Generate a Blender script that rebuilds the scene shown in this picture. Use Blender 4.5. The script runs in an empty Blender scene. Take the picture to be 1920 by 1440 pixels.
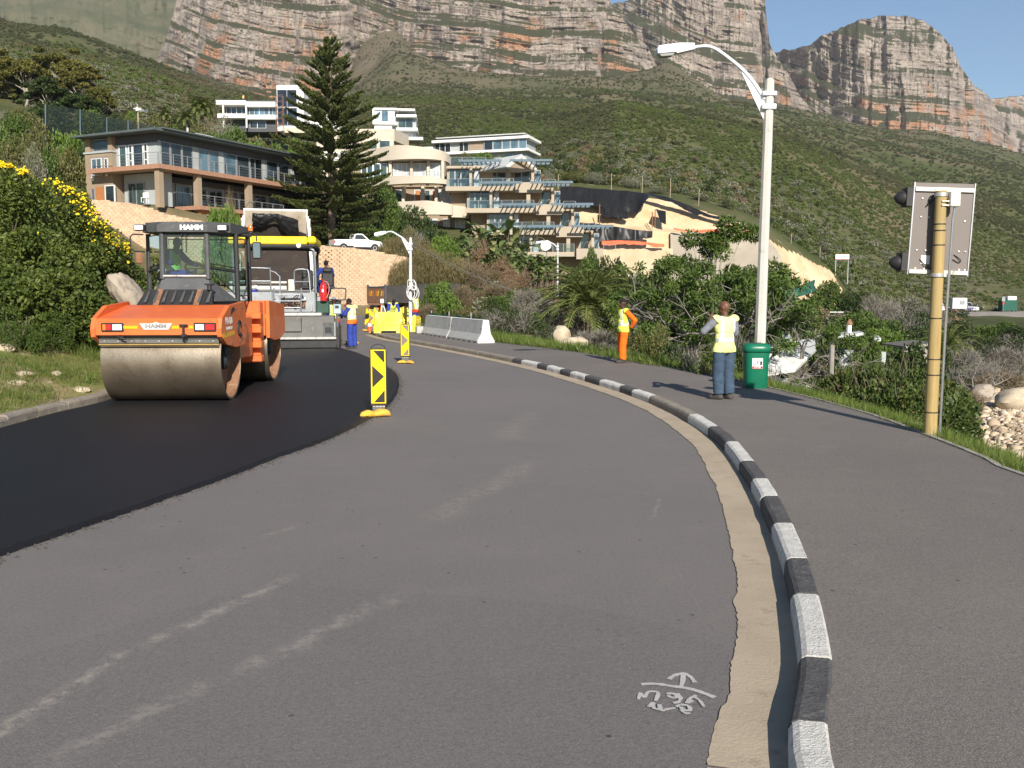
import bpy, bmesh, math, random
import numpy as np
from mathutils import Vector, Matrix, Euler
R = math.radians
S = bpy.context.scene
COL = S.collection
# ---------------------------------------------------------------- camera, sky, sun, exposure
CAMH = 1.95; F = 1740.0; PITCH = math.atan(174 / F)
cd = bpy.data.cameras.new('camera'); cam = bpy.data.objects.new('camera', cd); COL.objects.link(cam)
cam.location = (0, 0, CAMH); cam.rotation_euler = (R(90) - PITCH, 0, 0)
cd.sensor_width = 36; cd.lens = 36 * F / 1920; cd.clip_end = 20000; cd.clip_start = 0.1
S.camera = cam
SUN_EL = R(28.5); SX, SY = 0.225, -0.9744          # horizontal direction towards the sun
wd = bpy.data.worlds.new('World'); S.world = wd; wd.use_nodes = True
wn = wd.node_tree.nodes; wl = wd.node_tree.links
bg = wn['Background']; sky = wn.new('ShaderNodeTexSky'); sky.sky_type = 'NISHITA'; sky.sun_disc = False
sky.sun_elevation = SUN_EL; sky.sun_rotation = math.atan2(SX, SY)
sky.air_density = 1.0; sky.dust_density = 0.15; sky.ozone_density = 3.0; sky.altitude = 50
wl.new(sky.outputs[0], bg.inputs[0]); bg.inputs[1].default_value = 0.078
sl = bpy.data.lights.new('sun', 'SUN'); so = bpy.data.objects.new('sun', sl); COL.objects.link(so)
sl.energy = 5.0; sl.angle = R(0.53); sl.color = (1.0, 0.93, 0.82)
so.rotation_euler = (-Vector((SX * math.cos(SUN_EL), SY * math.cos(SUN_EL), math.sin(SUN_EL)))).to_track_quat('-Z', 'Y').to_euler()
so.location = (10, -20, 30)
S.view_settings.view_transform = 'Standard'; S.view_settings.look = 'None'
S.view_settings.exposure = 0.62; S.view_settings.gamma = 1.0
S.render.engine = 'CYCLES'; S.cycles.max_bounces = 6; S.cycles.transparent_max_bounces = 12

# ---------------------------------------------------------------- pixel -> world
def ray(px, py):
    u = (px - 960) / F; v = (720 - py) / F; c, s = math.cos(PITCH), math.sin(PITCH)
    return Vector((u, c + s * v, -s + c * v))
def gp(px, py, z=0.0):
    d = ray(px, py); t = (z - CAMH) / d.z
    return Vector((d.x * t, d.y * t, z))
def at(px, py, Y):
    d = ray(px, py); t = Y / d.y
    return Vector((d.x * t, Y, CAMH + d.z * t))

# ---------------------------------------------------------------- numpy noise
def _h(ix, iy, iz, seed):
    n = (ix.astype(np.int64) * 374761393 + iy.astype(np.int64) * 668265263 + iz.astype(np.int64) * 2147483647 + seed * 1274126177) & 0xffffffff
    n = ((n ^ (n >> 13)) * 1274126177) & 0xffffffff
    n = ((n ^ (n >> 15)) * 2246822519) & 0xffffffff
    return ((n ^ (n >> 16)) & 0xffffff) / float(0xffffff)
def vn(x, y, z=0.0, seed=0):
    x, y, z = np.broadcast_arrays(np.asarray(x, float), np.asarray(y, float), np.asarray(z, float))
    xi, yi, zi = np.floor(x), np.floor(y), np.floor(z)
    fx, fy, fz = x - xi, y - yi, z - zi
    fx = fx * fx * (3 - 2 * fx); fy = fy * fy * (3 - 2 * fy); fz = fz * fz * (3 - 2 * fz)
    r = 0
    for dx in (0, 1):
        for dy in (0, 1):
            for dz in (0, 1):
                w = (fx if dx else 1 - fx) * (fy if dy else 1 - fy) * (fz if dz else 1 - fz)
                r = r + w * _h(xi + dx, yi + dy, zi + dz, seed)
    return r * 2 - 1
def fbm(x, y, z=0.0, o=4, seed=0):
    a = 1.0; r = 0; s = 0
    for i in range(o):
        r = r + a * vn(np.asarray(x) * 2 ** i, np.asarray(y) * 2 ** i, np.asarray(z) * 2 ** i, seed + i * 7); s += a; a *= 0.5
    return r / s

# ---------------------------------------------------------------- materials
MATS = {}
def nt(name):
    m = bpy.data.materials.new(name); m.use_nodes = True; t = m.node_tree
    b = t.nodes['Principled BSDF']; MATS[name] = m
    return m, t, t.nodes, t.links, b
def col(c): return (c[0], c[1], c[2], 1.0)
def ramp(n, stops):
    r = n.new('ShaderNodeValToRGB'); e = r.color_ramp.elements
    while len(e) < len(stops): e.new(0.5)
    for q, (p, c) in zip(e, stops): q.position = p; q.color = col(c) if len(c) == 3 else c
    return r
def noise(n, l, vec, scale, detail=4, rough=0.55, dist=0):
    q = n.new('ShaderNodeTexNoise'); q.inputs['Scale'].default_value = scale; q.inputs['Detail'].default_value = detail
    q.inputs['Roughness'].default_value = rough; q.inputs['Distortion'].default_value = dist
    if vec is not None: l.new(vec, q.inputs['Vector'])
    return q
def mixc(n, l, fac, a, b, mode='MIX'):
    q = n.new('ShaderNodeMix'); q.data_type = 'RGBA'; q.blend_type = mode
    for i, v in ((0, fac), (6, a), (7, b)):
        if hasattr(v, 'is_output'): l.new(v, q.inputs[i])
        elif i == 0: q.inputs[0].default_value = v
        else: q.inputs[i].default_value = col(v)
    return q.outputs[2]
def mapr(n, l, v, a, b, c=0.0, d=1.0):
    q = n.new('ShaderNodeMapRange'); l.new(v, q.inputs[0])
    for i, x in enumerate((a, b, c, d)): q.inputs[1 + i].default_value = x
    return q.outputs[0]
def bump(n, l, b, h, strength=0.4, dist=0.02):
    q = n.new('ShaderNodeBump'); q.inputs['Strength'].default_value = strength; q.inputs['Distance'].default_value = dist
    l.new(h, q.inputs['Height']); l.new(q.outputs[0], b.inputs['Normal'])
def pos(n, obj=False):
    if obj: return n.new('ShaderNodeTexCoord').outputs['Object']
    return n.new('ShaderNodeNewGeometry').outputs['Position']
def M(name, c1, c2=None, scale=4.0, rough=0.7, bmp=0.0, bscale=None, metal=0.0, spec=0.4, obj=False, wear=None, wscale=9, coat=0):
    """a painted / plain surface with uneven tone, optional fine relief and worn or dirty patches"""
    m, t, n, l, b = nt(name); v = pos(n, obj)
    c2 = c2 or tuple(x * 0.78 for x in c1)
    q = noise(n, l, v, scale, 5, 0.6)
    c = mixc(n, l, mapr(n, l, q.outputs[0], 0.35, 0.68), c1, c2)
    if wear:
        w = noise(n, l, v, wscale, 8, 0.72)
        c = mixc(n, l, mapr(n, l, w.outputs[0], 0.56, 0.68), c, wear)
    l.new(c, b.inputs['Base Color'])
    b.inputs['Roughness'].default_value = rough; b.inputs['Metallic'].default_value = metal
    b.inputs['Specular IOR Level'].default_value = spec
    if coat: b.inputs['Coat Weight'].default_value = coat
    if bmp:
        h = noise(n, l, v, bscale or scale * 6, 6, 0.65); bump(n, l, b, h.outputs[0], bmp, 0.02)
    return m
def Mleaf(name, stops, var=0.5, scale=0.5, rough=0.55, trans=0.25):
    """leaves: tone differs from leaf to leaf and from clump to clump"""
    m, t, n, l, b = nt(name); g = n.new('ShaderNodeNewGeometry')
    q = noise(n, l, g.outputs['Position'], scale, 3, 0.6)
    a = n.new('ShaderNodeMath'); a.operation = 'MULTIPLY_ADD'; l.new(g.outputs['Random Per Island'], a.inputs[0]); a.inputs[1].default_value = var
    l.new(mapr(n, l, q.outputs[0], 0.3, 0.7, 0, 1 - var), a.inputs[2])
    r = ramp(n, stops); l.new(a.outputs[0], r.inputs[0]); l.new(r.outputs[0], b.inputs['Base Color'])
    b.inputs['Roughness'].default_value = rough; b.inputs['Specular IOR Level'].default_value = 0.3
    tr = n.new('ShaderNodeBsdfTranslucent'); l.new(r.outputs[0], tr.inputs[0])
    mx = n.new('ShaderNodeMixShader'); mx.inputs[0].default_value = trans
    l.new(b.outputs[0], mx.inputs[1]); l.new(tr.outputs[0], mx.inputs[2])
    l.new(mx.outputs[0], n['Material Output'].inputs[0])
    return m
def Mglass(name, tint=(0.06, 0.09, 0.11), rough=0.03, spec=0.8):
    """window of a lived-in house seen from outside in daylight: dark room behind a reflecting pane"""
    m, t, n, l, b = nt(name); v = pos(n)
    q = noise(n, l, v, 0.5, 3)
    l.new(mixc(n, l, mapr(n, l, q.outputs[0], 0.4, 0.6), tint, tuple(x * 0.45 for x in tint)), b.inputs['Base Color'])
    b.inputs['Roughness'].default_value = rough; b.inputs['Specular IOR Level'].default_value = spec
    h = noise(n, l, v, 1.2, 2); bump(n, l, b, h.outputs[0], 0.06, 0.05)
    return m

# ---------------------------------------------------------------- mesh builder
def T(x=0, y=0, z=0, rz=0, rx=0, ry=0, s=1):
    return Matrix.Translation((x, y, z)) @ Euler((rx, ry, rz)).to_matrix().to_4x4() @ Matrix.Scale(s, 4)
class MB:
    def __init__(s, X=None): s.v = []; s.f = []; s.mi = []; s.X = X or Matrix(); s.m = 0
    def add(s, vs, fs, X=None):
        o = len(s.v); A = s.X @ X if X is not None else s.X
        s.v += [tuple(A @ Vector(p)) for p in vs]
        for f in fs: s.f.append(tuple(i + o for i in f)); s.mi.append(s.m)
        return s
    def box(s, x0, x1, y0, y1, z0, z1, bev=0.0, X=None):
        if bev <= 0:
            v = [(x, y, z) for z in (z0, z1) for y in (y0, y1) for x in (x0, x1)]
            return s.add(v, [(0, 2, 3, 1), (4, 5, 7, 6), (0, 1, 5, 4), (2, 6, 7, 3), (0, 4, 6, 2), (1, 3, 7, 5)], X)
        b = min(bev, abs(x1 - x0) * .49, abs(y1 - y0) * .49, abs(z1 - z0) * .49)
        bm = bmesh.new(); bmesh.ops.create_cube(bm, size=1)
        for q in bm.verts: q.co = Vector(((x0 + x1) / 2 + q.co.x * (x1 - x0), (y0 + y1) / 2 + q.co.y * (y1 - y0), (z0 + z1) / 2 + q.co.z * (z1 - z0)))
        bmesh.ops.bevel(bm, geom=bm.edges[:], offset=b, segments=1, profile=0.7, affect='EDGES')
        bm.verts.index_update(); s.add([q.co[:] for q in bm.verts], [[q.index for q in f.verts] for f in bm.faces], X); bm.free(); return s
    def tube(s, pts, r, n=8, caps=True, X=None):
        pts = [Vector(p) for p in pts]; k = len(pts)
        if not hasattr(r, '__len__'): r = [r] * k
        vs = []; ref = None
        for i, p in enumerate(pts):
            d = (pts[min(i + 1, k - 1)] - pts[max(i - 1, 0)])
            d = d.normalized() if d.length > 1e-9 else Vector((0, 0, 1))
            if ref is None: ref = Vector((0, 0, 1)) if abs(d.z) < 0.9 else Vector((1, 0, 0))
            a = ref - d * ref.dot(d)
            if a.length < 1e-6: a = d.orthogonal()
            a.normalize(); b = d.cross(a); ref = a
            for j in range(n):
                t = 2 * math.pi * j / n; vs.append(p + (a * math.cos(t) + b * math.sin(t)) * r[i])
        fs = [(i * n + j, i * n + (j + 1) % n, (i + 1) * n + (j + 1) % n, (i + 1) * n + j) for i in range(k - 1) for j in range(n)]
        if caps: fs += [tuple(range(n - 1, -1, -1)), tuple(range((k - 1) * n, k * n))]
        return s.add(vs, fs, X)
    def cyl(s, a, b, r, n=16, r2=None, X=None): return s.tube([a, b], [r, r if r2 is None else r2], n, True, X)
    def lathe(s, prof, n=24, X=None):
        vs = [(r * math.cos(2 * math.pi * j / n), r * math.sin(2 * math.pi * j / n), z) for r, z in prof for j in range(n)]
        k = len(prof)
        fs = [(i * n + j, i * n + (j + 1) % n, (i + 1) * n + (j + 1) % n, (i + 1) * n + j) for i in range(k - 1) for j in range(n)]
        fs += [tuple(range(n - 1, -1, -1)), tuple(range((k - 1) * n, k * n))]
        return s.add(vs, fs, X)
    def prism(s, poly, a, b, ax='y', X=None):
        """closed 2-D outline swept from a to b along an axis"""
        k = len(poly)
        mk = {'y': lambda p, t: (p[0], t, p[1]), 'x': lambda p, t: (t, p[0], p[1]), 'z': lambda p, t: (p[0], p[1], t)}[ax]
        vs = [mk(p, a) for p in poly] + [mk(p, b) for p in poly]
        fs = [tuple(range(k)), tuple(range(2 * k - 1, k - 1, -1))] + [(i, i + k, (i + 1) % k + k, (i + 1) % k) for i in range(k)]
        return s.add(vs, fs, X)
    def quad(s, a, b, c, d, X=None): return s.add([a, b, c, d], [(0, 1, 2, 3)], X)
    def slab(s, pts, n, th, X=None):
        """flat polygon given by 3-D points, with thickness th along n"""
        n = Vector(n).normalized() * th; k = len(pts); vs = [Vector(p) for p in pts]; vs += [p + n for p in vs]
        fs = [tuple(range(k)), tuple(range(2 * k - 1, k - 1, -1))] + [(i, (i + 1) % k, (i + 1) % k + k, i + k) for i in range(k)]
        return s.add(vs, fs, X)
    def build(s, name, mats, parent=None, smooth=False, fix=True):
        me = bpy.data.meshes.new(name); me.from_pydata(s.v, [], s.f)
        ms = mats if isinstance(mats, (list, tuple)) else [mats]
        for q in ms: me.materials.append(q)
        if len(ms) > 1: me.polygons.foreach_set('material_index', s.mi)
        if fix:
            bm = bmesh.new(); bm.from_mesh(me); bmesh.ops.recalc_face_normals(bm, faces=bm.faces[:]); bm.to_mesh(me); bm.free()
        return link(name, me, parent, smooth)
def link(name, me, parent=None, smooth=False):
    if smooth:
        me.polygons.foreach_set('use_smooth', [True] * len(me.polygons))
        if smooth != 'all':
            me.set_sharp_from_angle(angle=R(smooth if smooth is not True else 40))
    o = bpy.data.objects.new(name, me); COL.objects.link(o)
    if parent is not None: o.parent = parent
    return o
def npmesh(name, V, Fq, mats, parent=None, smooth=False, mi=None):
    """mesh from numpy arrays; Fq is (n,3) or (n,4)"""
    me = bpy.data.meshes.new(name); V = np.asarray(V, np.float32); Fq = np.asarray(Fq, np.int32); k = Fq.shape[1]
    me.vertices.add(len(V)); me.vertices.foreach_set('co', V.ravel())
    me.loops.add(Fq.size); me.loops.foreach_set('vertex_index', Fq.ravel())
    me.polygons.add(len(Fq)); me.polygons.foreach_set('loop_start', np.arange(len(Fq), dtype=np.int32) * k)
    for q in (mats if isinstance(mats, (list, tuple)) else [mats]): me.materials.append(q)
    if mi is not None: me.polygons.foreach_set('material_index', np.asarray(mi, np.int32))
    me.update(calc_edges=True); me.validate()
    return link(name, me, parent, 'all' if smooth else False)
def grid(nu, nv):
    i = np.arange(nu - 1)[:, None] * nv + np.arange(nv - 1)[None, :]
    return np.stack([i, i + nv, i + nv + 1, i + 1], -1).reshape(-1, 4)
def tag(o, label=None, cat=None, group=None, kind=None):
    if label: o['label'] = label
    if cat: o['category'] = cat
    if group: o['group'] = group
    if kind: o['kind'] = kind
    return o
def thing(name, label, cat, loc=(0, 0, 0), rz=0, group=None):
    o = bpy.data.objects.new(name, None); COL.objects.link(o); o.location = loc; o.rotation_euler = (0, 0, rz)
    o.empty_display_size = 0.2
    return tag(o, label, cat, group)
def copytree(o, parent=None):
    c = o.copy(); COL.objects.link(c); c.parent = parent
    for ch in list(o.children): copytree(ch, c)
    return c
def arc(pts, n=6):
    """Catmull-Rom through points"""
    P = [Vector(p) for p in pts]; out = []
    for i in range(len(P) - 1):
        a, b, c, d = P[max(i - 1, 0)], P[i], P[i + 1], P[min(i + 2, len(P) - 1)]
        for k in range(n):
            t = k / n
            out.append(0.5 * ((2 * b) + (c - a) * t + (2 * a - 5 * b + 4 * c - d) * t * t + (3 * b - a - 3 * c + d) * t ** 3))
    return out + [P[-1]]
def text_mesh(body, size, ext=0.002, bold=0.0, shear=0, spacing=1.0):
    cu = bpy.data.curves.new('t', 'FONT'); cu.body = body; cu.size = size; cu.extrude = ext; cu.offset = bold
    cu.align_x = 'CENTER'; cu.align_y = 'CENTER'; cu.shear = shear; cu.resolution_u = 2; cu.space_character = spacing
    o = bpy.data.objects.new('t', cu); COL.objects.link(o)
    dg = bpy.context.evaluated_depsgraph_get(); me = bpy.data.meshes.new_from_object(o.evaluated_get(dg))
    bpy.data.objects.remove(o); return me
def lettering(name, body, size, X, m, parent, bold=0.0, shear=0, sx=1.0, ext=0.002, spacing=1.0):
    """X maps text plane (x right, y up, z out) into the parent's frame"""
    me = text_mesh(body, size, ext, bold, shear, spacing); me.transform(X @ Matrix.Diagonal((sx, 1, 1, 1))); me.materials.clear(); me.materials.append(m)
    me.name = name
    return link(name, me, parent)
def facing(x, y, z, rz=0, tilt=0):
    """text frame standing upright, facing local -Y, turned by rz, leaning back by tilt"""
    return Matrix.Translation((x, y, z)) @ Matrix.Rotation(rz, 4, 'Z') @ Matrix.Rotation(R(90) - tilt, 4, 'X')
random.seed(7); RNG = np.random.default_rng(7)
# ================================================================ SETTING: terrain
m, t, n, l, b = nt('hillside')
v = pos(n)
q1 = noise(n, l, v, 0.012, 4, 0.6); q2 = noise(n, l, v, 0.11, 6, 0.7); q3 = noise(n, l, v, 0.6, 4, 0.7)
r1 = ramp(n, [(0.30, (0.045, 0.058, 0.020)), (0.47, (0.075, 0.083, 0.033)), (0.60, (0.105, 0.098, 0.050)), (0.74, (0.15, 0.115, 0.075))])
a = n.new('ShaderNodeMath'); a.operation = 'MULTIPLY_ADD'; l.new(q2.outputs[0], a.inputs[0]); a.inputs[1].default_value = 0.75
l.new(mapr(n, l, q1.outputs[0], 0.3, 0.7, -0.1, 0.35), a.inputs[2]); l.new(a.outputs[0], r1.inputs[0])
c = mixc(n, l, mapr(n, l, q3.outputs[0], 0.63, 0.70), r1.outputs[0], (0.24, 0.20, 0.15))
sz = n.new('ShaderNodeSeparateXYZ'); l.new(v, sz.inputs[0]); hm = n.new('ShaderNodeMath'); hm.operation = 'MULTIPLY_ADD'; l.new(q1.outputs[0], hm.inputs[0]); hm.inputs[1].default_value = 150; l.new(sz.outputs[2], hm.inputs[2])
c = mixc(n, l, mapr(n, l, hm.outputs[0], 210, 400, 0, .6), c, (0.155, 0.118, 0.088))
l.new(c, b.inputs['Base Color']); b.inputs['Roughness'].default_value = 0.95; b.inputs['Specular IOR Level'].default_value = 0.1
bump(n, l, b, q3.outputs[0], 0.6, 0.6)
HILL = m

m, t, n, l, b = nt('bank_grass')
v = pos(n)
q1 = noise(n, l, v, 0.55, 5, 0.65, 0.6); q2 = noise(n, l, v, 9, 6, 0.7); q3 = noise(n, l, v, 2.2, 4, 0.6)
c = mixc(n, l, mapr(n, l, q2.outputs[0], 0.35, 0.65), (0.12, 0.15, 0.035), (0.20, 0.19, 0.07))
c = mixc(n, l, mapr(n, l, q1.outputs[0], 0.47, 0.58), c, (0.33, 0.245, 0.15))
c = mixc(n, l, mapr(n, l, q3.outputs[0], 0.60, 0.66), c, (0.42, 0.34, 0.22))
l.new(c, b.inputs['Base Color']); b.inputs['Roughness'].default_value = 0.95; b.inputs['Specular IOR Level'].default_value = 0.1
bump(n, l, b, q2.outputs[0], 0.8, 0.05)
BANK = m
SCRUB = M('scrub_soil', (0.13, 0.115, 0.06), (0.20, 0.15, 0.085), 0.8, 0.95, 0.5, 6, spec=0.1, wear=(0.075, 0.095, 0.03), wscale=1.6)
SAND = M('sandstone_cut', (0.60, 0.46, 0.30), (0.50, 0.335, 0.185), 0.35, 0.95, 0.9, 2.0, spec=0.1, wear=(0.64, 0.54, 0.40), wscale=1.1)
BEACH = M('beach_sand', (0.55, 0.46, 0.33), (0.42, 0.33, 0.22), 1.2, 0.95, 0.6, 8, spec=0.1)

def zy(py, Y): return at(960, py, Y).z
PROF = {
 -500: [(3, -.1), (8, -.1), (10, .7), (20, 2.4), (40, 6), (90, 18), (150, 36), (400, 120), (700, 240), (820, 225), (1600, 230)],
 0:    [(3, -.1), (13.2, -.1), (13.7, .12), (16, .6), (20, 1.4), (30, 2.6), (55, 5), (75, 8.5), (90, 13), (140, 28), (400, 100), (700, zy(22, 700)), (850, 185), (1600, 190)],
 150:  [(3, -.1), (15.8, -.1), (16.4, .12), (19, .6), (24, 1.4), (40, 2.4), (62, 4.2), (72, 8.6), (95, 11), (150, 29), (400, 98), (715, zy(52, 715)), (860, 180), (1600, 190)],
 300:  [(3, -.1), (19.7, -.1), (20.4, .12), (25, .5), (34, 1.1), (55, 2.0), (71, 2.6), (75, 5), (79, 9.2), (100, 10.5), (150, 26), (400, 90), (725, zy(112, 725)), (860, 165), (1600, 190)],
 440:  [(3, -.1), (42, -.1), (45, .12), (48, .4), (54, 1.0), (73, 1.6), (77, 4), (81, 8.2), (100, 9.5), (150, 22), (186, 31), (215, 36), (400, 84), (730, zy(158, 730)), (870, 150), (1200, zy(150, 1200))],
 520:  [(3, -.1), (50, -.1), (54, .12), (60, .4), (75, .8), (79, 4), (83, 7.0), (100, 9), (150, 20), (186, 30), (215, 36), (400, 80), (740, zy(200, 740)), (900, 150), (1200, zy(180, 1200))],
 600:  [(3, -.1), (70, -.1), (76, .0), (80, 3), (84, 5.7), (96, 6.2), (110, 9), (150, 19), (250, 42), (600, 115), (900, 170), (1200, zy(205, 1200)), (1600, 280)],
 680:  [(3, -.1), (72, -.1), (77, .0), (80, 3), (84, 5.5), (94, 5.9), (112, 9.5), (150, 19.5), (190, 30), (250, 43), (600, 118), (900, 185), (1200, zy(150, 1200)), (1500, zy(70, 1500)), (1700, zy(60, 1700))],
 750:  [(3, -.1), (66, -.1), (76, .3), (82, 3.0), (92, 5), (112, 9), (150, 19), (190, 30), (250, 43), (600, 122), (900, 200), (1250, zy(84, 1250)), (1500, zy(50, 1500))],
 830:  [(3, -.1), (52, -.1), (58, .1), (75, 1.2), (92, 3.5), (112, 7.5), (150, 17.0), (185, 25), (205, 28), (220, 34), (250, 42), (600, 124), (900, 195), (1250, zy(122, 1250)), (1500, 330)],
 1000: [(3, -.1), (33, -.1), (36, .0), (50, .4), (70, 1.2), (100, 3), (112, 5), (125, 10), (140, 17.5), (185, 25), (205, 28), (220, 33), (300, 53), (600, 124), (900, 195), (1250, zy(142, 1250)), (1500, 330)],
 1060: [(3, -.1), (29, -.1), (33, -.1), (50, -.2), (80, .4), (112, 2.5), (125, 7), (128, 10), (135, zy(352, 135)), (145, 18), (200, 31), (300, 53), (600, 122), (900, 195), (1250, zy(142, 1250)), (1500, 320)],
 1150: [(3, -.1), (25.5, -.1), (29, -.3), (45, -1.0), (90, -.5), (126.6, .8), (127.2, zy(432, 127.2)), (129, zy(424, 129)), (134, zy(365, 134)), (146, 17.5), (200, 30), (600, 118), (900, 190), (1300, zy(140, 1300)), (1550, 330)],
 1250: [(3, -.1), (20.7, -.1), (24, -.5), (40, -1.6), (90, -1), (126.6, .8), (127.2, zy(437, 127.2)), (130, zy(428, 130)), (136, zy(374, 136)), (147, 17), (200, 28), (600, 112), (900, 185), (1400, zy(112, 1400)), (1600, 330)],
 1340: [(3, -.1), (18.3, -.1), (22, -.7), (35, -2.4), (90, -1.6), (126.6, .8), (127.3, zy(437, 127.3)), (130, zy(434, 130)), (134, zy(403, 134)), (146, 15), (200, 26), (600, 108), (900, 180), (1450, zy(185, 1450)), (1650, 300)],
 1420: [(3, -.1), (17.2, -.1), (21, -.9), (32, -2.8), (90, -2), (127, .8), (128, zy(443, 128)), (136, zy(431, 136)), (150, 13.4), (200, 23), (600, 103), (900, 172), (1450, zy(200, 1450)), (1700, 280)],
 1490: [(3, -.1), (16, -.1), (18, -.5), (22, -1.5), (27, -2.8), (32, -3.3), (90, -2.4), (126, .5), (132, zy(540, 132)), (137, zy(515, 137)), (142, zy(474, 142)), (155, 10.6), (200, 20), (600, 97), (900, 165), (1450, zy(208, 1450)), (1700, 270)],
 1550: [(3, -.1), (14.7, -.1), (17, -.45), (22, -1.0), (26, -1.6), (32, -3.4), (90, -2.8), (126, -1.2), (140, -1.1), (143, zy(527, 143)), (149, zy(503, 149)), (162, 8.5), (200, 15), (600, 90), (900, 157), (1450, zy(225, 1450)), (1700, 270)],
 1620: [(3, -.1), (13.6, -.1), (16, -.45), (21, -.9), (25, -1.4), (32, -3.4), (90, -3.0), (136, -1.7), (156, -1.7), (163, 1.5), (175, 5.5), (250, 20), (600, 82), (900, 148), (1450, zy(240, 1450)), (1700, 270)],
 1740: [(3, -.1), (11.8, -.1), (14, -.6), (19, -1.3), (24, -2.0), (31, -3.4), (100, -3.2), (140, -2.4), (162, -2.0), (172, -1.8), (182, 1.0), (260, 14), (600, 72), (900, 134), (1450, zy(247, 1450)), (1700, 260)],
 1900: [(3, -.1), (9.4, -.1), (11, -.7), (16, -2.2), (24, -3.1), (50, -3.1), (70, -2.9), (120, -3.4), (155, -2.6), (186, -2.4), (198, 0), (280, 11), (600, 62), (900, 120), (1500, zy(285, 1500)), (1700, 240)],
 2400: [(3, -.1), (6.6, -.1), (8, -.9), (12, -2.4), (20, -3.3), (50, -3.4), (120, -3.6), (190, -2.4), (210, 0), (280, 8), (600, 45), (900, 95), (1500, 180), (1700, 190)]}
PXS = np.array(sorted(PROF)); NPX = 740
GPX = np.linspace(-500, 2400, NPX)
GY = np.concatenate([np.geomspace(3, 100, 130)[:-1], np.geomspace(100, 200, 130)[:-1], np.geomspace(200, 1700, 220)])
_tab = np.array([np.interp(np.log(GY), np.log([p[0] for p in PROF[k]]), [p[1] for p in PROF[k]]) for k in PXS])
HZ = np.array([np.interp(GPX, PXS, _tab[:, j]) for j in range(len(GY))]).T          # (NPX, NY)
k5 = np.array([1, 4, 6, 4, 1]) / 16.
for _ in range(5):
    P = np.pad(HZ, ((2, 2), (0, 0)), 'edge'); HZ = sum(k5[i] * P[i:i + NPX] for i in range(5))
GX = ((GPX - 960) / F)[:, None] * GY[None, :]; GYY = np.broadcast_to(GY, GX.shape)
amp = np.clip((GYY - 150) / 500, 0, 1)
HZ = HZ + amp * (fbm(GX / 90, GYY / 90, 0, 4, 3) * 9 + fbm(GX / 22, GYY / 40, 0, 3, 9) * 2.0 - 7)
# gullies running down the talus
HZ = HZ + np.clip((GYY - 350) / 500, 0, 1) * 9 * np.abs(fbm(GX / 70, GYY / 400, 0, 3, 21))
nearm = np.clip((GYY - 20) / 60, 0, 1) * np.clip((150 - GYY) / 30, 0, 1)
HZ = HZ + nearm * np.where(HZ > 0.4, 1, 0) * fbm(GX / 5, GYY / 5, 0, 3, 5) * 0.25
bankm = (GPX[:, None] < 480) & (GYY < 60) & (HZ > 0.3)
HZ = HZ + bankm * fbm(GX / 1.3, GYY / 1.3, 0, 3, 15) * 0.07
kx_ = np.interp(GYY, [.6, 8, 12.95, 16.6, 22, 27, 32, 38, 44, 52], [-7.1, -7.1, -7.12, -7.18, -7.9, -9.3, -11.2, -14.2, -18, -24])
HZ = np.where((GX > kx_ - .10) & (GX < 0) & (GYY < 50), np.minimum(HZ, -.1), HZ)                       # the carriageway is cut into the bank
def gz(x, y):
    """height of the ground at world x, y"""
    px = np.asarray(x) / np.asarray(y) * F + 960
    i = np.clip((px - GPX[0]) / (GPX[1] - GPX[0]), 0, NPX - 1.001); i0 = i.astype(int); fi = i - i0
    j = np.clip(np.interp(y, GY, np.arange(len(GY))), 0, len(GY) - 1.001); j0 = j.astype(int); fj = j - j0
    return (HZ[i0, j0] * (1 - fi) * (1 - fj) + HZ[i0 + 1, j0] * fi * (1 - fj) + HZ[i0, j0 + 1] * (1 - fi) * fj + HZ[i0 + 1, j0 + 1] * fi * fj)
def G(px, Y):
    """point on the ground under image column px at depth Y"""
    x = (px - 960) / F * Y
    return Vector((x, Y, float(gz(x, Y))))
V = np.stack([GX, GYY, HZ], -1).reshape(-1, 3); FQ = grid(NPX, len(GY))
ci = FQ[:, 0] // len(GY); cj = FQ[:, 0] % len(GY); fpx = GPX[ci]; fy = GY[cj]
dz = (HZ[np.minimum(ci + 1, NPX - 1), np.minimum(cj + 1, len(GY) - 1)] - HZ[ci, cj]) / (GY[np.minimum(cj + 1, len(GY) - 1)] - GY[cj] + 1e-9)
mi = np.where(fy > 100, 0, np.where((fpx < 520) & (fy < 70), 1, 2))
ctop = np.interp(fpx, [1050, 1060, 1150, 1250, 1340, 1420, 1490, 1550, 1575], [133, 135, 134.2, 136, 134, 136, 142, 148.5, 146]) + 0.5 * fbm(fpx / 9, fpx * 0, 0, 3, 5)
mi = np.where((fpx > 1050) & (fpx < 1575) & (fy > np.interp(fpx, [1440, 1500, 1575], [126.6, 128, 141])) & (fy < ctop), 3, mi)
mi = np.where((fpx > 1770) & (fy > 17) & (fy < 52), 4, mi)
g = npmesh('ground', V, FQ, [HILL, BANK, SCRUB, SAND, BEACH], None, True, mi); tag(g, kind='structure')

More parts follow.
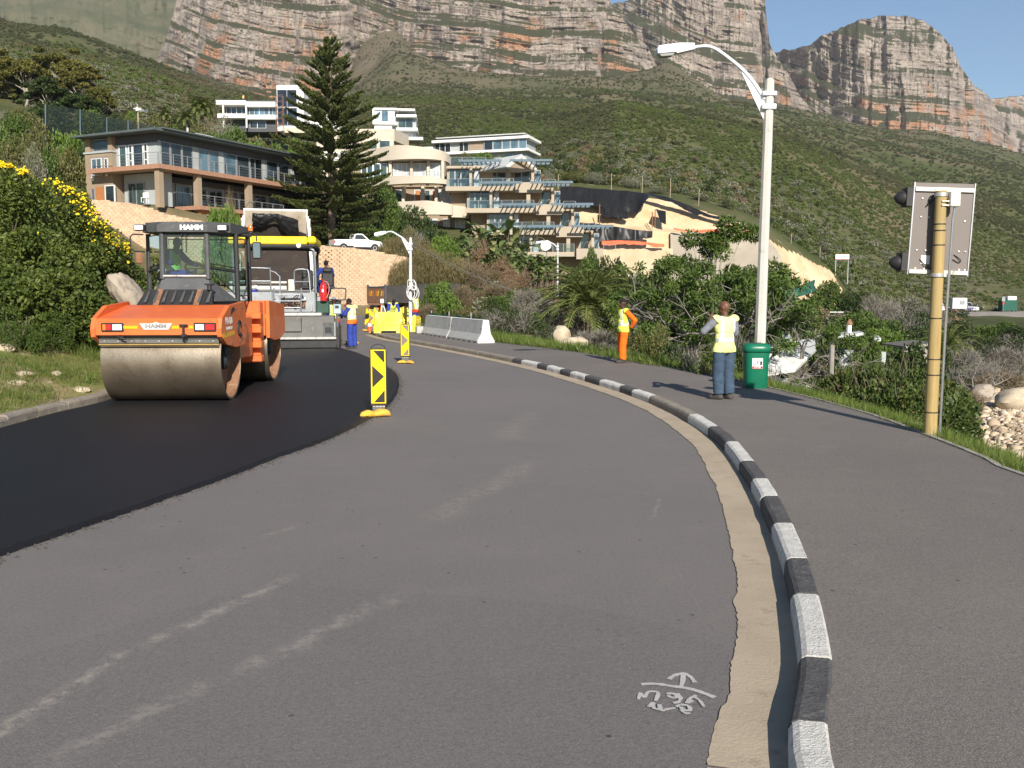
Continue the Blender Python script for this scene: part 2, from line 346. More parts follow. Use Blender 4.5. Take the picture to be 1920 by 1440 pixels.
# ---------------------------------------------------------------- mountain cliffs
m, t, n, l, b = nt('sandstone_cliff')
gm = n.new('ShaderNodeNewGeometry'); v = gm.outputs['Position']
mp = n.new('ShaderNodeMapping'); mp.inputs['Scale'].default_value = (0.012, 0.012, 0.11); l.new(v, mp.inputs[0])
lay = noise(n, l, mp.outputs[0], 1.0, 6, 0.65, 0.4)
mp2 = n.new('ShaderNodeMapping'); mp2.inputs['Scale'].default_value = (0.11, 0.11, 0.018); l.new(v, mp2.inputs[0])
ver = noise(n, l, mp2.outputs[0], 1.0, 5, 0.65, 0.3)
big = noise(n, l, v, 0.016, 4, 0.6); fine = noise(n, l, v, 0.25, 6, 0.7)
c = ramp(n, [(0.30, (0.17, 0.135, 0.115)), (0.44, (0.27, 0.225, 0.19)), (0.56, (0.36, 0.305, 0.26)), (0.70, (0.43, 0.37, 0.31))])
l.new(lay.outputs[0], c.inputs[0])
cc = mixc(n, l, mapr(n, l, ver.outputs[0], 0.50, 0.66), c.outputs[0], (0.135, 0.115, 0.105))
sx = n.new('ShaderNodeSeparateXYZ'); l.new(v, sx.inputs[0])
om = n.new('ShaderNodeMath'); om.operation = 'ADD'; l.new(big.outputs[0], om.inputs[0]); l.new(mapr(n, l, sx.outputs[2], 200, 420, 0.10, -0.12), om.inputs[1])
cc = mixc(n, l, mapr(n, l, om.outputs[0], 0.46, 0.58, 0, 0.8), cc, (0.41, 0.195, 0.10))
cc = mixc(n, l, mapr(n, l, fine.outputs[0], 0.52, 0.70, 0, 0.75), cc, (0.085, 0.07, 0.058))
sn = n.new('ShaderNodeSeparateXYZ'); l.new(gm.outputs['Normal'], sn.inputs[0])
vg = n.new('ShaderNodeMath'); vg.operation = 'MULTIPLY_ADD'; l.new(fine.outputs[0], vg.inputs[0]); vg.inputs[1].default_value = 1.0; pv_ = n.new('ShaderNodeMath'); pv_.operation = 'MULTIPLY_ADD'; l.new(big.outputs[0], pv_.inputs[0]); pv_.inputs[1].default_value = 1.3; l.new(sn.outputs[2], pv_.inputs[2]); l.new(pv_.outputs[0], vg.inputs[2])
gcol = mixc(n, l, fine.outputs[0], (0.028, 0.034, 0.016), (0.085, 0.080, 0.045))
cc = mixc(n, l, mapr(n, l, vg.outputs[0], 1.58, 1.78), cc, gcol)
l.new(cc, b.inputs['Base Color']); b.inputs['Roughness'].default_value = 0.95; b.inputs['Specular IOR Level'].default_value = 0.1
hh = n.new('ShaderNodeMath'); hh.operation = 'ADD'; l.new(fine.outputs[0], hh.inputs[0]); l.new(lay.outputs[0], hh.inputs[1])
bump(n, l, b, hh.outputs[0], 0.9, 3.0)
ROCK = m
def cliff(top, base, Y, nx, nz, seed, bulge=0.0, ledges=((0.2, .05), (0.45, .06), (0.7, .05)), jag=4, gul=30, lean=0.28):
    """a rock buttress: curved plan, near-vertical faces broken by vegetated ledges, gullies and joints"""
    tx = np.array([p[0] for p in top]); bx = np.array([p[0] for p in base])
    px = np.linspace(tx[0], tx[-1], nx)
    pt = np.interp(px, tx, [p[1] for p in top]) + jag * fbm(px / 14, 0 * px, 0, 4, seed)
    pb = np.interp(px, bx, [p[1] for p in base]) + 30
    tt = np.linspace(0, 1, nz)
    PX = px[:, None] + 0 * tt[None, :]; PY = pb[:, None] + (pt - pb)[:, None] * tt[None, :]
    h = (pb[:, None] - PY) * Y / F                                   # metres above the foot
    H = h.max(); w = (PX - px.mean()) / (px[-1] - px[0]) * 2
    X0 = (PX - 960) / F * Y
    hn = h / H + 0.018 * fbm(X0 / 160, 0 * X0, 0, 3, seed + 3)
    sb = h * lean
    for q, (lv, th) in enumerate(ledges):
        wv = lv + 0.012 * vn(X0 / 120, q * 7.3, 0, seed + q)
        th2 = th * (0.6 + 0.8 * (vn(X0 / 90, q * 3.1, 1, seed + 40 + q) * 0.5 + 0.5))
        sb = sb + np.clip((hn - wv) / th2, 0, 1) * th2 * H * 1.9
    # thin beds: each a small step back, broken here and there; vertical joints cut through them
    hb = h + 2.5 * fbm(X0 / 120, h / 80, 0, 2, seed + 31)
    for per, am in ((13.0, 5.0), (5.2, 2.2)):
        fr_ = hb / per - np.floor(hb / per); lay_ = np.floor(hb / per)
        on = 0.35 + 0.9 * _h(lay_, lay_ * 0 + seed, lay_ * 0, 17) * (0.4 + 0.6 * (vn(X0 / 45, lay_ * 1.7, 0, seed + 33) * .5 + .5))
        sb = sb + am * on * (np.clip((fr_ - .72) / .28, 0, 1) - fr_)
    jn = fbm(X0 / 9, h / 90, 0, 4, seed + 11); fine = np.sign(jn) * np.abs(jn) ** .6 * 7 + fbm(X0 / 26, h / 12, 0, 3, seed + 12) * 3.5
    st = np.floor(h / 7 + 0.6 * fbm(X0 / 50, h / 50, 0, 2, seed + 14)); fine = fine + _h(st, st * 0 + seed, np.floor(X0 / 19 + st * .37), 5) * 5.5
    gl = np.abs(fbm(X0 / 75, h / 260, 0, 3, seed + 13)); fine = fine - np.clip(0.22 - gl, 0, 1) * -gul * 3
    fine = fine + fbm(X0 / 130, h / 500, 0, 3, seed + 51) * gul * 1.5 + np.abs(fbm(X0 / 38, h / 200, 0, 3, seed + 52)) * gul * .45
    YY = Y + bulge * w ** 2 + sb + fine
    d = ray(0, 0); c_, s_ = math.cos(PITCH), math.sin(PITCH)
    u = (PX - 960) / F; vv = (720 - PY) / F; dy = c_ + s_ * vv; dzz = -s_ + c_ * vv
    t_ = YY / dy
    V = np.stack([u * t_, YY, CAMH + dzz * t_], -1)
    back = V[:, -1:, :].copy(); back[:, :, 1] += 260; back[:, :, 0] *= (back[:, :, 1] / (back[:, :, 1] - 260)); back[:, :, 2] -= 45
    V = np.concatenate([V, back], 1)
    o = npmesh('mountain', V.reshape(-1, 3), grid(nx, nz + 1), ROCK, None, True)
    return tag(o, kind='structure')
cliff([(-300, -120), (200, -90), (360, -60)], [(-300, 40), (150, 60), (360, 110)], 1550, 260, 90, 5, 0, ((.3, .2), (.6, .2)), lean=1.1).data.materials[0] = M('far_scrub_slope', (.075, .082, .045), (.12, .11, .07), .018, .95, .8, .12, spec=.1, wear=(.045, .052, .028), wscale=.09)
cliff([(292, 112), (312, 72), (326, 20), (344, -60), (640, -60), (652, -10), (668, 60), (692, 130), (700, 168)], [(292, 112), (318, 122), (400, 158), (500, 182), (600, 197), (660, 195), (700, 185)], 1180, 330, 200, 11, 170,
      ((.12, .05), (.25, .03), (.36, .05), (.52, .03), (.7, .05)))
cliff([(640, -70), (1128, -60), (1140, -8), (1150, 20), (1168, 38), (1195, 66), (1215, 90), (1238, 138), (1262, 176)], [(640, 70), (700, 92), (760, 112), (900, 122), (1000, 140), (1150, 140), (1238, 160), (1262, 186)], 1270, 520, 200, 23, 200,
      ((.10, .06), (.22, .05), (.42, .09), (.62, .04), (.8, .05)))
cliff([(1120, 30), (1150, 8), (1180, 0), (1200, -30), (1428, -50), (1434, -5), (1438, 40), (1444, 84), (1458, 110), (1480, 142), (1500, 178), (1534, 224)],
      [(1120, 90), (1240, 140), (1280, 165), (1340, 190), (1450, 205), (1534, 232)], 1560, 400, 210, 37, 230, ((.10, .05), (.2, .05), (.38, .07), (.5, .03), (.74, .04)))
cliff([(1440, 100), (1480, 92), (1515, 86), (1530, 74), (1580, 49), (1620, 36), (1650, 31), (1700, 32), (1728, 38), (1760, 58), (1786, 88), (1800, 124), (1826, 160), (1850, 178), (1864, 196), (1880, 232), (1900, 280)],
      [(1440, 175), (1500, 190), (1560, 222), (1640, 242), (1750, 250), (1850, 262), (1900, 285)], 1640, 420, 200, 51, 330, ((.08, .05), (.2, .06), (.34, .05), (.56, .03), (.8, .1)))
cliff([(1840, 190), (1870, 184), (1900, 179), (1960, 176), (2100, 210), (2300, 260)], [(1840, 250), (1960, 285), (2300, 300)], 2300, 150, 90, 77, 0, ((.3, .1), (.6, .1)))
# rock bands on the upper talus
for i, (x0, x1, y0, y1, Y) in enumerate([(795, 905, 150, 175, 1130), (905, 1010, 165, 178, 1120), (560, 690, 205, 225, 1080), (1330, 1420, 205, 228, 1330), (1190, 1290, 176, 196, 1300), (1560, 1680, 262, 274, 1390)]):
    xm = (x0 + x1) / 2
    cliff([(x0, y0 + 14), (xm, y0), (x1, y0 + 12)], [(x0, y1 - 2), (x1, y1)], Y, 110, 40, 100 + i, 25, ((.5, .1),), jag=5, gul=6)

# ---------------------------------------------------------------- bush cover of the hillside (uncountable): instances on points
def unlinked(name, V, Fq, mat, smooth=False):
    o = npmesh(name, V, Fq, mat, None, smooth); COL.objects.unlink(o); return o
def leafquads(C, D, ln, wd, rng):
    """one folded leaf quad per centre C along direction D"""
    k = len(C); up = rng.normal(size=(k, 3)); D = D / (np.linalg.norm(D, axis=1, keepdims=True) + 1e-9)
    s = np.cross(D, up); s /= (np.linalg.norm(s, axis=1, keepdims=True) + 1e-9)
    ln = np.broadcast_to(np.asarray(ln, float), (k,))[:, None]; wd = np.broadcast_to(np.asarray(wd, float), (k,))[:, None]
    V = np.stack([C - D * ln * .5, C + s * wd * .5, C + D * ln * .5, C - s * wd * .5], 1).reshape(-1, 3)
    return V, np.arange(k * 4).reshape(-1, 4)
def balls(rng, k):
    d = rng.normal(size=(k, 3)); return d / np.linalg.norm(d, axis=1, keepdims=True)
def leafcloud(blobs, nleaf, ln, wd, rng, shell=0.55, droop=0.0, outward=0.7):
    """leaves spread through a set of ellipsoid clumps (x,y,z,rx,ry,rz), denser near their skins"""
    B = np.asarray(blobs, float); vol = (B[:, 3] * B[:, 4] * B[:, 5]) ** (2 / 3.); cnt = np.maximum((vol / vol.sum() * nleaf).astype(int), 3)
    idx = np.repeat(np.arange(len(B)), cnt); k = len(idx); d = balls(rng, k)
    r = shell + (1 - shell) * rng.random(k) ** .6
    r = np.where(rng.random(k) < .12, r * 1.12, r)
    C = B[idx, :3] + d * r[:, None] * B[idx, 3:6]
    D = d * outward + rng.normal(size=(k, 3)) * .6; D[:, 2] -= droop
    return leafquads(C, D, ln * rng.uniform(.7, 1.3, k), wd * rng.uniform(.7, 1.3, k), rng)
FYN = Mleaf('fynbos_leaves', [(0.0, (0.030, 0.040, 0.015)), (0.35, (0.058, 0.068, 0.025)), (0.58, (0.095, 0.098, 0.042)), (0.8, (0.135, 0.112, 0.062)), (1.0, (0.17, 0.135, 0.088))], 0.35, 0.011, trans=0.1)
GREENB = Mleaf('green_scrub_leaves', [(0.0, (0.040, 0.062, 0.014)), (0.5, (0.085, 0.115, 0.028)), (1.0, (0.145, 0.165, 0.05))], 0.5, 0.06, trans=0.12)
GREYB = Mleaf('grey_scrub_leaves', [(0.0, (0.09, 0.10, 0.06)), (0.5, (0.16, 0.165, 0.11)), (1.0, (0.26, 0.25, 0.18))], 0.5, 0.2, trans=0.1)
rg = np.random.default_rng(4); PROTO = []
for q in range(4):
    bl = [(rg.normal() * .38, rg.normal() * .38, .35 + rg.random() * .35, *(rg.uniform(.35, .6, 3) * (1, 1, .85))) for _ in range(7)]
    V, Q = leafcloud(bl, 230, .30, .22, rg, .7); PROTO.append(unlinked('bush', V, Q, [FYN, FYN, GREENB, GREYB][q]))
def scatter(name, protos, P, rot, sc, idx):
    """points carrying rotation, size and kind; geometry nodes put a bush on each"""
    me = bpy.data.meshes.new(name); me.vertices.add(len(P)); me.vertices.foreach_set('co', np.asarray(P, np.float32).ravel())
    for nm, tp, dat in (('rz', 'FLOAT', rot), ('sc', 'FLOAT', sc)):
        a = me.attributes.new(nm, tp, 'POINT'); a.data.foreach_set('value', np.asarray(dat, np.float32))
    a = me.attributes.new('kd', 'INT', 'POINT'); a.data.foreach_set('value', np.asarray(idx, np.int32))
    me.update(); o = bpy.data.objects.new(name, me); COL.objects.link(o)
    ng = bpy.data.node_groups.new(name, 'GeometryNodeTree')
    ng.interface.new_socket('Geometry', in_out='INPUT', socket_type='NodeSocketGeometry'); ng.interface.new_socket('Geometry', in_out='OUTPUT', socket_type='NodeSocketGeometry')
    N = ng.nodes; L = ng.links; gi = N.new('NodeGroupInput'); go = N.new('NodeGroupOutput')
    m2p = N.new('GeometryNodeMeshToPoints'); L.new(gi.outputs[0], m2p.inputs[0])
    jn = N.new('GeometryNodeJoinGeometry')
    def named(nm, tp):
        a = N.new('GeometryNodeInputNamedAttribute'); a.data_type = tp; a.inputs[0].default_value = nm; return a.outputs[0]
    for k, pr in enumerate(protos):
        oi = N.new('GeometryNodeObjectInfo'); oi.inputs[0].default_value = pr; oi.inputs['As Instance'].default_value = True
        ip = N.new('GeometryNodeInstanceOnPoints'); L.new(m2p.outputs[0], ip.inputs['Points']); L.new(oi.outputs['Geometry'], ip.inputs['Instance'])
        cmpn = N.new('FunctionNodeCompare'); cmpn.data_type = 'INT'; cmpn.operation = 'EQUAL'; cmpn.inputs[3].default_value = k
        L.new(named('kd', 'INT'), cmpn.inputs[2]); L.new(cmpn.outputs[0], ip.inputs['Selection'])
        cx = N.new('ShaderNodeCombineXYZ'); L.new(named('rz', 'FLOAT'), cx.inputs[2]); e2r = N.new('FunctionNodeEulerToRotation'); L.new(cx.outputs[0], e2r.inputs[0])
        L.new(e2r.outputs[0], ip.inputs['Rotation']); L.new(named('sc', 'FLOAT'), ip.inputs['Scale'])
        L.new(ip.outputs[0], jn.inputs[0])
    L.new(jn.outputs[0], go.inputs[0])
    md = o.modifiers.new('scatter', 'NODES'); md.node_group = ng
    return o
k = 125000
px = rg.uniform(-120, 2040, k); Y = np.exp(rg.uniform(np.log(118), np.log(1420), k)); x = (px - 960) / F * Y
dens = fbm(x / 60, Y / 60, 0, 4, 61) + fbm(x / 14, Y / 14, 0, 2, 62) * .6
keep = dens > rg.uniform(-.95, .12, k) + np.clip((Y - 800) / 1400, 0, .3)
keep &= ~((px > 1030) & (px < 1590) & (Y > 118) & (Y < 150)) & ~((px > 380) & (px < 1130) & (Y < 215)) & ~((px > 1480) & (Y < np.interp(px, [1500, 1560, 1640, 1740, 1840, 1930, 2050], [142, 148, 161, 170, 182, 190, 200]))) & ~((px < 380) & (Y < 150))
px, Y, x = px[keep], Y[keep], x[keep]
sc = rg.uniform(.4, 1.15, len(px)) * np.clip(Y / 420, .7, 1.5); sc = np.where(rg.random(len(px)) < .05, sc * 1.6, sc)
kd = np.where(vn(x / 45, Y / 45, 0, 71) + rg.normal(size=len(px)) * .35 > .42, 2, rg.integers(0, 2, len(px)))
kd = np.where((Y < 230) & (rg.random(len(px)) < .25), 3, kd)
kd = np.where((Y < 330) & (px > 1150) & (kd < 2) & (rg.random(len(px)) < .75), 2, kd)
bc = scatter('hillside_bushes', PROTO, np.stack([x, Y, gz(x, Y) - .15], -1), rg.uniform(0, 6.28, len(px)), sc, kd)
tag(bc, 'low fynbos scrub covering the mountain slope behind the houses', 'bushes', kind='stuff')
# ================================================================ SETTING: road, kerbs, pavement
def asphalt(name, base, dark, light, agg, stain=None, rough=0.85, extra=None):
    m, t, n, l, b = nt(name); v = pos(n)
    f1 = noise(n, l, v, 140, 3, 0.75); f2 = noise(n, l, v, 34, 4, 0.7); big = noise(n, l, v, 0.33, 5, 0.6, 0.4); med = noise(n, l, v, 2.3, 5, 0.65)
    c = mixc(n, l, mapr(n, l, big.outputs[0], 0.36, 0.66), base, dark)
    c = mixc(n, l, mapr(n, l, med.outputs[0], 0.52, 0.74, 0, 0.55), c, light)
    c = mixc(n, l, mapr(n, l, f1.outputs[0], 0.50, 0.66, 0, agg), c, tuple(x * 1.9 for x in light))
    c = mixc(n, l, mapr(n, l, f1.outputs[0], 0.46, 0.36, 0, agg), c, tuple(x * 0.35 for x in dark))
    c = mixc(n, l, mapr(n, l, f2.outputs[0], 0.48, 0.70, 0, agg * .55), c, tuple(x * 1.35 for x in light)); c = mixc(n, l, mapr(n, l, f2.outputs[0], 0.46, 0.30, 0, agg * .7), c, tuple(x * 0.6 for x in dark))
    vo = n.new('ShaderNodeTexVoronoi'); vo.inputs['Scale'].default_value = 5.0; l.new(v, vo.inputs[0])
    sp = n.new('ShaderNodeMath'); sp.operation = 'MULTIPLY'; l.new(mapr(n, l, vo.outputs['Distance'], 0.085, 0.05), sp.inputs[0]); l.new(mapr(n, l, med.outputs[0], 0.46, 0.52), sp.inputs[1])
    c = mixc(n, l, sp.outputs[0], c, tuple(x * 0.42 for x in dark))
    if stain: c = stain(n, l, v, c, med)
    l.new(c, b.inputs['Base Color']); b.inputs['Roughness'].default_value = rough; b.inputs['Specular IOR Level'].default_value = 0.2 if rough < .6 else 0.35
    h = n.new('ShaderNodeMath'); h.operation = 'ADD'; l.new(f1.outputs[0], h.inputs[0]); l.new(f2.outputs[0], h.inputs[1])
    bump(n, l, b, h.outputs[0], 0.55, 0.008)
    return m
def streaks(n, l, v, c, med):
    """pale dust lines dragged along the lane by tyres, each between two points on the road"""
    fine_ = noise(n, l, v, 9.0, 9, 0.78); sx = n.new('ShaderNodeSeparateXYZ'); l.new(v, sx.inputs[0])
    for (x0, y0), (x1, y1), w, st in (((-60, 1410), (250, 1215), .085, .75), ((230, 1230), (570, 1070), .075, .65), ((60, 1440), (430, 1265), .10, .40), ((420, 1275), (760, 1110), .11, .45), ((790, 985), (1010, 860), .22, .30), ((940, 830), (1000, 770), .28, .25), ((480, 1010), (560, 985), .06, .35), ((1220, 980), (1240, 930), .03, .4)):
        A = gp(x0, y0); B = gp(x1, y1); d = (B - A); L_ = d.length; d = d / L_
        def lin(ax, ay, c0, nz=0):
            a1 = n.new('ShaderNodeMath'); a1.operation = 'MULTIPLY_ADD'; l.new(sx.outputs[0], a1.inputs[0]); a1.inputs[1].default_value = ax; a1.inputs[2].default_value = c0
            a2 = n.new('ShaderNodeMath'); a2.operation = 'MULTIPLY_ADD'; l.new(sx.outputs[1], a2.inputs[0]); a2.inputs[1].default_value = ay; l.new(a1.outputs[0], a2.inputs[2]); return a2.outputs[0]
        along = lin(d.x, d.y, -(A.x * d.x + A.y * d.y)); across = lin(-d.y, d.x, A.x * d.y - A.y * d.x)
        wob = n.new('ShaderNodeMath'); wob.operation = 'MULTIPLY_ADD'; l.new(med.outputs[0], wob.inputs[0]); wob.inputs[1].default_value = w * 2.2; l.new(across, wob.inputs[2])
        sh = n.new('ShaderNodeMath'); sh.operation = 'SUBTRACT'; l.new(wob.outputs[0], sh.inputs[0]); sh.inputs[1].default_value = w * 1.1
        ab = n.new('ShaderNodeMath'); ab.operation = 'ABSOLUTE'; l.new(sh.outputs[0], ab.inputs[0])
        m1 = mapr(n, l, ab.outputs[0], 0, w, 1, 0); m2 = mapr(n, l, along, 0, L_ * .15); m3 = mapr(n, l, along, L_, L_ * .85)
        k = n.new('ShaderNodeMath'); k.operation = 'MULTIPLY'; l.new(m1, k.inputs[0]); l.new(m2, k.inputs[1])
        k2 = n.new('ShaderNodeMath'); k2.operation = 'MULTIPLY'; l.new(k.outputs[0], k2.inputs[0]); l.new(m3, k2.inputs[1])
        k3 = n.new('ShaderNodeMath'); k3.operation = 'MULTIPLY'; l.new(k2.outputs[0], k3.inputs[0]); l.new(mapr(n, l, fine_.outputs[0], .44, .58, 0, st * 1.1), k3.inputs[1])
        c = mixc(n, l, k3.outputs[0], c, (0.33, 0.29, 0.245))
    return c
ROAD = asphalt('worn_asphalt', (0.148, 0.135, 0.127), (0.124, 0.114, 0.109), (0.172, 0.154, 0.141), 0.55, streaks)
PAVE = asphalt('pavement_asphalt', (0.148, 0.129, 0.117), (0.122, 0.106, 0.097), (0.178, 0.157, 0.140), 0.5)
FRESH = asphalt('fresh_asphalt', (0.0100, 0.0092, 0.0108), (0.0075, 0.0069, 0.0082), (0.0150, 0.0138, 0.0150), 0.75, rough=0.55)
PATCH = asphalt('road_patch', (0.140, 0.128, 0.122), (0.126, 0.115, 0.111), (0.156, 0.142, 0.133), 0.4, streaks)
CONC = M('gutter_concrete', (0.40, 0.33, 0.245), (0.33, 0.27, 0.20), 1.6, 0.9, 0.35, 60, spec=0.2, wear=(0.27, 0.22, 0.165), wscale=5)
KWHITE = M('kerb_white_paint', (0.70, 0.68, 0.63), (0.55, 0.525, 0.48), 9, 0.85, 1.0, 60, spec=0.2, wear=(0.20, 0.185, 0.17), wscale=22)
KBLACK = M('kerb_black_paint', (0.075, 0.072, 0.073), (0.105, 0.10, 0.10), 6, 0.75, 0.9, 45, spec=0.25, wear=(0.18, 0.17, 0.155), wscale=24)
KSTONE = M('kerb_bare_stone', (0.30, 0.26, 0.21), (0.21, 0.185, 0.155), 5, 0.92, 0.9, 40, spec=0.2, wear=(0.12, 0.105, 0.09), wscale=14)
CHALK = M('sprayed_paint', (0.42, 0.41, 0.39), (0.36, 0.35, 0.335), 20, 0.9, wear=(0.17, 0.16, 0.155), wscale=45)

KZ = 0.135
kern = [gp(1492, 1900, KZ), gp(1492, 1440, KZ), gp(1502, 1210, KZ), gp(1462, 1010, KZ), gp(1400, 880, KZ), gp(1325, 797, KZ), gp(1205, 737, KZ), gp(1060, 694, KZ), gp(960, 671, KZ), gp(850, 650.5, KZ), gp(775, 638, KZ), gp(722, 629, KZ)]
kern = [Vector((kern[0].x - .1, .6, KZ))] + kern[1:]
kern += [Vector((-6.5, 42.8, KZ)), Vector((-6.6, 46, KZ)), Vector((-5.6, 51, KZ)), Vector((-2, 57, KZ)), Vector((6, 62, KZ))]
KERB = arc(kern, 14)
def resample(P, step):
    out = [P[0].copy()]; acc = 0.0
    for a, b in zip(P, P[1:]):
        seg = (b - a).length; pos_ = step - acc
        while pos_ <= seg:
            out.append(a.lerp(b, pos_ / seg)); pos_ += step
        acc = (acc + seg) % step if seg < pos_ else seg - (pos_ - step)
    return out
def offset(P, d):
    o = []
    for i, p in enumerate(P):
        t_ = (P[min(i + 1, len(P) - 1)] - P[max(i - 1, 0)]); t_.z = 0; t_.normalize()
        o.append(p + Vector((t_.y, -t_.x, 0)) * d)
    return o
KP = resample(KERB, 0.25)
def ribbon(name, A, B, z, mat, par=None, kind='structure', zB=None):
    k = len(A); V = [(p.x, p.y, z) for p in A] + [(p.x, p.y, z if zB is None else zB) for p in B]
    return tag(npmesh(name, V, [(i, i + 1, i + 1 + k, i + k) for i in range(k - 1)], mat, par), kind=kind)
def sheet(name, poly, z, mat, kind='structure'):
    bm = bmesh.new(); bm.faces.new([bm.verts.new((p[0], p[1], z)) for p in poly]); bmesh.ops.triangulate(bm, faces=bm.faces[:])
    bmesh.ops.recalc_face_normals(bm, faces=bm.faces[:]); me = bpy.data.meshes.new(name); bm.to_mesh(me); bm.free()
    if me.polygons[0].normal.z < 0: me.flip_normals()
    me.materials.append(mat); return tag(link(name, me), kind=kind)
# old road surface
lk = [Vector((-7.1, .6, 0)), Vector((-7.1, 8, 0)), gp(0, 806), gp(100, 778), gp(207, 751), Vector((-7.9, 22, 0)), Vector((-9.3, 27, 0)), Vector((-11.2, 32, 0)), Vector((-14.2, 38, 0)), Vector((-18, 44, 0)), Vector((-24, 52, 0))]
LK = resample(arc(lk, 10), 0.25)
rightside = [p for p in offset(KP, 0.02)]
sheet('road', [(p.x, p.y) for p in LK] + [(-30, 60), (-34, 71), (-17, 76.2), (-9, 76.5), (2, 74), (12, 69)] + [(p.x, p.y) for p in reversed(rightside)], 0.0, ROAD)
# lower-quality patch round the spray mark
pp = [gp(x_, y_) for x_, y_ in ((-300, 1330), (100, 1215), (420, 1120), (560, 1095), (700, 1110), (900, 1120), (1120, 1145), (1330, 1200), (1368, 1240), (1360, 1290), (1345, 1340), (1335, 1400), (1300, 1500), (1250, 1900), (-300, 1900))]
pr = resample(arc(pp[:9], 6), 0.06); rr = random.Random(3)
sheet('road_patch', [(p.x + rr.uniform(-.012, .012), p.y + rr.uniform(-.012, .012)) for p in pr] + [(p.x, p.y) for p in pp[9:]], 0.004, PATCH)
# concrete gutter, one cast length after another
gut_in = offset(KP, 0.0)
gi = 0; gutter = tag(bpy.data.objects.new('gutter', None), kind='structure'); COL.objects.link(gutter)
rr = random.Random(9)
lim = [i for i, p in enumerate(KP) if p.y < 42 and i > 2][-1]
while gi < lim:
    j = min(gi + 12, lim)
    A = gut_in[gi:j + 1]; w0 = 0.335
    fine = [A[0].lerp(A[0], 0)]
    A2 = []
    for a_, b_ in zip(A, A[1:]):
        for s_ in range(6): A2.append(a_.lerp(b_, s_ / 6))
    A2.append(A[-1])
    B2 = offset(A2, -w0); B2 = [q + (p - q).normalized() * (.03 * float(fbm(q.x * 3, q.y * 3, 0, 3, 2)) + rr.uniform(-.006, .006)) for p, q in zip(A2, B2)]
    if gi > 0: A2[0] = A2[0].lerp(A2[1], .05); B2[0] = B2[0].lerp(B2[1], .05)
    ribbon('gutter_slab', A2, B2, 0.008, CONC, gutter, None); gi = j
# kerb stones
def kerb_stone(A, mat, par, name='kerb_stone', w=0.145, h=KZ, seed=0):
    """one hewn stone following the curve: rounded road edge, rough top"""
    k = len(A); rs = random.Random(seed)
    t0, t1 = (A[1] - A[0]), (A[-1] - A[-2]); A = [a.copy() for a in A]
    A[0] += t0.normalized() * .006; A[-1] -= t1.normalized() * .006
    prof = [(-.012, -.05), (-.012, h - .045), (.004, h - .014), (.03, h), (w - .012, h + .004), (w, h - .006), (w, -.05)]
    rows = []
    for i, p in enumerate(A):
        t_ = (A[min(i + 1, k - 1)] - A[max(i - 1, 0)]); t_.z = 0; t_.normalize(); nn = Vector((t_.y, -t_.x, 0))
        jx, jz = rs.uniform(-.006, .006), rs.uniform(-.006, .006)
        rows.append([Vector((p.x, p.y, 0)) + nn * (d + (jx if 0 < q < 5 else 0)) + Vector((0, 0, z_ + (jz if 0 < q < 6 else 0))) for q, (d, z_) in enumerate(prof)])
    np_ = len(prof); mb = MB(); mb.add([q for r_ in rows for q in r_], [(i * np_ + j, (i + 1) * np_ + j, (i + 1) * np_ + j + 1, i * np_ + j + 1) for i in range(k - 1) for j in range(np_ - 1)] + [tuple(range(np_)), tuple(range((k - 1) * np_, k * np_))[::-1]])
    return mb.build(name, mat, par)
kerb = tag(bpy.data.objects.new('kerb', None), kind='structure'); COL.objects.link(kerb)
# stretches measured along the photograph: white and black stones, a bare stretch, then paint again, then bare stone
bounds = [(1492, 1352, 0), (1500, 1222, 1), (1497, 1112, 0), (1485, 1040, 1), (1462, 975, 0), (1438, 930, 1), (1415, 895, 0), (1390, 862, 1), (1362, 828, 0), (1330, 800, 1), (1303, 778, 0), (1222, 742, 2), (1190, 730, 0), (1172, 722, 1), (1140, 712, 0), (1115, 704, 1), (1080, 696, 0), (1060, 692, 1), (1030, 685, 0), (1012, 681, 1), (985, 675, 0), (965, 671, 1)]
def near_i(p): return min(range(len(KP)), key=lambda i: (KP[i] - p).length)
cuts = [(near_i(gp(x_, y_, KZ)), c_) for x_, y_, c_ in bounds]
first_white = cuts[0][0]; seq = []
i0 = 0
fine_KP = KP
prev = 0
for idx, c_ in cuts:
    if idx > prev: seq.append((prev, idx, c_)); prev = idx
for a_, b_, c_ in seq:
    mt = [KWHITE, KBLACK, KSTONE][c_]
    if c_ == 2:
        mid = (a_ + b_) // 2
        for u_, w_ in ((a_, mid), (mid, b_)): kerb_stone(KP[u_:w_ + 1], mt, kerb, seed=u_)
    elif b_ - a_ >= 1: kerb_stone(KP[a_:b_ + 1], mt, kerb, seed=a_)
i_ = prev
while i_ < len(KP) - 4:
    j_ = min(i_ + 4, len(KP) - 1); kerb_stone(KP[i_:j_ + 1], KSTONE, kerb, seed=i_); i_ = j_
lkerb = tag(bpy.data.objects.new('kerb', None), kind='structure'); COL.objects.link(lkerb)
LK2 = resample(arc([lk[0]] + lk[1:], 10), 0.3)
LK2r = list(reversed(LK2)); i_ = 0
while i_ < len(LK2r) - 3:
    j_ = min(i_ + 3, len(LK2r) - 1); kerb_stone([Vector((p.x, p.y, 0)) for p in LK2r[i_:j_ + 1]], KSTONE, lkerb, w=.16, h=.17 + .03 * math.sin(i_), seed=i_ + 500); i_ = j_
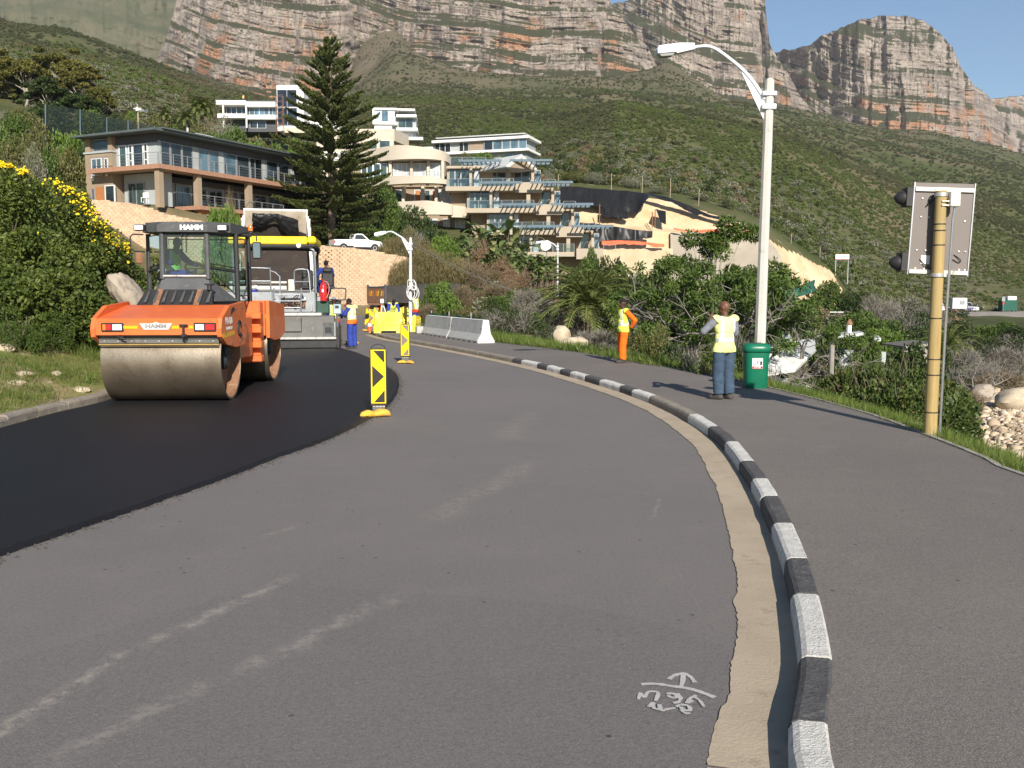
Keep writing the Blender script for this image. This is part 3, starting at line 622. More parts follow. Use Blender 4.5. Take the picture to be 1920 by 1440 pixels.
# pavement
pout = [Vector((5.6, .6, 0)), Vector((5.45, 5, 0)), gp(1920, 893, .12), gp(1840, 858, .12), gp(1742, 819, .12), gp(1620, 774, .12), gp(1500, 741, .12), gp(1420, 722, .12), gp(1330, 702, .12), gp(1200, 681, .12), gp(1080, 659, .12), gp(935, 641, .12), Vector((-2.2, 39.5, 0)), Vector((-3.6, 44.5, 0)), Vector((-3.2, 49, 0)), Vector((0, 54, 0)), Vector((6, 58, 0))]
PO = arc(pout, 10)
PK = offset(KP, 0.135)
sheet('pavement', [(p.x, p.y) for p in PK] + [(p.x, p.y) for p in reversed(PO)], 0.119, PAVE)
EDGE = M('edging_concrete', (0.33, 0.30, 0.26), (0.24, 0.22, 0.19), 3, 0.9, 0.5, 40, wear=(0.14, 0.13, 0.10), wscale=8)
edging = tag(bpy.data.objects.new('pavement_edging', None), kind='structure'); COL.objects.link(edging)
PE = resample(PO, 0.5); i_ = 6
while i_ < len(PE) - 2 and PE[i_].y < 37:
    A = PE[i_:i_ + 3]; kk = offset(A, 0.07); mb = MB(); rs = random.Random(i_)
    vv_ = [];
    for p, q in zip(A, kk):
        dzj = rs.uniform(-.004, .006)
        vv_ += [(p.x, p.y, .02), (p.x, p.y, .132 + dzj), (q.x, q.y, .130 + dzj), (q.x, q.y, -.2)]
    e_ = 0.012
    mb.add(vv_, [(4 * i + j, 4 * i + 4 + j, 4 * i + 5 + j, 4 * i + 1 + j) for i in range(len(A) - 1) for j in range(3)] + [(0, 1, 2, 3), tuple(4 * (len(A) - 1) + j for j in (3, 2, 1, 0))])
    mb.build('edging_slab', EDGE, edging); i_ += 2
# fresh asphalt mat: 35 mm thick, chamfered edge
fe = [gp(-900, 1400), gp(-250, 1140), gp(-100, 1078), gp(0, 1040), gp(130, 996), gp(257, 953), gp(411, 899), gp(514, 859), gp(591, 832), gp(655, 804), gp(690, 785), gp(722, 762), gp(740, 738), gp(744, 716), gp(738, 700), gp(716, 685), gp(690, 672), gp(662, 661), gp(632, 653)]
FE = resample(arc(fe, 8), 0.09)
rr = random.Random(5)
wob = [p + Vector((rr.uniform(-.008, .008), rr.uniform(-.008, .008), 0)) for p in FE]
left = [p for p in LK if p.y > 2.5 and p.y < 31.5]
lft = [(p.x + .05, p.y) for p in left]
top = [(p.x, p.y) for p in wob]
fo = sheet('fresh_asphalt', lft + top[::-1], 0.042, FRESH)
kq = len(wob); out_ = offset(wob, 0.05)
if (out_[10].x < wob[10].x): out_ = offset(wob, -0.05)
V = [(p.x, p.y, .042) for p in wob] + [(p.x + rr.uniform(-.012, .012), p.y + rr.uniform(-.012, .012), .002) for p in out_]
ed = npmesh('fresh_asphalt_edge', V, [(i, i + 1, i + 1 + kq, i + kq) for i in range(kq - 1)], FRESH, fo)
# dusty rim beside the fresh mat and rolled-off crumbs
CR = M('loose_crumbs', (0.075, 0.066, 0.058), (0.12, 0.105, 0.088), 30, 0.95, spec=0.1)
V = []; Q = []
for i, p in enumerate(out_):
    if p.y > 26: continue
    for _ in range(5):
        a_ = p + (out_[min(i + 1, kq - 1)] - p) * rr.random(); d_ = (a_ - wob[i]); d_.z = 0; d_.normalize()
        c_ = a_ + d_ * abs(rr.gauss(0, .07)); s_ = rr.uniform(.006, .018); o_ = len(V)
        V += [(c_.x - s_, c_.y, .003), (c_.x + s_, c_.y - s_ * .5, .003), (c_.x, c_.y + s_, .003), (c_.x, c_.y, .003 + s_)]; Q += [(o_, o_ + 1, o_ + 3), (o_ + 1, o_ + 2, o_ + 3), (o_ + 2, o_, o_ + 3)]
tag(npmesh('asphalt_crumbs', V, Q, CR), 'loose crumbs of asphalt along the edge of the fresh black mat', 'gravel', kind='stuff')
# sprayed survey mark: arrow, bar and upside-down writing
def paintline(pts, w, z=0.009):
    P = [gp(x_, y_) for x_, y_ in pts]; P = arc(P, 5); mb_.add(*strip(P, w, z))
def strip(P, w, z):
    k_ = len(P); A = []; 
    for i, p in enumerate(P):
        t_ = P[min(i + 1, k_ - 1)] - P[max(i - 1, 0)]; t_.z = 0; t_.normalize(); s_ = Vector((t_.y, -t_.x, 0)) * w * .5 * (0.7 + .5 * rr.random())
        A += [(p.x + s_.x, p.y + s_.y, z + 2e-5 * i), (p.x - s_.x, p.y - s_.y, z + 2e-5 * i)]
    return A, [(2 * i, 2 * i + 1, 2 * i + 3, 2 * i + 2) for i in range(k_ - 1)]
mb_ = MB(); zb = Vector()
for k_, (w_, ln_) in enumerate([
    (.030, [(1202, 1286), (1228, 1285), (1255, 1289), (1290, 1294), (1320, 1303), (1340, 1311)]),
    (.026, [(1276, 1293), (1280, 1280), (1281, 1268)]),
    (.026, [(1254, 1277), (1264, 1270), (1281, 1266), (1294, 1272), (1303, 1283)]),
    (.020, [(1197, 1315), (1201, 1303), (1208, 1311), (1214, 1302), (1222, 1300), (1234, 1303), (1229, 1318)]),
    (.020, [(1250, 1305), (1262, 1304), (1270, 1310), (1260, 1312), (1252, 1308)]), (.020, [(1270, 1304), (1276, 1312), (1272, 1320), (1262, 1322)]),
    (.020, [(1306, 1308), (1296, 1312), (1288, 1322), (1300, 1318)]), (.018, [(1300, 1310), (1312, 1318), (1320, 1330)]),
    (.020, [(1216, 1330), (1224, 1322), (1226, 1332), (1238, 1334), (1236, 1325), (1240, 1336), (1252, 1334), (1266, 1332)]),
    (.020, [(1268, 1330), (1276, 1326), (1290, 1328), (1294, 1336), (1282, 1336), (1276, 1330)]), (.018, [(1276, 1336), (1286, 1342), (1294, 1342)])]):
    A, Fs = strip(arc([gp(x_, y_) for x_, y_ in ln_], 5), w_, 0.009 + .0004 * k_); mb_.add(A, Fs)
sm = mb_.build('spray_marking', CHALK); tag(sm, kind='structure')
# ================================================================ MACHINES
ORANGE = M('roller_orange_paint', (0.72, 0.15, 0.035), (0.62, 0.12, 0.03), 2.5, 0.42, 0.05, 40, obj=True, wear=(0.50, 0.15, 0.06), wscale=5, coat=0.15)
DGREY = M('dark_grey_paint', (0.075, 0.078, 0.082), (0.055, 0.057, 0.06), 3, 0.5, obj=True, wear=(0.12, 0.11, 0.10), wscale=7)
BLACK = M('black_plastic', (0.018, 0.018, 0.019), (0.03, 0.029, 0.028), 5, 0.55, 0.1, 60, obj=True)
STEEL = M('drum_steel', (0.34, 0.285, 0.215), (0.25, 0.20, 0.145), 2.0, 0.36, 0.12, 25, metal=0.85, obj=True, wear=(0.20, 0.16, 0.115), wscale=2.2)
RUST = M('rusty_steel', (0.24, 0.125, 0.07), (0.16, 0.075, 0.04), 6, 0.85, 0.4, 30, obj=True, wear=(0.33, 0.22, 0.14), wscale=8)
GALV = M('galvanised_tube', (0.42, 0.43, 0.45), (0.33, 0.34, 0.36), 8, 0.35, metal=0.8, obj=True)
LGREY = M('light_grey_paint', (0.30, 0.32, 0.33), (0.24, 0.25, 0.26), 3, 0.6, obj=True, wear=(0.14, 0.125, 0.105), wscale=6)
PLATE = M('scuffed_steel_plate', (0.15, 0.148, 0.14), (0.105, 0.103, 0.098), 2.5, 0.55, 0.15, 20, metal=0.35, obj=True, wear=(0.22, 0.205, 0.18), wscale=5)
BRIGHT = M('worn_aluminium', (0.60, 0.58, 0.55), (0.46, 0.44, 0.41), 5, 0.4, metal=0.6, obj=True, wear=(0.25, 0.22, 0.18), wscale=10)
YEL = M('machine_yellow_paint', (0.80, 0.58, 0.015), (0.72, 0.50, 0.012), 2, 0.45, obj=True, wear=(0.62, 0.44, 0.05), wscale=6)
AMBER = M('amber_reflector', (0.85, 0.42, 0.01), (0.75, 0.36, 0.01), 12, 0.3, obj=True)
REDL = M('red_lens', (0.45, 0.015, 0.02), (0.36, 0.01, 0.015), 20, 0.15, spec=0.7, obj=True)
ORL = M('orange_lens', (0.75, 0.20, 0.02), (0.6, 0.15, 0.015), 20, 0.15, spec=0.7, obj=True)
WLENS = M('clear_lens', (0.72, 0.72, 0.70), (0.55, 0.55, 0.54), 25, 0.12, spec=0.8, obj=True)
WHITEP = M('white_paint', (0.74, 0.74, 0.72), (0.66, 0.66, 0.64), 2, 0.5, obj=True, wear=(0.55, 0.53, 0.48), wscale=4)
WHITEC = M('white_car_paint', (0.78, 0.78, 0.77), (0.72, 0.72, 0.71), 2, 0.25, obj=True, coat=0.4)
SILVT = M('badge_silver', (0.55, 0.55, 0.54), (0.48, 0.48, 0.47), 12, 0.4, obj=True)
REDX = M('extinguisher_red', (0.62, 0.02, 0.02), (0.52, 0.015, 0.015), 6, 0.3, obj=True, coat=0.3)
TYRE = M('tyre_rubber', (0.022, 0.021, 0.021), (0.04, 0.036, 0.032), 10, 0.85, 0.3, 40, obj=True)
BLUEP = M('blue_plastic', (0.045, 0.05, 0.30), (0.04, 0.045, 0.24), 6, 0.4, obj=True)
m, t, n, l, b = nt('cab_glass')
tr = n.new('ShaderNodeBsdfTransparent'); tr.inputs[0].default_value = (0.62, 0.78, 0.76, 1)
gl = n.new('ShaderNodeBsdfGlossy'); gl.inputs['Roughness'].default_value = 0.02
fr = n.new('ShaderNodeFresnel'); fr.inputs[0].default_value = 1.52; mx = n.new('ShaderNodeMixShader')
l.new(mapr(n, l, fr.outputs[0], 0, 1, 0.05, 1), mx.inputs[0]); l.new(tr.outputs[0], mx.inputs[1]); l.new(gl.outputs[0], mx.inputs[2]); l.new(mx.outputs[0], n['Material Output'].inputs[0])
GLASS = m
MIRR = M('mirror_glass', (0.25, 0.30, 0.36), (0.20, 0.24, 0.28), 2, 0.05, metal=0.9, obj=True)

def drum(par, y, r=0.70, w=1.0):
    X = T(0, y, r, ry=R(90))
    d = MB(X).lathe([(r - .035, -w), (r, -w), (r, w), (r - .035, w), (r - .035, -w + .001)], 64).build('drum', STEEL, par, 35)
    for s in (-1, 1):
        MB(X).lathe([(.02, s * .72), (.30, s * .72), (.34, s * .74), (r - .05, s * .78), (r - .036, s * (w - .01)), (r - .04, s * .70), (.02, s * .70)], 48).build('drum_web', RUST, d, 35)
        h = MB(X); h.lathe([(.02, s * .70), (.17, s * .70), (.17, s * .90), (.12, s * .95), (.02, s * .95)], 24)
        for k in range(8):
            a = k * math.pi / 4; h.cyl((.23 * math.cos(a), .23 * math.sin(a), s * .70), (.23 * math.cos(a), .23 * math.sin(a), s * .76), .022, 6)
        h.build('hub_motor', BLACK, d, 35)
    return d
rl = thing('road_roller', 'orange tandem road roller with dark grey glazed cab on fresh asphalt', 'road roller', (-5.97, 16.35, .042), R(2.5))
drum(rl, 0)
drum(rl, 3.6)
# front frame: hood over the drum, sloping back to the cab
f = MB()
hood = [(-.86, 1.18), (-.86, 1.40), (-.80, 1.455), (.62, 1.66), (.86, 1.66), (.86, 1.46), (-.70, 1.44), (-.78, 1.18)]
f.prism(hood, -1.0, 1.0, 'x')
fo = f.build('front_hood', ORANGE, rl)
side = [(-.86, 1.15), (-.88, 1.28), (-.80, 1.46), (-.30, 1.66), (.74, 1.72), (.84, 1.60), (.88, 1.10), (.74, .94), (.1, .92), (-.52, 1.0)]
for s in (-1, 1):
    sp_ = MB().prism(side, s * 1.002, s * 1.075, 'x').build('side_plate', ORANGE, rl)
    bo = MB()
    for (y_, z_) in ((-.6, 1.2), (-.3, 1.5), (.1, 1.6), (.55, 1.62), (.75, 1.3), (.7, 1.05), (.35, 1.0), (-.2, 1.0), (.2, 1.35)):
        bo.cyl((s * 1.07, y_, z_), (s * 1.088, y_, z_), .018, 6)
    tag(bo.build('bolts', DGREY, sp_), kind='stuff')
    MB().prism([(-.80, 1.12), (-.02, 1.15), (-.02, 1.22), (-.82, 1.19)], s * 1.076, s * 1.0785, 'x').build('reflector_stripe', AMBER, sp_)
    MB().tube([(s * 1.08, .33 + .11 * math.cos(a), 1.25 + .13 * math.sin(a)) for a in np.linspace(0, 5.6, 16)] + [(s * 1.1, .42, 1.12), (s * 1.02, .40, 1.0)], .018, 6).build('hose', BLACK, sp_, True)
    MB().box(s * .90 - .04, s * .90 + .04, -.12, .30, .62, 1.3, .02).build('drum_fork', BLACK, rl)
    MB().prism([(-.25, 1.50), (.05, 1.58), (-.03, 1.64), (-.2, 1.6)], s * 1.0765, s * 1.079, 'x').build('lifting_eye', BLACK, sp_)
lettering('model_lettering', 'HD', .17, Matrix.Translation((1.079, -.49, 1.395)) @ Matrix.Rotation(R(90), 4, 'Z') @ Matrix.Rotation(R(90), 4, 'X'), SILVT, rl, .004, sx=.82)
lettering('model_lettering', '120', .17, Matrix.Translation((1.079, -.255, 1.395)) @ Matrix.Rotation(R(90), 4, 'Z') @ Matrix.Rotation(R(90), 4, 'X'), SILVT, rl, .004, sx=.82)
lettering('model_lettering', 'OSCILLATION', .075, Matrix.Translation((1.079, -.36, 1.27)) @ Matrix.Rotation(R(90), 4, 'Z') @ Matrix.Rotation(R(90), 4, 'X'), SILVT, rl, .002, sx=.8)
# badge, stripes and lamps on the front edge
bd = MB().prism([(-.27, 1.375), (-.06, 1.375), (0, 1.40), (.06, 1.375), (.27, 1.375), (.20, 1.27), (-.20, 1.27)], -.875, -.861).build('badge', SILVT, rl)
lettering('badge_lettering', 'HAMM', .095, facing(0, -.8765, 1.325), M('badge_text', (.25, .25, .25), None, 9, .6), bd, .004, sx=1.25)
for x0, x1 in ((-.62, -.30), (.26, .38), (.54, .61)): MB().box(x0, x1, -.872, -.861, 1.285, 1.335).build('reflector_stripe', AMBER, rl)
for s in (-1, 1):
    x0 = -1.0 + .10 if s < 0 else .62
    lb = MB().box(x0, x0 + .37, -.885, -.80, 1.235, 1.385, .015).build('lamp_cluster', BLACK, rl)
    a, b_ = (x0 + .03, x0 + .17), (x0 + .19, x0 + .345)
    red, wh = (a, b_) if s < 0 else (b_, a)
    MB().box(red[0] + (.055 if s < 0 else 0), red[1], -.893, -.884, 1.262, 1.36, .004).build('tail_lamp', REDL, lb)
    if s < 0: MB().box(red[0], red[0] + .05, -.893, -.884, 1.262, 1.36, .004).build('indicator_lamp', ORL, lb)
    MB().box(wh[0], wh[1], -.893, -.884, 1.262, 1.36, .004).build('headlamp', WLENS, lb)
tw = MB().box(.42, .50, -.93, -.86, 1.15, 1.20, .01).tube([(.46, -.92, 1.15), (.46, -.92, 1.35)], .02, 6).box(.39, .53, -.925, -.875, 1.33, 1.36, .01)
tw.build('tow_hitch', BLACK, rl)
# sprinkler bar, scraper
MB().box(-.97, .97, -.70, -.62, 1.12, 1.19, .01).build('scraper_mount', BLACK, rl)
sc_ = MB().box(-1.0, .99, -.735, -.715, 1.035, 1.11, .004).build('scraper_blade', PLATE, rl)
bo = MB()
for k in range(9): bo.cyl((-.9 + k * .225, -.74, 1.072), (-.9 + k * .225, -.752, 1.072), .013, 6)
tag(bo.build('bolts', BRIGHT, sc_), kind='stuff')
MB().tube([(-1.0, -.735, 1.012), (.99, -.735, 1.012)], .016, 8).build('sprinkler_bar', M('brass_tube', (.5, .33, .1), None, 8, .4, metal=.7), rl)
MB().tube([(-.62, -.80, 1.17), (-.60, -.84, 1.13), (-.52, -.84, 1.11)], .014, 6).tube([(-.66, -.83, 1.15), (-.55, -.83, 1.15)], .01, 6).build('tap', BLACK, rl)
MB().prism([(-.78, 1.185), (-.62, 1.185), (-.62, 1.10), (-.74, 1.10)], -.98, .98, 'x').build('drum_cover', PLATE, rl)
# slatted filler cover on the hood
vc = MB().slab([(-.83, .60, 1.655), (.52, .60, 1.655), (.46, .92, 1.94), (-.74, .92, 1.94)], (0, .8, -.6), .10).build('vent_cover', BLACK, rl)
for k in range(8):
    x = -.70 + k * .16
    MB().slab([(x, .61, 1.70), (x + .055, .61, 1.70), (x + .05, .86, 1.905), (x + .02, .86, 1.905)], (0, -.75, .66), .018).build('vent_rib', DGREY, vc)
for x in (-.52, .20):
    MB().slab([(x, .56, 1.64), (x + .10, .56, 1.64), (x + .10, .90, 1.93), (x, .90, 1.93)], (0, -.75, .66), .022).build('rubber_latch', RUST, vc)
MB().cyl((.42, .86, 1.93), (.42, .86, 2.02), .045, 12).box(.34, .50, .80, .92, 2.02, 2.05, .01).build('filler_cap', BLACK, rl)
# cab
CX = -.12
def P(x, y, z): return (CX + x, y, z)
c0 = [(-.42, 1.22), (.42, 1.22), (.84, 1.72), (.84, 2.75), (-.84, 2.75), (-.84, 1.72)]                # plan
MB().prism([(CX + x, y) for x, y in ((-.42, 1.24), (.42, 1.24), (.84, 1.74), (.84, 2.74), (-.84, 2.74), (-.84, 1.74))], 1.50, 1.72, 'z').build('cab_base', DGREY, rl)
MB().slab([P(-.52, 1.02, 1.72), P(.60, 1.02, 1.72), P(.42, 1.22, 2.16), P(-.42, 1.22, 2.16)], (0, 1, -.3), .05).build('cab_front_panel', DGREY, rl)
for s in (-1, 1):
    MB().slab([P(s * .42, 1.22, 2.16), P(s * .60, 1.02, 1.72), P(s * .86, 1.72, 1.72)], (-s * .7, .6, 0), .04).build('cab_side_panel', DGREY, rl)
ro = MB().prism([(CX + x, y) for x, y in ((-.46, 1.12), (.46, 1.12), (.82, 1.40), (.88, 2.85), (-.88, 2.85), (-.82, 1.40))], 3.01, 3.15, 'z').prism([(CX + x, y) for x, y in ((-.40, 1.2), (.40, 1.2), (.80, 1.5), (.84, 2.75), (-.84, 2.75), (-.80, 1.5))], 3.15, 3.20, 'z').build('cab_roof', DGREY, rl)
lettering('roof_lettering', 'HAMM', .12, facing(CX + .18, 1.097, 3.085), WHITEP, ro, .008, sx=1.2)
posts = [((-.42, 1.22), 2.14), ((.42, 1.22), 2.14), ((.84, 1.72), 1.70), ((.84, 2.70), 1.70), ((-.84, 2.70), 1.70), ((-.84, 1.72), 1.70)]
for (x, y), z in posts:
    MB().tube([P(x, y, z), P(x * .985, y + .01, 3.0)], .05, 8).build('cab_pillar', DGREY if abs(x) < .5 else BLACK, rl, True)
def pane(a, b_, name='window'):
    """glazed bay between two cab pillars with its rubber frame"""
    A = Vector(a[0]); B = Vector(b_[0]); A2 = Vector(a[1]); B2 = Vector(b_[1])
    nn = (B - A).cross(A2 - A).normalized()
    c = (A + B + A2 + B2) / 4; ins = [p + (c - p).normalized() * .045 for p in (A, B, B2, A2)]
    w = MB().quad(*ins).build(name, GLASS, rl, fix=False)
    fr_ = MB().tube([*ins, ins[0]], .014, 5, False); fr_.build('window_frame', BLACK, w)
    return w
pane((P(-.42, 1.22, 2.18), P(-.42, 1.22, 3.0)), (P(.42, 1.22, 2.18), P(.42, 1.22, 3.0)), 'windscreen')
MB().tube([P(-.40, 1.20, 2.19), P(.40, 1.20, 2.19)], .025, 8).build('wiper_rail', BRIGHT, rl, True)
for s in (-1, 1):
    pane((P(s * .42, 1.22, 2.40), P(s * .42, 1.22, 3.0)), (P(s * .84, 1.72, 2.32), P(s * .84, 1.72, 2.98)))
    pane((P(s * .47, 1.27, 2.30), P(s * .42, 1.22, 2.37)), (P(s * .84, 1.72, 1.78), P(s * .84, 1.72, 2.28)))
    MB().tube([P(s * .42, 1.22, 2.36), P(s * .84, 1.72, 2.29)], .03, 6).build('window_bar', BLACK, rl)
    pane((P(s * .84, 1.76, 1.78), P(s * .84, 1.76, 2.98)), (P(s * .84, 2.66, 1.78), P(s * .84, 2.66, 2.98)))
pane((P(.80, 2.72, 2.0), P(.80, 2.72, 2.98)), (P(-.80, 2.72, 2.0), P(-.80, 2.72, 2.98)), 'rear_window')
for dx in (-.03, .05):
    MB().tube([P(dx, 1.19, 3.02), P(dx, 1.17, 2.62)], .010, 5).build('wiper', BLACK, rl)
for x in (-.76, .76):
    L_ = MB().box(CX + x - .10, CX + x + .10, 1.02, 1.16, 3.02, 3.14, .02).build('work_lamp', BLACK, rl)
    MB().box(CX + x - .08, CX + x + .08, 1.008, 1.021, 3.035, 3.125, .006).build('lamp_glass', WLENS, L_)
# seat, steering console, wheel
se = MB().box(CX - .78, CX - .32, 2.0, 2.45, 2.0, 2.12, .05).box(CX - .80, CX - .70, 2.0, 2.45, 2.1, 2.6, .05).box(CX - .7, CX - .4, 2.1, 2.4, 1.72, 2.0, .02)
se.build('seat', BLACK, rl)
MB().box(CX - .1, CX + .35, 1.35, 1.6, 1.72, 2.22, .05).build('steering_console', BLACK, rl)
MB(T(CX + .08, 1.62, 2.34, rx=R(-35))).tube([(.19 * math.cos(a), .19 * math.sin(a), 0) for a in np.linspace(0, 2 * math.pi, 25)], .016, 6).tube([(-.19, 0, 0), (.19, 0, 0)], .014, 5).tube([(0, 0, 0), (0, 0, -.2)], .03, 6).build('steering_wheel', BLACK, rl, True)
# mirrors and beacon on brackets
mb = MB().tube([P(-.86, 1.55, 2.98), P(-1.02, 1.45, 2.98), P(-1.06, 1.42, 2.93), P(-1.06, 1.42, 2.72), P(-1.0, 1.45, 2.66), P(-.86, 1.6, 2.66)], .014, 6)
mb.build('mirror_bracket', BLACK, rl, True)
MB().box(CX - 1.0, CX - .86, 1.44, 1.50, 2.42, 2.64, .03).build('mirror', RUST, rl)
mb = MB().tube(arc([P(.90, 1.7, 3.0), P(1.1, 1.5, 3.02), P(1.28, 1.42, 2.98), P(1.30, 1.40, 2.85)], 4), .014, 6).build('mirror_bracket', BLACK, rl, True)
mi_ = MB().box(CX + 1.22, CX + 1.39, 1.38, 1.42, 2.52, 2.84, .02).build('mirror', BLACK, rl)
MB().box(CX + 1.24, CX + 1.37, 1.374, 1.379, 2.54, 2.82).build('mirror_glass', MIRR, mi_)
bc_ = MB().lathe([(.05, 0), (.05, .03), (.015, .035), (.015, .05)], 12, T(CX + 1.18, 1.46, 3.0)).build('beacon', BLACK, rl)
MB().lathe([(.045, .05), (.045, .13), (.03, .16), (.005, .165)], 14, T(CX + 1.18, 1.46, 3.0)).build('beacon_lens', ORL, bc_, True)
# rear frame
MB().prism([(2.75, 1.0), (2.75, 1.72), (4.45, 1.60), (4.45, 1.15), (4.2, 1.0)], -1.0, 1.0, 'x').build('rear_hood', ORANGE, rl)
MB().prism([(2.78, 1.35), (2.78, 1.44), (4.4, 1.40), (4.4, 1.32)], 1.001, 1.004, 'x').build('reflector_stripe', AMBER, rl)
for s in (-1, 1):
    MB().prism([(2.85, 1.72), (4.4, 1.62), (4.45, 1.0), (3.9, .88), (3.3, .88), (2.85, .95)], s * 1.005, s * 1.075, 'x').build('side_plate', ORANGE, rl)
    MB().box(s * .90 - .04, s * .90 + .04, 3.4, 3.8, .62, 1.3, .02).build('drum_fork', BLACK, rl)
MB().box(-.55, .55, .86, 2.76, .55, 1.48, .03).build('articulated_frame', BLACK, rl)
st = MB().box(.56, .98, 2.42, 2.74, .46, 1.70, .02).build('step_column', ORANGE, rl)
for z in (.50, .78, 1.08, 1.36): MB().box(.60, 1.04, 2.20, 2.415, z, z + .12, .01).build('step', ORANGE, st)
MB().box(.55, .90, 1.0, 2.1, .6, 1.45, .05).build('engine_cover', ORANGE, rl)
MB().tube([P(.90, 1.85, 1.75), P(.98, 1.9, 2.0), P(.98, 1.9, 2.9)], .016, 6).build('handrail', BLACK, rl, True)
# ---------------------------------------------------------------- asphalt paver
pv = thing('asphalt_paver', 'grey road paver with yellow canopy, tubular rails and steel screed', 'road paver', (-8.0, 31.0, .0), R(8))
sd = MB().box(-2.15, 2.05, .05, .62, .30, 1.13, .02).build('screed_box', PLATE, pv)
MB().box(-2.15, 2.12, -.02, .70, .045, .30, .02).build('screed_plate', BLACK, pv)
MB().box(.15, 2.10, -.06, .03, .34, .42, .01).build('step_bar', BRIGHT, pv)
MB().box(-2.1, .10, -.04, .03, .305, .34, .008).build('step_bar', BRIGHT, pv)
MB().box(-2.2, -.62, .0, .62, 1.132, 1.23, .01).box(-.52, 1.62, .0, .62, 1.132, 1.23, .01).build('walkway_tread', BRIGHT, pv)
MB().box(-.61, -.53, .0, .06, .20, 1.25, .005).build('screed_joint', BLACK, pv)
MB().tube([(-.1, .02, 1.05), (-.1, .02, .60), (.95, .02, .60), (.95, .02, 1.05)], .018, 6).build('grab_hoop', BLACK, pv)
eb = MB().box(1.64, 2.08, .05, .55, .42, .92, .02).build('end_gate_box', LGREY, pv)
MB().box(1.72, 1.94, .035, .05, .55, .74).build('vent', BLACK, eb)
MB().box(2.12, 2.20, -.1, 1.6, .045, .75, .01).build('end_gate', BLACK, pv)
MB().tube([(2.14, -.02, .15), (2.14, -.02, 1.2)], .045, 8).build('control_post', PLATE, pv)
cp = MB().box(2.0, 2.28, -.10, .02, 1.18, 1.52, .03).build('control_panel', M('panel_blue_grey', (.33, .42, .47), None, 6, .4, obj=True), pv)
MB().box(2.08, 2.20, -.106, -.101, 1.38, 1.47).build('display', BLACK, cp)
for i in range(3):
    for j in range(2): MB().box(2.06 + i * .06, 2.10 + i * .06, -.108, -.101, 1.22 + j * .06, 1.26 + j * .06, .004).build('button', WHITEP, cp)
MB().box(-1.9, 1.5, .95, 2.2, .35, 1.2, .03).build('tractor_rear', DGREY, pv)
MB().box(-1.8, -.1, 1.2, 2.3, 1.2, 1.92, .04).build('engine_cover', LGREY, pv)
op = MB().box(-.1, 1.35, 1.25, 2.3, 1.2, 1.90, .04).build('engine_cover', LGREY, pv)
MB().box(.15, 1.0, 1.235, 1.25, 1.35, 1.72).build('hatch_opening', BLACK, op)
mb = MB()
for k in range(9): mb.cyl((.2 + k * .09, 1.20, 1.40 + .03 * math.sin(k * 2)), (.26 + k * .09, 1.23, 1.56 + .04 * math.cos(k * 3)), .035, 6)
mb.build('hydraulic_valves', RUST, pv)
for x in (-1.3, .95): MB().box(x - .09, x + .09, 1.1, 1.2, 1.62, 1.74, .03).build('work_lamp', WLENS, pv)
for x in (-1.45, 1.15): MB().tube([(x, .5, 1.15), (x, .9, .75), (x + .05, 2.3, .62)], .07, 6).build('tow_arm', PLATE, pv)
MB().box(-1.9, 1.5, 2.2, 5.4, .25, 1.75, .05).build('tractor_body', LGREY, pv)
for s in (-1, 1): MB().prism([(2.4, .02), (5.2, .02), (5.5, .4), (5.2, .8), (2.4, .8), (2.1, .4)], (s * 1.15 - .2), (s * 1.15 + .2), 'x').build('crawler_track', TYRE, pv)
MB().prism([(5.4, .5), (7.0, .35), (7.0, 1.2), (5.4, 1.7)], -1.7, 1.4, 'x').build('hopper', DGREY, pv)
MB().box(-1.75, 1.35, 1.6, 3.9, 1.93, 2.0, .01).build('operator_platform', PLATE, pv)
MB().box(-1.6, .35, 1.62, 1.70, 2.0, 2.14, .01).box(-1.6, .35, 1.62, 1.70, 2.22, 2.30, .01).build('platform_beam', BRIGHT, pv)
MB().box(.40, .62, 1.55, 1.75, 1.95, 2.36, .02).build('switch_cabinet', M('cream_cabinet', (.55, .54, .45), None, 5, .5, obj=True), pv)
hp = lambda pts, r=.024, nm='guard_rail': MB().tube(pts, r, 8).build(nm, GALV, pv, True)
hp(arc([(-1.38, 1.55, 1.4), (-1.38, 1.55, 2.62), (-1.28, 1.55, 2.74), (-.30, 1.55, 2.74), (-.20, 1.55, 2.62), (-.20, 1.55, 1.3)], 4))
hp([(-1.38, 1.55, 2.30), (-.20, 1.55, 2.30)]); hp([(-.20, 1.55, 2.66), (-.02, 1.50, 2.60), (.14, 1.45, 2.45), (.16, 1.1, 1.2)])
hp(arc([(.62, 1.55, 2.2), (.62, 1.55, 2.60), (.70, 1.55, 2.70), (1.0, 1.55, 2.70), (1.12, 1.5, 2.55), (1.22, 1.2, 1.25)], 4)); hp([(.62, 1.55, 2.28), (1.15, 1.45, 2.28)])
for x in (.02, .92): hp([(x, .3, 1.2), (x, .62, 2.05)], .026, 'ladder_rail')
for z in (1.4, 1.62, 1.84): hp([(.02, .3 + (z - 1.2) * .38, z), (.92, .3 + (z - 1.2) * .38, z)], .016, 'ladder_rung')
for x in (-1.5, 1.0):
    MB().box(x - .2, x + .2, 2.3, 2.5, 2.0, 2.7, .04).box(x - .22, x + .22, 1.95, 2.4, 2.02, 2.14, .04).build('console', BLACK, pv)
MB(T(.85, 2.2, 2.62, rx=R(25))).tube([(.17 * math.cos(a), .17 * math.sin(a), 0) for a in np.linspace(0, 6.3, 21)], .018, 6).tube([(0, 0, 0), (0, 0, -.5)], .03).build('steering_wheel', BLACK, pv, True)
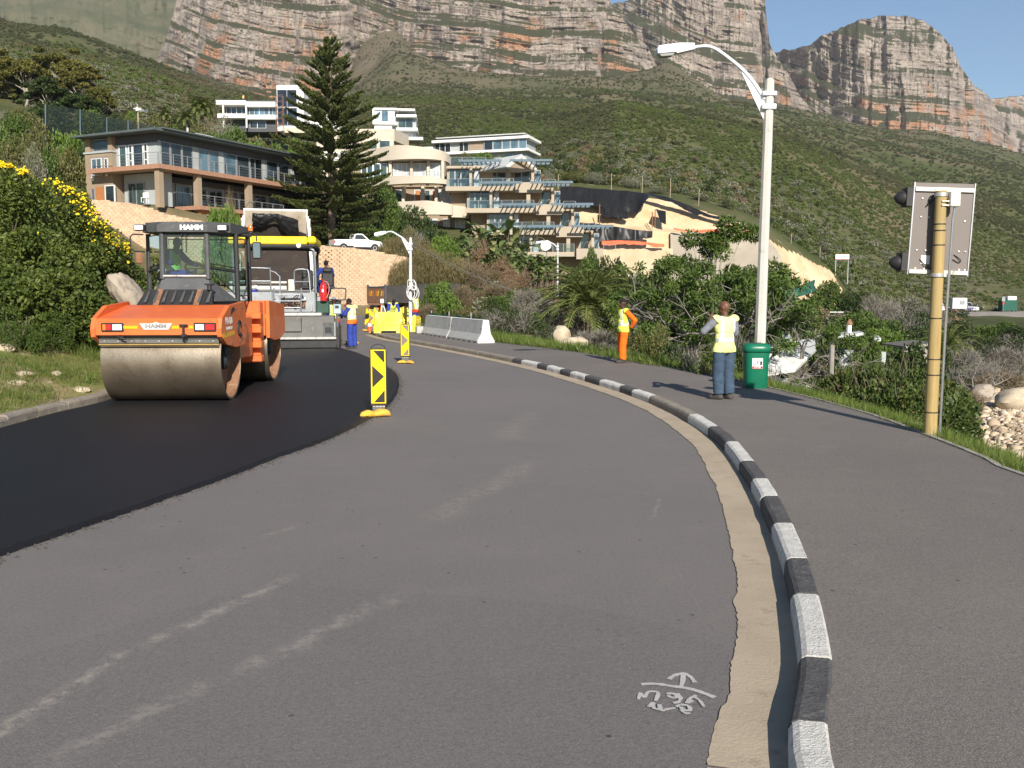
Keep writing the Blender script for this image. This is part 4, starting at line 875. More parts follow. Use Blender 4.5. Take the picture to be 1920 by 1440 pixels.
# canopy
hp(arc([(-1.42, 1.5, 1.9), (-1.42, 1.5, 3.2), (-1.32, 1.5, 3.42), (-1.1, 1.5, 3.5), (.95, 1.5, 3.5), (1.2, 1.5, 3.42), (1.32, 1.5, 3.2), (1.34, 1.5, 1.9)], 5), .05, 'canopy_frame')
MB().tube(arc([(-1.42, 3.6, 1.9), (-1.42, 3.6, 3.2), (-1.32, 3.6, 3.46), (1.15, 3.6, 3.46), (1.28, 3.6, 3.2), (1.30, 3.6, 1.9)], 5), .05, 8).build('canopy_frame', BLACK, pv, True)
cn = MB().box(-1.55, 1.10, 1.25, 4.2, 3.56, 3.83, .03).box(1.10, 1.40, 1.25, 4.2, 3.58, 3.84, .06).build('canopy', YEL, pv)
MB().box(-1.52, 1.36, 1.3, 4.15, 3.50, 3.56).build('canopy_lining', BLACK, cn)
lettering('canopy_lettering', 'CONSTRUCTION', .10, facing(-.2, 1.247, 3.69), M('faded_lettering', (.42, .30, .05), None, 9, .7), cn, 0, sx=1.05)
for x in (-.92, .82): 
    wl_ = MB().lathe([(.09, 0), (.09, .08), (.05, .11), (.01, .11)], 14, T(x, 1.2, 3.52, rx=R(-90))).build('work_lamp', RUST, pv, 30)
    MB().lathe([(.08, -.012), (.08, 0), (.01, 0)], 14, T(x, 1.2, 3.52, rx=R(-90))).build('lamp_glass', WLENS, wl_)
# outboard seat pod on the right
MB().box(1.45, 1.95, 2.2, 2.9, 2.02, 2.14, .03).box(1.5, 1.95, 2.2, 2.34, 2.1, 2.62, .06).box(1.55, 1.9, 2.18, 2.32, 2.62, 2.8, .05).build('operator_seat', BLACK, pv)
MB().box(1.35, 2.15, 2.0, 3.3, 1.50, 1.60, .02).prism([(1.4, 1.5), (2.2, 1.5), (2.0, 1.18), (1.4, 1.18)], 2.0, 2.2).build('outrigger_platform', BLACK, pv)
MB().tube(arc([(1.9, 2.1, 2.05), (2.3, 2.1, 2.05), (2.36, 2.1, 2.0), (2.34, 2.1, 1.7), (2.28, 2.1, 1.64), (1.9, 2.1, 1.64)], 4), .025, 6).build('guard_rail', DGREY, pv, True)
MB().lathe([(.10, 0), (.16, .1), (.14, .25), (.08, .4), (.06, .5)], 12, T(1.62, 2.1, 1.52)).build('filter_housing', BLACK, pv, True)
mb = MB()
rr = random.Random(2)
for k in range(9):
    x0 = rr.uniform(-1.6, .9); z0 = rr.uniform(1.25, 1.9)
    mb.tube(arc([(x0, 1.15, z0), (x0 + rr.uniform(-.2, .3), 1.02, z0 - .15), (x0 + rr.uniform(-.4, .4), 1.08, z0 - .3 * rr.random())], 4), .018, 5)
mb.build('hydraulic_hoses', BLACK, pv, True)
fx = thing('fire_extinguisher', 'red fire extinguisher with pale hose strapped upright on the paver', 'extinguisher', (-6.42, 31.75, 1.62))
MB().lathe([(.005, 0), (.11, .01), (.115, .04), (.115, .50), (.09, .57), (.035, .62), (.03, .66)], 20).build('cylinder', REDX, fx, 40)
MB().box(-.02, .02, -.09, .05, .66, .70, .008).box(-.015, .015, -.10, .02, .72, .745, .005).box(-.03, .03, -.03, .03, .62, .68, .01).build('valve_handle', REDX, fx)
MB().tube(arc([(.03, 0, .66), (.13, -.03, .64), (.20, -.05, .5), (.19, -.05, .3), (.12, -.08, .1)], 4), .013, 6).build('hose', M('pink_hose', (.65, .25, .25), None, 8, .5), fx, True)
MB().box(-.03, .03, -.1185, -.116, .30, .40).build('label_sticker', WHITEP, fx)
MB().box(1.42, 1.85, .62, 1.0, 1.19, 1.60, .03).build('tool_box', M('dark_green_box', (.02, .06, .04), None, 4, .5, obj=True), pv)
bk = thing('water_container', 'small blue plastic container hanging among the paver rails', 'container', (-8.95, 32.3, 1.66))
MB().lathe([(.06, 0), (.10, .02), (.13, .30), (.15, .33), (.15, .36), (.12, .36), (.11, .05)], 16).build('tub', BLUEP, bk, 40)
MB().tube(arc([(-.14, 0, .34), (-.1, 0, .48), (.1, 0, .48), (.14, 0, .34)], 4), .01, 5).build('handle', BRIGHT, bk)

# ---------------------------------------------------------------- tipper lorry feeding the paver
tk = thing('tipper_truck', 'white tipper lorry with its load body raised in front of the paver', 'truck', (-9.95, 39.6, 0), R(14))
BROWN = M('tarry_steel', (0.045, 0.034, 0.028), (0.03, 0.023, 0.02), 1.5, 0.85, 0.2, 12, obj=True, wear=(.10, .07, .05), wscale=3)
INNER = M('scraped_body_steel', (0.62, 0.56, 0.47), (0.45, 0.36, 0.25), 1.2, 0.7, 0.1, 14, obj=True, wear=(.24, .16, .10), wscale=2.0)
Xb = T(0, 0, 1.25, rx=R(33))
MB(Xb).box(-1.42, 1.42, 0, 5.2, -.08, 0, 0).build('load_floor', BROWN, tk)
for s in (-1, 1):
    sd = MB(Xb).box(s * 1.42 - .05, s * 1.42 + .05, 0, 5.2, 0.001, 1.55).build('load_side', WHITEP, tk)
    for y in np.linspace(.2, 5.0, 7): MB(Xb).box(s * 1.47 - .0, s * 1.53, y - .05, y + .05, 0, 1.5).build('side_rib', WHITEP, sd)
    MB(Xb).box(s * 1.36 - .004, s * 1.36 + .004, .02, 4.9, .002, 1.45).build('tarry_lining', BROWN, sd)
MB(Xb).box(-1.42, 1.42, 5.1, 5.2, 0.001, 1.9).build('load_headboard', WHITEP, tk)
MB(Xb).prism([(-1.35, .9), (-.8, 1.12), (.0, 1.22), (.6, 1.0), (1.35, .7), (1.35, 1.86), (-1.35, 1.86)], 5.085, 5.095).build('headboard_lining', INNER, tk)
MB(Xb).prism([(-1.35, .005), (1.35, .005), (1.35, .68), (.6, .98), (0, 1.2), (-.8, 1.1), (-1.35, .88)], 5.08, 5.09).build('tarry_lining', BROWN, tk)
MB().box(-.45, .45, -.6, 7.6, .75, 1.05, .02).build('chassis', BLACK, tk)
MB().tube([(0, 5.2, 1.0), (0, 4.4, 4.2)], .11, 10).build('lifting_ram', BRIGHT, tk)
cb_ = MB().prism([(5.7, .6), (7.5, .6), (7.6, 1.6), (7.3, 2.7), (5.7, 2.75)], -1.2, 1.2, 'x').build('cab', WHITEP, tk)
MB().prism([(7.61, 1.65), (7.33, 2.6), (7.36, 2.6), (7.64, 1.65)], -1.05, 1.05, 'x').build('windscreen', Mglass('truck_glass'), cb_)
for y in (.4, 1.7, 6.4):
    for s in (-1, 1):
        w = MB(T(s * 1.0, y, .5, ry=R(90))).lathe([(.2, -.15), (.46, -.15), (.5, -.1), (.5, .1), (.46, .15), (.2, .15)], 22).build('wheel', TYRE, tk, 35)
        MB(T(s * 1.0, y, .5, ry=R(90))).lathe([(.02, s * .12), (.22, s * .16), (.24, s * .12), (.02, s * .1)], 16).build('rim', LGREY, w)
# black plastic sheet bunched over the headboard
tp_u, tp_v = 46, 22; rr = np.random.default_rng(3)
U, Vv = np.meshgrid(np.linspace(0, 1, tp_u), np.linspace(0, 1, tp_v), indexing='ij')
tl = np.interp(U, [0, .25, .5, .75, 1], [1.78, 1.80, 1.82, 1.66, 1.50]); dr = np.interp(U, [0, .15, .35, .5, .6, .75, .9, 1], [.72, .75, .52, .30, .62, .95, 1.1, 1.15])
X_ = -1.05 + U * 2.05 + .05 * fbm(U * 8, Vv * 5, 0, 3, 4); Z_ = tl - Vv * dr + .04 * fbm(U * 14, Vv * 3, 0, 3, 6)
Yy = 5.0 - .10 * np.sin(Vv * 3) - .09 * np.abs(fbm(U * 9 + Vv * 2, Vv * 3 - U * 5, 0, 3, 8)) - .15 * Vv * U - .02
TARP = M('black_plastic_sheet', (0.010, 0.010, 0.0105), (0.018, 0.018, 0.019), 3, 0.42, 0.7, 3, spec=0.3)
Vt = np.stack([X_, Yy, Z_], -1).reshape(-1, 3)
tz = npmesh('plastic_sheet', Vt, grid(tp_u, tp_v), TARP, None, True); tz.matrix_world = Matrix.Translation((-9.95, 39.6, 0)) @ Matrix.Rotation(R(14), 4, 'Z') @ Xb
tag(tz, 'crumpled black plastic sheet draped over the headboard of the raised tipper', 'sheet')

# ---------------------------------------------------------------- dump truck by the wall
dt = thing('dump_truck', 'dark rusty dump truck with hazard chevrons parked under the block wall', 'truck', at(706, 540, 64).xy.to_3d(), R(-52))
dt.location.z = 0.0
Dk = M('dump_truck_dark', (0.035, 0.034, 0.034), (0.06, 0.05, 0.042), 1.5, 0.7, 0.2, 10, obj=True, wear=(.11, .07, .045), wscale=3)
tg = MB().box(-1.15, 1.15, -.05, .05, 1.15, 2.15, .02).build('tailgate', RUST, dt)
MB().box(-1.2, 1.2, -.06, .06, 2.15, 2.28, .02).box(-1.24, -1.15, -.08, .08, 1.1, 2.4, .02).box(1.15, 1.24, -.08, .08, 1.1, 2.4, .02).build('tailgate_frame', DGREY, dt)
for k in range(9):
    x = -1.0 + k * .24
    if k in (3, 6): continue
    MB().prism([(x, 1.62), (x + .10, 1.62), (x + .18, 1.98), (x + .08, 1.98)], -.06, -.051).build('hazard_stripe', YEL if k % 2 else ORL, tg)
bx_ = MB().prism([(.051, 1.15), (4.2, 1.15), (4.5, 2.5), (.051, 2.25)], -1.18, 1.18, 'x').build('load_body', Dk, dt)
MB().prism([(-.3, 1.0), (4.3, 1.0), (4.3, 1.149), (-.1, 1.149)], -.8, .8, 'x').build('body_floor', RUST, dt)
MB().box(-.45, .45, -.3, 6.4, .7, .98, .02).build('chassis', BLACK, dt)
MB().prism([(4.7, .7), (6.5, .7), (6.6, 1.6), (6.2, 2.5), (4.7, 2.5)], -1.15, 1.15, 'x').build('cab', Dk, dt)
MB().tube([(-.7, -.1, .85), (-.1, -.1, .85)], .10, 10).tube([(-.9, .1, .95), (-.2, -.1, .98)], .05, 8).build('axle_gear', LGREY, dt)
for y in (.5, 1.8, 5.4):
    for s in (-1, 1):
        w = MB(T(s * .98, y, .48, ry=R(90))).lathe([(.2, -.17), (.44, -.17), (.48, -.1), (.48, .1), (.44, .17), (.2, .17)], 20).build('wheel', TYRE, dt, 35)
        MB(T(s * .98, y, .48, ry=R(90))).lathe([(.02, s * .12), (.2, s * .17), (.22, s * .13), (.02, s * .1)], 14).build('rim', RUST, w)
for s in (-1, 1): MB().box(s * .55 - .14, s * .55 + .14, -.32, -.2, .72, .84, .02).build('tail_lamp', REDL, dt)

# ---------------------------------------------------------------- white pickup and other cars
def pickup(name, label, loc, rz, group=None):
    p = thing(name, label, 'pickup truck', loc, rz, group)
    CG = MATS.get('car_glass') or Mglass('car_glass', (.03, .035, .04))
    # y = forward, rear bumper at 0, length 5.1
    MB().prism([(.0, .55), (.0, 1.12), (1.95, 1.15), (1.95, .55)], -.85, .85, 'x').build('load_bed', WHITEC, p)
    MB().prism([(1.96, .45), (1.96, 1.15), (3.55, 1.13), (4.75, 1.0), (5.0, .82), (5.05, .45)], -.86, .86, 'x').build('body', WHITEC, p)
    cabp = [(1.98, 1.15), (2.15, 1.68), (2.4, 1.74), (2.95, 1.73), (3.65, 1.14)]
    cb = MB().prism(cabp, -.70, .70, 'x').build('cab', WHITEC, p)
    for s in (-1, 1):
        MB().prism([(2.12, 1.2), (2.24, 1.62), (2.9, 1.63), (3.42, 1.2)], s * .702, s * .71, 'x').build('side_window', CG, cb)
        dr_ = MB().prism([(2.2, .5), (2.2, 1.13), (3.35, 1.12), (3.35, .5)], s * .862, s * .868, 'x').build('door', WHITEC, p)
        MB().box(s * .87 - .006, s * .87 + .012, 2.3, 2.45, .98, 1.02).build('handle', BLACK, dr_)
        MB().box(s * .86 - .01, s * .86 + .02, 0, .12, .75, 1.02, .01).build('tail_lamp', REDL, p)
        MB().box(s * .9 - .08, s * .9 + .08, 3.3, 3.4, 1.18, 1.32, .02).build('mirror', WHITEC, p)
        for y in (.95, 4.15):
            w = MB(T(s * .78, y, .35, ry=R(90))).lathe([(.15, -.11), (.33, -.11), (.355, -.07), (.355, .07), (.33, .11), (.15, .11)], 22).build('wheel', TYRE, p, 35)
            MB(T(s * .78, y, .35, ry=R(90))).lathe([(.02, s * .10), (.2, s * .115), (.22, s * .10), (.02, s * .08)], 16).build('rim', BRIGHT, w)
            MB(T(s * .865, y, .35, ry=R(90))).lathe([(.36, -.004), (.43, -.004), (.43, .004), (.36, .004)], 22).build('wheel_arch', BLACK, p)
    MB().slab([(-.55, 2.03, 1.24), (.55, 2.03, 1.24), (.5, 2.13, 1.62), (-.5, 2.13, 1.62)], (0, -1, .2), .01).build('rear_window', CG, cb)
    MB().slab([(-.62, 3.60, 1.2), (.62, 3.60, 1.2), (.56, 3.02, 1.69), (-.56, 3.02, 1.69)], (0, .6, .7), .01).build('windscreen', CG, cb)
    MB().tube(arc([(-.7, 1.8, 1.15), (-.7, 1.8, 1.6), (-.6, 1.8, 1.72), (.6, 1.8, 1.72), (.7, 1.8, 1.6), (.7, 1.8, 1.15)], 3), .03, 6).build('roll_bar', BLACK, p, True)
    bp = MB().box(-.85, .85, -.12, .0, .42, .56, .02).build('rear_bumper', BLACK, p)
    MB().box(-.2, .2, -.128, -.121, .45, .54).build('number_plate', WHITEP, bp)
    lettering('tailgate_lettering', 'TOYOTA', .16, facing(0, -.004, .88), SILVT, p, .004, sx=1.2)
    MB().box(-.84, .84, .2, 4.9, .3, .5).build('underbody', BLACK, p)
    return p
pz = G(640, 86)
pickup('pickup_truck', 'white single-cab pickup parked on top of the block retaining wall', (at(622, 466, 92).x, 92, at(640, 471, 92).z), R(-62))
# ================================================================ STREET FURNITURE
SIGNY = M('retroreflective_yellow', (0.86, 0.66, 0.01), (0.80, 0.60, 0.01), 3, 0.35, obj=True, wear=(.7, .52, .02), wscale=8)
SIGNB = M('chevron_black', (0.020, 0.018, 0.016), (0.035, 0.03, 0.025), 8, 0.35, obj=True)
SIGNG = M('chevron_faded', (0.24, 0.20, 0.17), (0.17, 0.14, 0.12), 8, 0.4, obj=True)
BAGY = M('sandbag_yellow', (0.72, 0.42, 0.05), (0.58, 0.31, 0.04), 6, 0.75, 0.5, 18, obj=True, wear=(.45, .3, .12), wscale=8)
def delineator(loc, rz, label, blk, lean=0, hoop=True):
    d = thing('chevron_sign', label, 'road sign', loc, rz, 'yellow chevron panels along the works')
    d.rotation_euler = (0, lean, rz)
    MB().prism([(-.125, .17), (.125, .17), (.13, .2), (.13, 1.02), (.115, 1.06), (-.115, 1.06), (-.13, 1.02), (-.13, .2)], -.012, .018).build('backing', SIGNB, d)
    MB().box(-.113, .113, -.017, -.0125, .205, 1.045).build('yellow_face', SIGNY, d)
    for poly in ([(-.075, 1.030), (.095, 1.030), (.095, .835)], [(-.095, .80), (.088, .625), (-.095, .45)], [(.095, .415), (.095, .22), (-.075, .22)]):
        MB().prism(poly, -.0205, -.0173).build('chevron', blk, d)
    if hoop: MB().tube(arc([(-.11, 0, 1.05), (-.09, 0, 1.10), (0, 0, 1.13), (.09, 0, 1.10), (.11, 0, 1.05)], 4), .007, 6).build('carry_hoop', BLACK, d)
    ft = MB().box(-.10, .10, -.02, .02, .02, .17, .006).build('foot', PLATE, d)
    MB().box(-.13, .13, -.05, .05, 0, .02, .004).build('foot_plate', PLATE, ft)
    for k in range(4): MB().box(-.09 + k * .05, -.055 + k * .05, -.026, -.021, .15, .166).build('clip', BRIGHT, ft)
    return d
def sandbag(loc, rz, label, ln=.42, wd=.22, h=.11, seed=0):
    nu, nv = 24, 12; U, Vv = np.meshgrid(np.linspace(-1, 1, nu), np.linspace(0, 2 * np.pi, nv, endpoint=False), indexing='ij')
    pr = np.clip(1 - np.abs(U) ** 3.2, 0.02, 1) ** .45 * (1 - .28 * np.exp(-(U / .22) ** 2))
    wb = 1 + .14 * fbm(U * 4, np.cos(Vv) * 2, np.sin(Vv) * 2 + seed, 3, seed)
    x = U * ln; y = np.cos(Vv) * wd * .5 * pr * wb; z = np.maximum((np.sin(Vv) * .5 + .5) * h * pr * wb, 0) + .004
    z = z + .03 * np.abs(U) ** 2 * (np.sin(Vv) * .5 + .5) * (1 if seed % 2 else .2)
    y = y + .05 * np.sin(U * 2 + seed)
    i = np.arange(nu - 1)[:, None] * nv; j = np.arange(nv)[None, :]
    q = np.stack([i + j, i + nv + j, i + nv + (j + 1) % nv, i + (j + 1) % nv], -1).reshape(-1, 4)
    o = npmesh('sandbag', np.stack([x, y, z], -1).reshape(-1, 3), q, BAGY, None, True); o.location = loc; o.rotation_euler = (0, 0, rz)
    return tag(o, label, 'sandbag', 'yellow sandbags weighing down the chevron signs')
p1 = gp(710, 781); delineator(p1 + Vector((0, .04, 0)), R(4), 'black and yellow chevron panel standing on the edge of the fresh asphalt', SIGNB)
sandbag(p1 + Vector((-.04, -.11, 0)), R(24), 'twisted yellow sandbag across the foot of the chevron panel beside the fresh asphalt', .25, .20, .12, 1)
p2 = gp(760, 681); delineator(p2, R(-4), 'chevron panel with faded grey arrowheads alone in the open lane', SIGNG)
sandbag(p2 + Vector((.03, -.16, 0)), R(-6), 'flat yellow sandbag in front of the chevron panel in the open lane', .24, .24, .09, 2)
p3 = gp(643, 649); delineator(p3 + Vector((.0, 1.6, 0)), R(0), 'chevron panel half hidden between the paver screed and the blue-trousered worker', SIGNG)
sandbag(p3 + Vector((.1, 1.4, 0)), R(5), 'small yellow sandbag beside the paver end gate', .26, .24, .10, 4)
for k, (x, y, ln) in enumerate([(687, 621, .12), (699, 625, -.05), (703, 618, .08)]):
    q = gp(x, y - 5); delineator(q, R(-8 + 9 * k), ['chevron panel leaning over at the kerb nose', 'chevron panel upright at the kerb nose by the red cone', 'chevron panel standing at the back of the kerb nose group'][k], SIGNG, ln, False)
    sandbag(gp(x + 2, y), R(12 * k), ['yellow sandbag under the leaning chevron panel at the kerb nose', 'yellow sandbag under the chevron panel next to the cone', 'yellow sandbag tucked behind the kerb nose panels'][k], .25, .22, .1, 5 + k)
cn_ = thing('traffic_cone', 'orange traffic cone with white band between the chevron panels', 'traffic cone', gp(693, 622))
MB().box(-.18, .18, -.18, .18, 0, .03, .01).build('base', BLACK, cn_)
MB().lathe([(.13, .03), (.09, .25), (.065, .42), (.03, .62), (.025, .64)], 18).build('cone', M('cone_orange', (.75, .10, .02), None, 5, .5), cn_, True)
MB().lathe([(.0925, .26), (.068, .42), (.066, .42), (.09, .26)], 18).build('white_band', WHITEP, cn_, True)

# ---------------------------------------------------------------- concrete barriers
CBAR = M('barrier_concrete', (0.44, 0.44, 0.42), (0.36, 0.36, 0.35), 2, 0.85, 0.25, 30, obj=True, wear=(.30, .29, .27), wscale=6)
CBW = M('barrier_whitewash', (0.72, 0.71, 0.68), (0.63, 0.62, 0.59), 3, 0.85, 0.2, 30, obj=True)
jp = [(-.31, 0), (-.31, .08), (-.17, .32), (-.10, .80), (.10, .80), (.17, .32), (.31, .08), (.31, 0)]
def barrier(a, b_, label, wash=True):
    a = Vector((a[0], a[1], 0)); b_ = Vector((b_[0], b_[1], 0)); L_ = (b_ - a).length
    rz = math.atan2(-(b_ - a).x, (b_ - a).y)
    o = thing('concrete_barrier', label, 'barrier', (a.x, a.y, .119), rz, 'precast concrete barriers on the pavement')
    MB().prism(jp, .02, L_ - .02).build('barrier_body', CBAR, o)
    if wash: MB().prism([(x * 1.012, z + .001) for x, z in jp], -.006, .10).build('painted_end', CBW, o)
    MB().prism([(-.105, .802), (.105, .802), (.102, .815), (-.102, .815)], .02, L_ - .02).build('top_coping', CBW, o)
    for k in range(6):
        y = .3 + k * (L_ - .6) / 5; MB().box(-.335, -.312, y - .13, y + .13, .0, .05, .005).build('lifting_slot', DGREY, o)
    for y in (.12, L_ - .12): MB().box(-.15, -.105, y - .04, y + .04, .40, .52, .008).build('link_pocket', BLACK, o)
    return o
barrier((-.92, 32.9), (-2.25, 36.35), 'grey concrete barrier with whitewashed end face beside the grass')
barrier((-2.28, 36.45), (-3.6, 39.9), 'grey concrete barrier at the tail of the first, towards the green netting', False)
cs = MB(); 
bs = thing('kerb_block', 'loose pale concrete blocks at the end of the barrier row', 'block', (-3.95, 40.6, .119), R(20))
MB().box(-.25, .25, -.15, .15, 0, .30, .02).build('block', CBAR, bs); MB().box(.28, .52, -.12, .16, 0, .22, .02).build('block', CBW, bs)
# ---------------------------------------------------------------- yellow water-filled barriers
PLY = M('barrier_yellow_plastic', (0.82, 0.66, 0.03), (0.86, 0.74, 0.16), 1.1, 0.4, obj=True, wear=(.88, .80, .42), wscale=1.6)
def waterbar(loc, rz, label, w=1.3, h=.92):
    o = thing('water_barrier', label, 'barrier', loc, rz, 'yellow plastic barriers round the excavation')
    MB().prism([(-w / 2, 0), (-w / 2 + .30, 0), (-w / 2 + .34, .10), (w / 2 - .34, .10), (w / 2 - .30, 0), (w / 2, 0), (w / 2, .28), (w / 2 - .05, .36), (w / 2 - .05, h - .08), (w / 2 - .12, h), (-w / 2 + .12, h), (-w / 2 + .05, h - .08), (-w / 2 + .05, .36), (-w / 2, .28)], -.16, .16).build('shell', PLY, o)
    for x in (-w * .25, w * .25): MB().box(x - .22, x + .22, -.185, -.161, .34, h - .16, .02).build('panel', PLY, o)
    MB().lathe([(.06, 0), (.06, .04), (.01, .05)], 12, T(0, 0, h)).build('filler_cap', PLY, o)
    for s in (-1, 1): MB().box(s * (w / 2 + .02) - .03, s * (w / 2 + .02) + .03, -.05, .05, .4, .6, .01).build('link_lug', PLY, o)
    return o
waterbar(at(729, 600, 41.0).xy.to_3d() + Vector((0, 0, .119)), R(3), 'sun-bleached yellow plastic barrier left of the slim lamp post')
waterbar(at(757, 600, 44.2).xy.to_3d() + Vector((0, 0, .119)), R(2), 'yellow plastic barrier behind the slim lamp post', 1.5, 1.05)
waterbar(at(777, 600, 42.6).xy.to_3d() + Vector((0, 0, .119)), R(80), 'narrow yellow plastic barrier end-on at the crouching spot', .9, .7)
NET = M('green_shade_net', (0.012, 0.075, 0.055), (0.02, 0.10, 0.07), 3, 0.8, 0.3, 40, wear=(.03, .13, .09), wscale=5)
def net(name, label, pts, h, seed, posts=True, sag=.08):
    o = thing(name, label, 'netting', pts[0]); base = Vector(pts[0]); P = arc([Vector(p) - base for p in pts], 10); k = len(P); nv = 8
    V = []
    for i, p in enumerate(P):
        for j in range(nv):
            t_ = j / (nv - 1); V.append((p.x + .05 * math.sin(i * .9 + j), p.y + .06 * math.sin(i * 1.3 + j * .7 + seed), p.z + t_ * h - sag * math.sin(i * .55) ** 2 * t_))
    npmesh('net_cloth', V, grid(k, nv), NET, o, True)
    if posts:
        for i in range(0, k, 9): MB().tube([P[i] - Vector((0, 0, .3)), P[i] + Vector((0, .07, h + .1))], .03, 6).build('post', GALV, o)
    return o
net('shade_netting', 'dark green netting sagging behind the concrete barriers', [(-1.7, 38.6, .0), (-2.9, 41.4, .0), (-3.9, 43.8, .0)], .95, 1)

# ---------------------------------------------------------------- lamp posts
POLE = M('octagonal_concrete_pole', (0.52, 0.50, 0.45), (0.44, 0.425, 0.385), 1.2, 0.8, 0.15, 40, obj=True, wear=(.36, .34, .30), wscale=6)
LAMPW = M('lamp_white_enamel', (0.70, 0.72, 0.74), (0.60, 0.62, 0.64), 4, 0.4, obj=True)
def lamp_post(loc, label, h, r0, r1, tip, headlen, lean=(0, 0), mat=POLE, fin=True):
    """tip: end of the arm relative to the pole top"""
    o = thing('street_lamp', label, 'street lamp', loc, 0, 'street lamps along the road'); o.rotation_euler = (lean[0], lean[1], 0)
    MB().tube([(0, 0, -.1), (0, 0, h)], [r0, r1], 8).build('pole', mat, o, 20)
    MB().lathe([(r1 * .8, 0), (r1 * .7, .02), (r1 * .25, .04)], 8, T(0, 0, h)).build('pole_cap', mat, o)
    tx, ty, tz = tip; a0 = Vector((-r1, 0, h - .35)); d = Vector((tx, ty, 0)); 
    pts = arc([a0, a0 + d * .22 + Vector((0, 0, tz * .36 + .10)), a0 + d * .48 + Vector((0, 0, tz * .72 + .10)), a0 + d * .75 + Vector((0, 0, tz * .95 + .12)), a0 + d + Vector((0, 0, tz + .05))], 6)
    MB().tube(pts, [.042 - .016 * i / len(pts) for i in range(len(pts))], 8).build('arm', LAMPW, o, True)
    if fin:
        e = pts[9]; MB().slab([a0 + Vector((0, 0, -.38)), a0 + Vector((0, 0, .02)), e, e + Vector((0, 0, -.02))], (0, 1, 0), .02).build('arm_gusset', LAMPW, o)
    MB().box(-r1 - .06, r1 + .03, -r1 - .02, r1 + .02, h - .55, h - .45, .01).box(-r1 - .06, r1 + .03, -r1 - .02, r1 + .02, h - .30, h - .22, .01).build('clamp', LAMPW, o)
    e = pts[-1]; dn = (pts[-1] - pts[-2]).normalized(); ang = math.atan2(dn.z, -dn.x)
    X = Matrix.Translation(e) @ Matrix.Rotation(math.atan2(-ty, -tx), 4, 'Z') @ Matrix.Rotation(ang * .9, 4, 'Y')
    L_ = headlen
    hd = MB(X).prism([(.03, -.05), (.03, .055), (-L_ * .35, .085), (-L_ * .95, .075), (-L_, .02), (-L_, -.06), (-L_ * .5, -.065), (-L_ * .46, -.09)], -.11, .11).build('lamp_head', LAMPW, o)
    MB(X).prism([(-L_ * .52, -.066), (-L_ * .96, -.062), (-L_ * .90, -.115), (-L_ * .58, -.12)], -.09, .09).build('diffuser', M('lamp_diffuser_' + str(round(h, 1)), (.22, .22, .21), None, 9, .3), hd)
    return o
lb = Vector((4.80, 17.98, .10))
tipn = at(1240, 93, 17.5) ; topn = at(1440, 150, 17.98)
lamp_post(lb, 'tall octagonal concrete lamp post rising behind the green litter bin', topn.z - .1, .112, .088, (-1.43, -.15, .84), .68, (0, R(.6)))
l2 = at(769, 600, 42.0); l2z = at(769, 447, 42.0).z
lamp_post((l2.x, 42.0, .119), 'slim pale lamp post with coiled cable, by the yellow barriers', l2z - .1, .085, .06, (-1.05, -.1, .52), .5, (0, R(.8)), M('pale_steel_pole', (.58, .58, .57), None, 3, .5), True)
l3 = G(1045, 78); l3z = at(1047, 456, 78).z
lamp_post(l3, 'short distant lamp post standing among the palms below the flats', l3z - l3.z, .09, .06, (-1.15, 0, .45), .6, (0, 0), M('pale_steel_pole_2', (.58, .58, .57), None, 3, .5), False)
# cable coil hung on the slim post
cc = thing('cable_coil', 'white cable coiled in loose loops on the slim lamp post', 'cable', (l2.x, 41.85, 2.05))
rr = random.Random(4)
for k in range(6):
    r_ = rr.uniform(.15, .30); ph = rr.uniform(0, 6); ox, oz = rr.uniform(-.05, .25), rr.uniform(-.3, .25)
    MB().tube([(ox + r_ * (.55 if k % 2 else .9) * math.cos(a), -.05 + .05 * math.sin(a * 2 + ph), oz + r_ * math.sin(a) * 1.2) for a in np.linspace(0, 6.3, 22)], .016, 5).build('loop', WHITEP, cc, True)
MB().box(-.06, .14, -.02, .06, -.05, .05, .01).build('strap', BLACK, cc)
wa = at(774, 455, 42.0); wb_ = at(978, 549, 62)
w0 = thing('overhead_cable', 'pair of pale cables sloping from the slim lamp post into the bushes', 'cable', wa)
for dz_ in (0, .14):
    MB().tube([wa.lerp(wb_, t_) - wa + Vector((0, 0, -.9 * (t_ - t_ * t_) - dz_ * (1 - t_))) for t_ in np.linspace(0, 1, 20)], .014, 5).build('cable_strand', BRIGHT, w0, True)

# ---------------------------------------------------------------- litter bin
BING = M('bin_green_plastic', (0.006, 0.135, 0.072), (0.005, 0.115, 0.062), 3, 0.36, 0.04, 30, obj=True)
bn = thing('litter_bin', 'green plastic litter bin with rounded lid and square sticker', 'litter bin', gp(1416, 727, .119), R(-4))
def sq(r, n=36, ex=3.2, ky=.86):
    return [(r * math.copysign(abs(math.cos(a)) ** (2 / ex), math.cos(a)), ky * r * math.copysign(abs(math.sin(a)) ** (2 / ex), math.sin(a))) for a in np.linspace(0, 2 * math.pi, n, endpoint=False)]
def loft(rings, mb):
    n_ = len(rings[0][0]); vs = [(x, y, z) for pts, z in rings for x, y in pts]
    fs = [(i * n_ + j, i * n_ + (j + 1) % n_, (i + 1) * n_ + (j + 1) % n_, (i + 1) * n_ + j) for i in range(len(rings) - 1) for j in range(n_)]
    return mb.add(vs, fs + [tuple(range(n_ - 1, -1, -1)), tuple(range((len(rings) - 1) * n_, len(rings) * n_))])
loft([(sq(.205), 0), (sq(.212), .02), (sq(.236), .66), (sq(.238), .68)], MB()).build('body', BING, bn, 50)
ld = loft([(sq(.245), .688), (sq(.262), .70), (sq(.264), .76), (sq(.250), .81), (sq(.20), .845), (sq(.12), .852)], MB()).build('lid', BING, bn, 60)
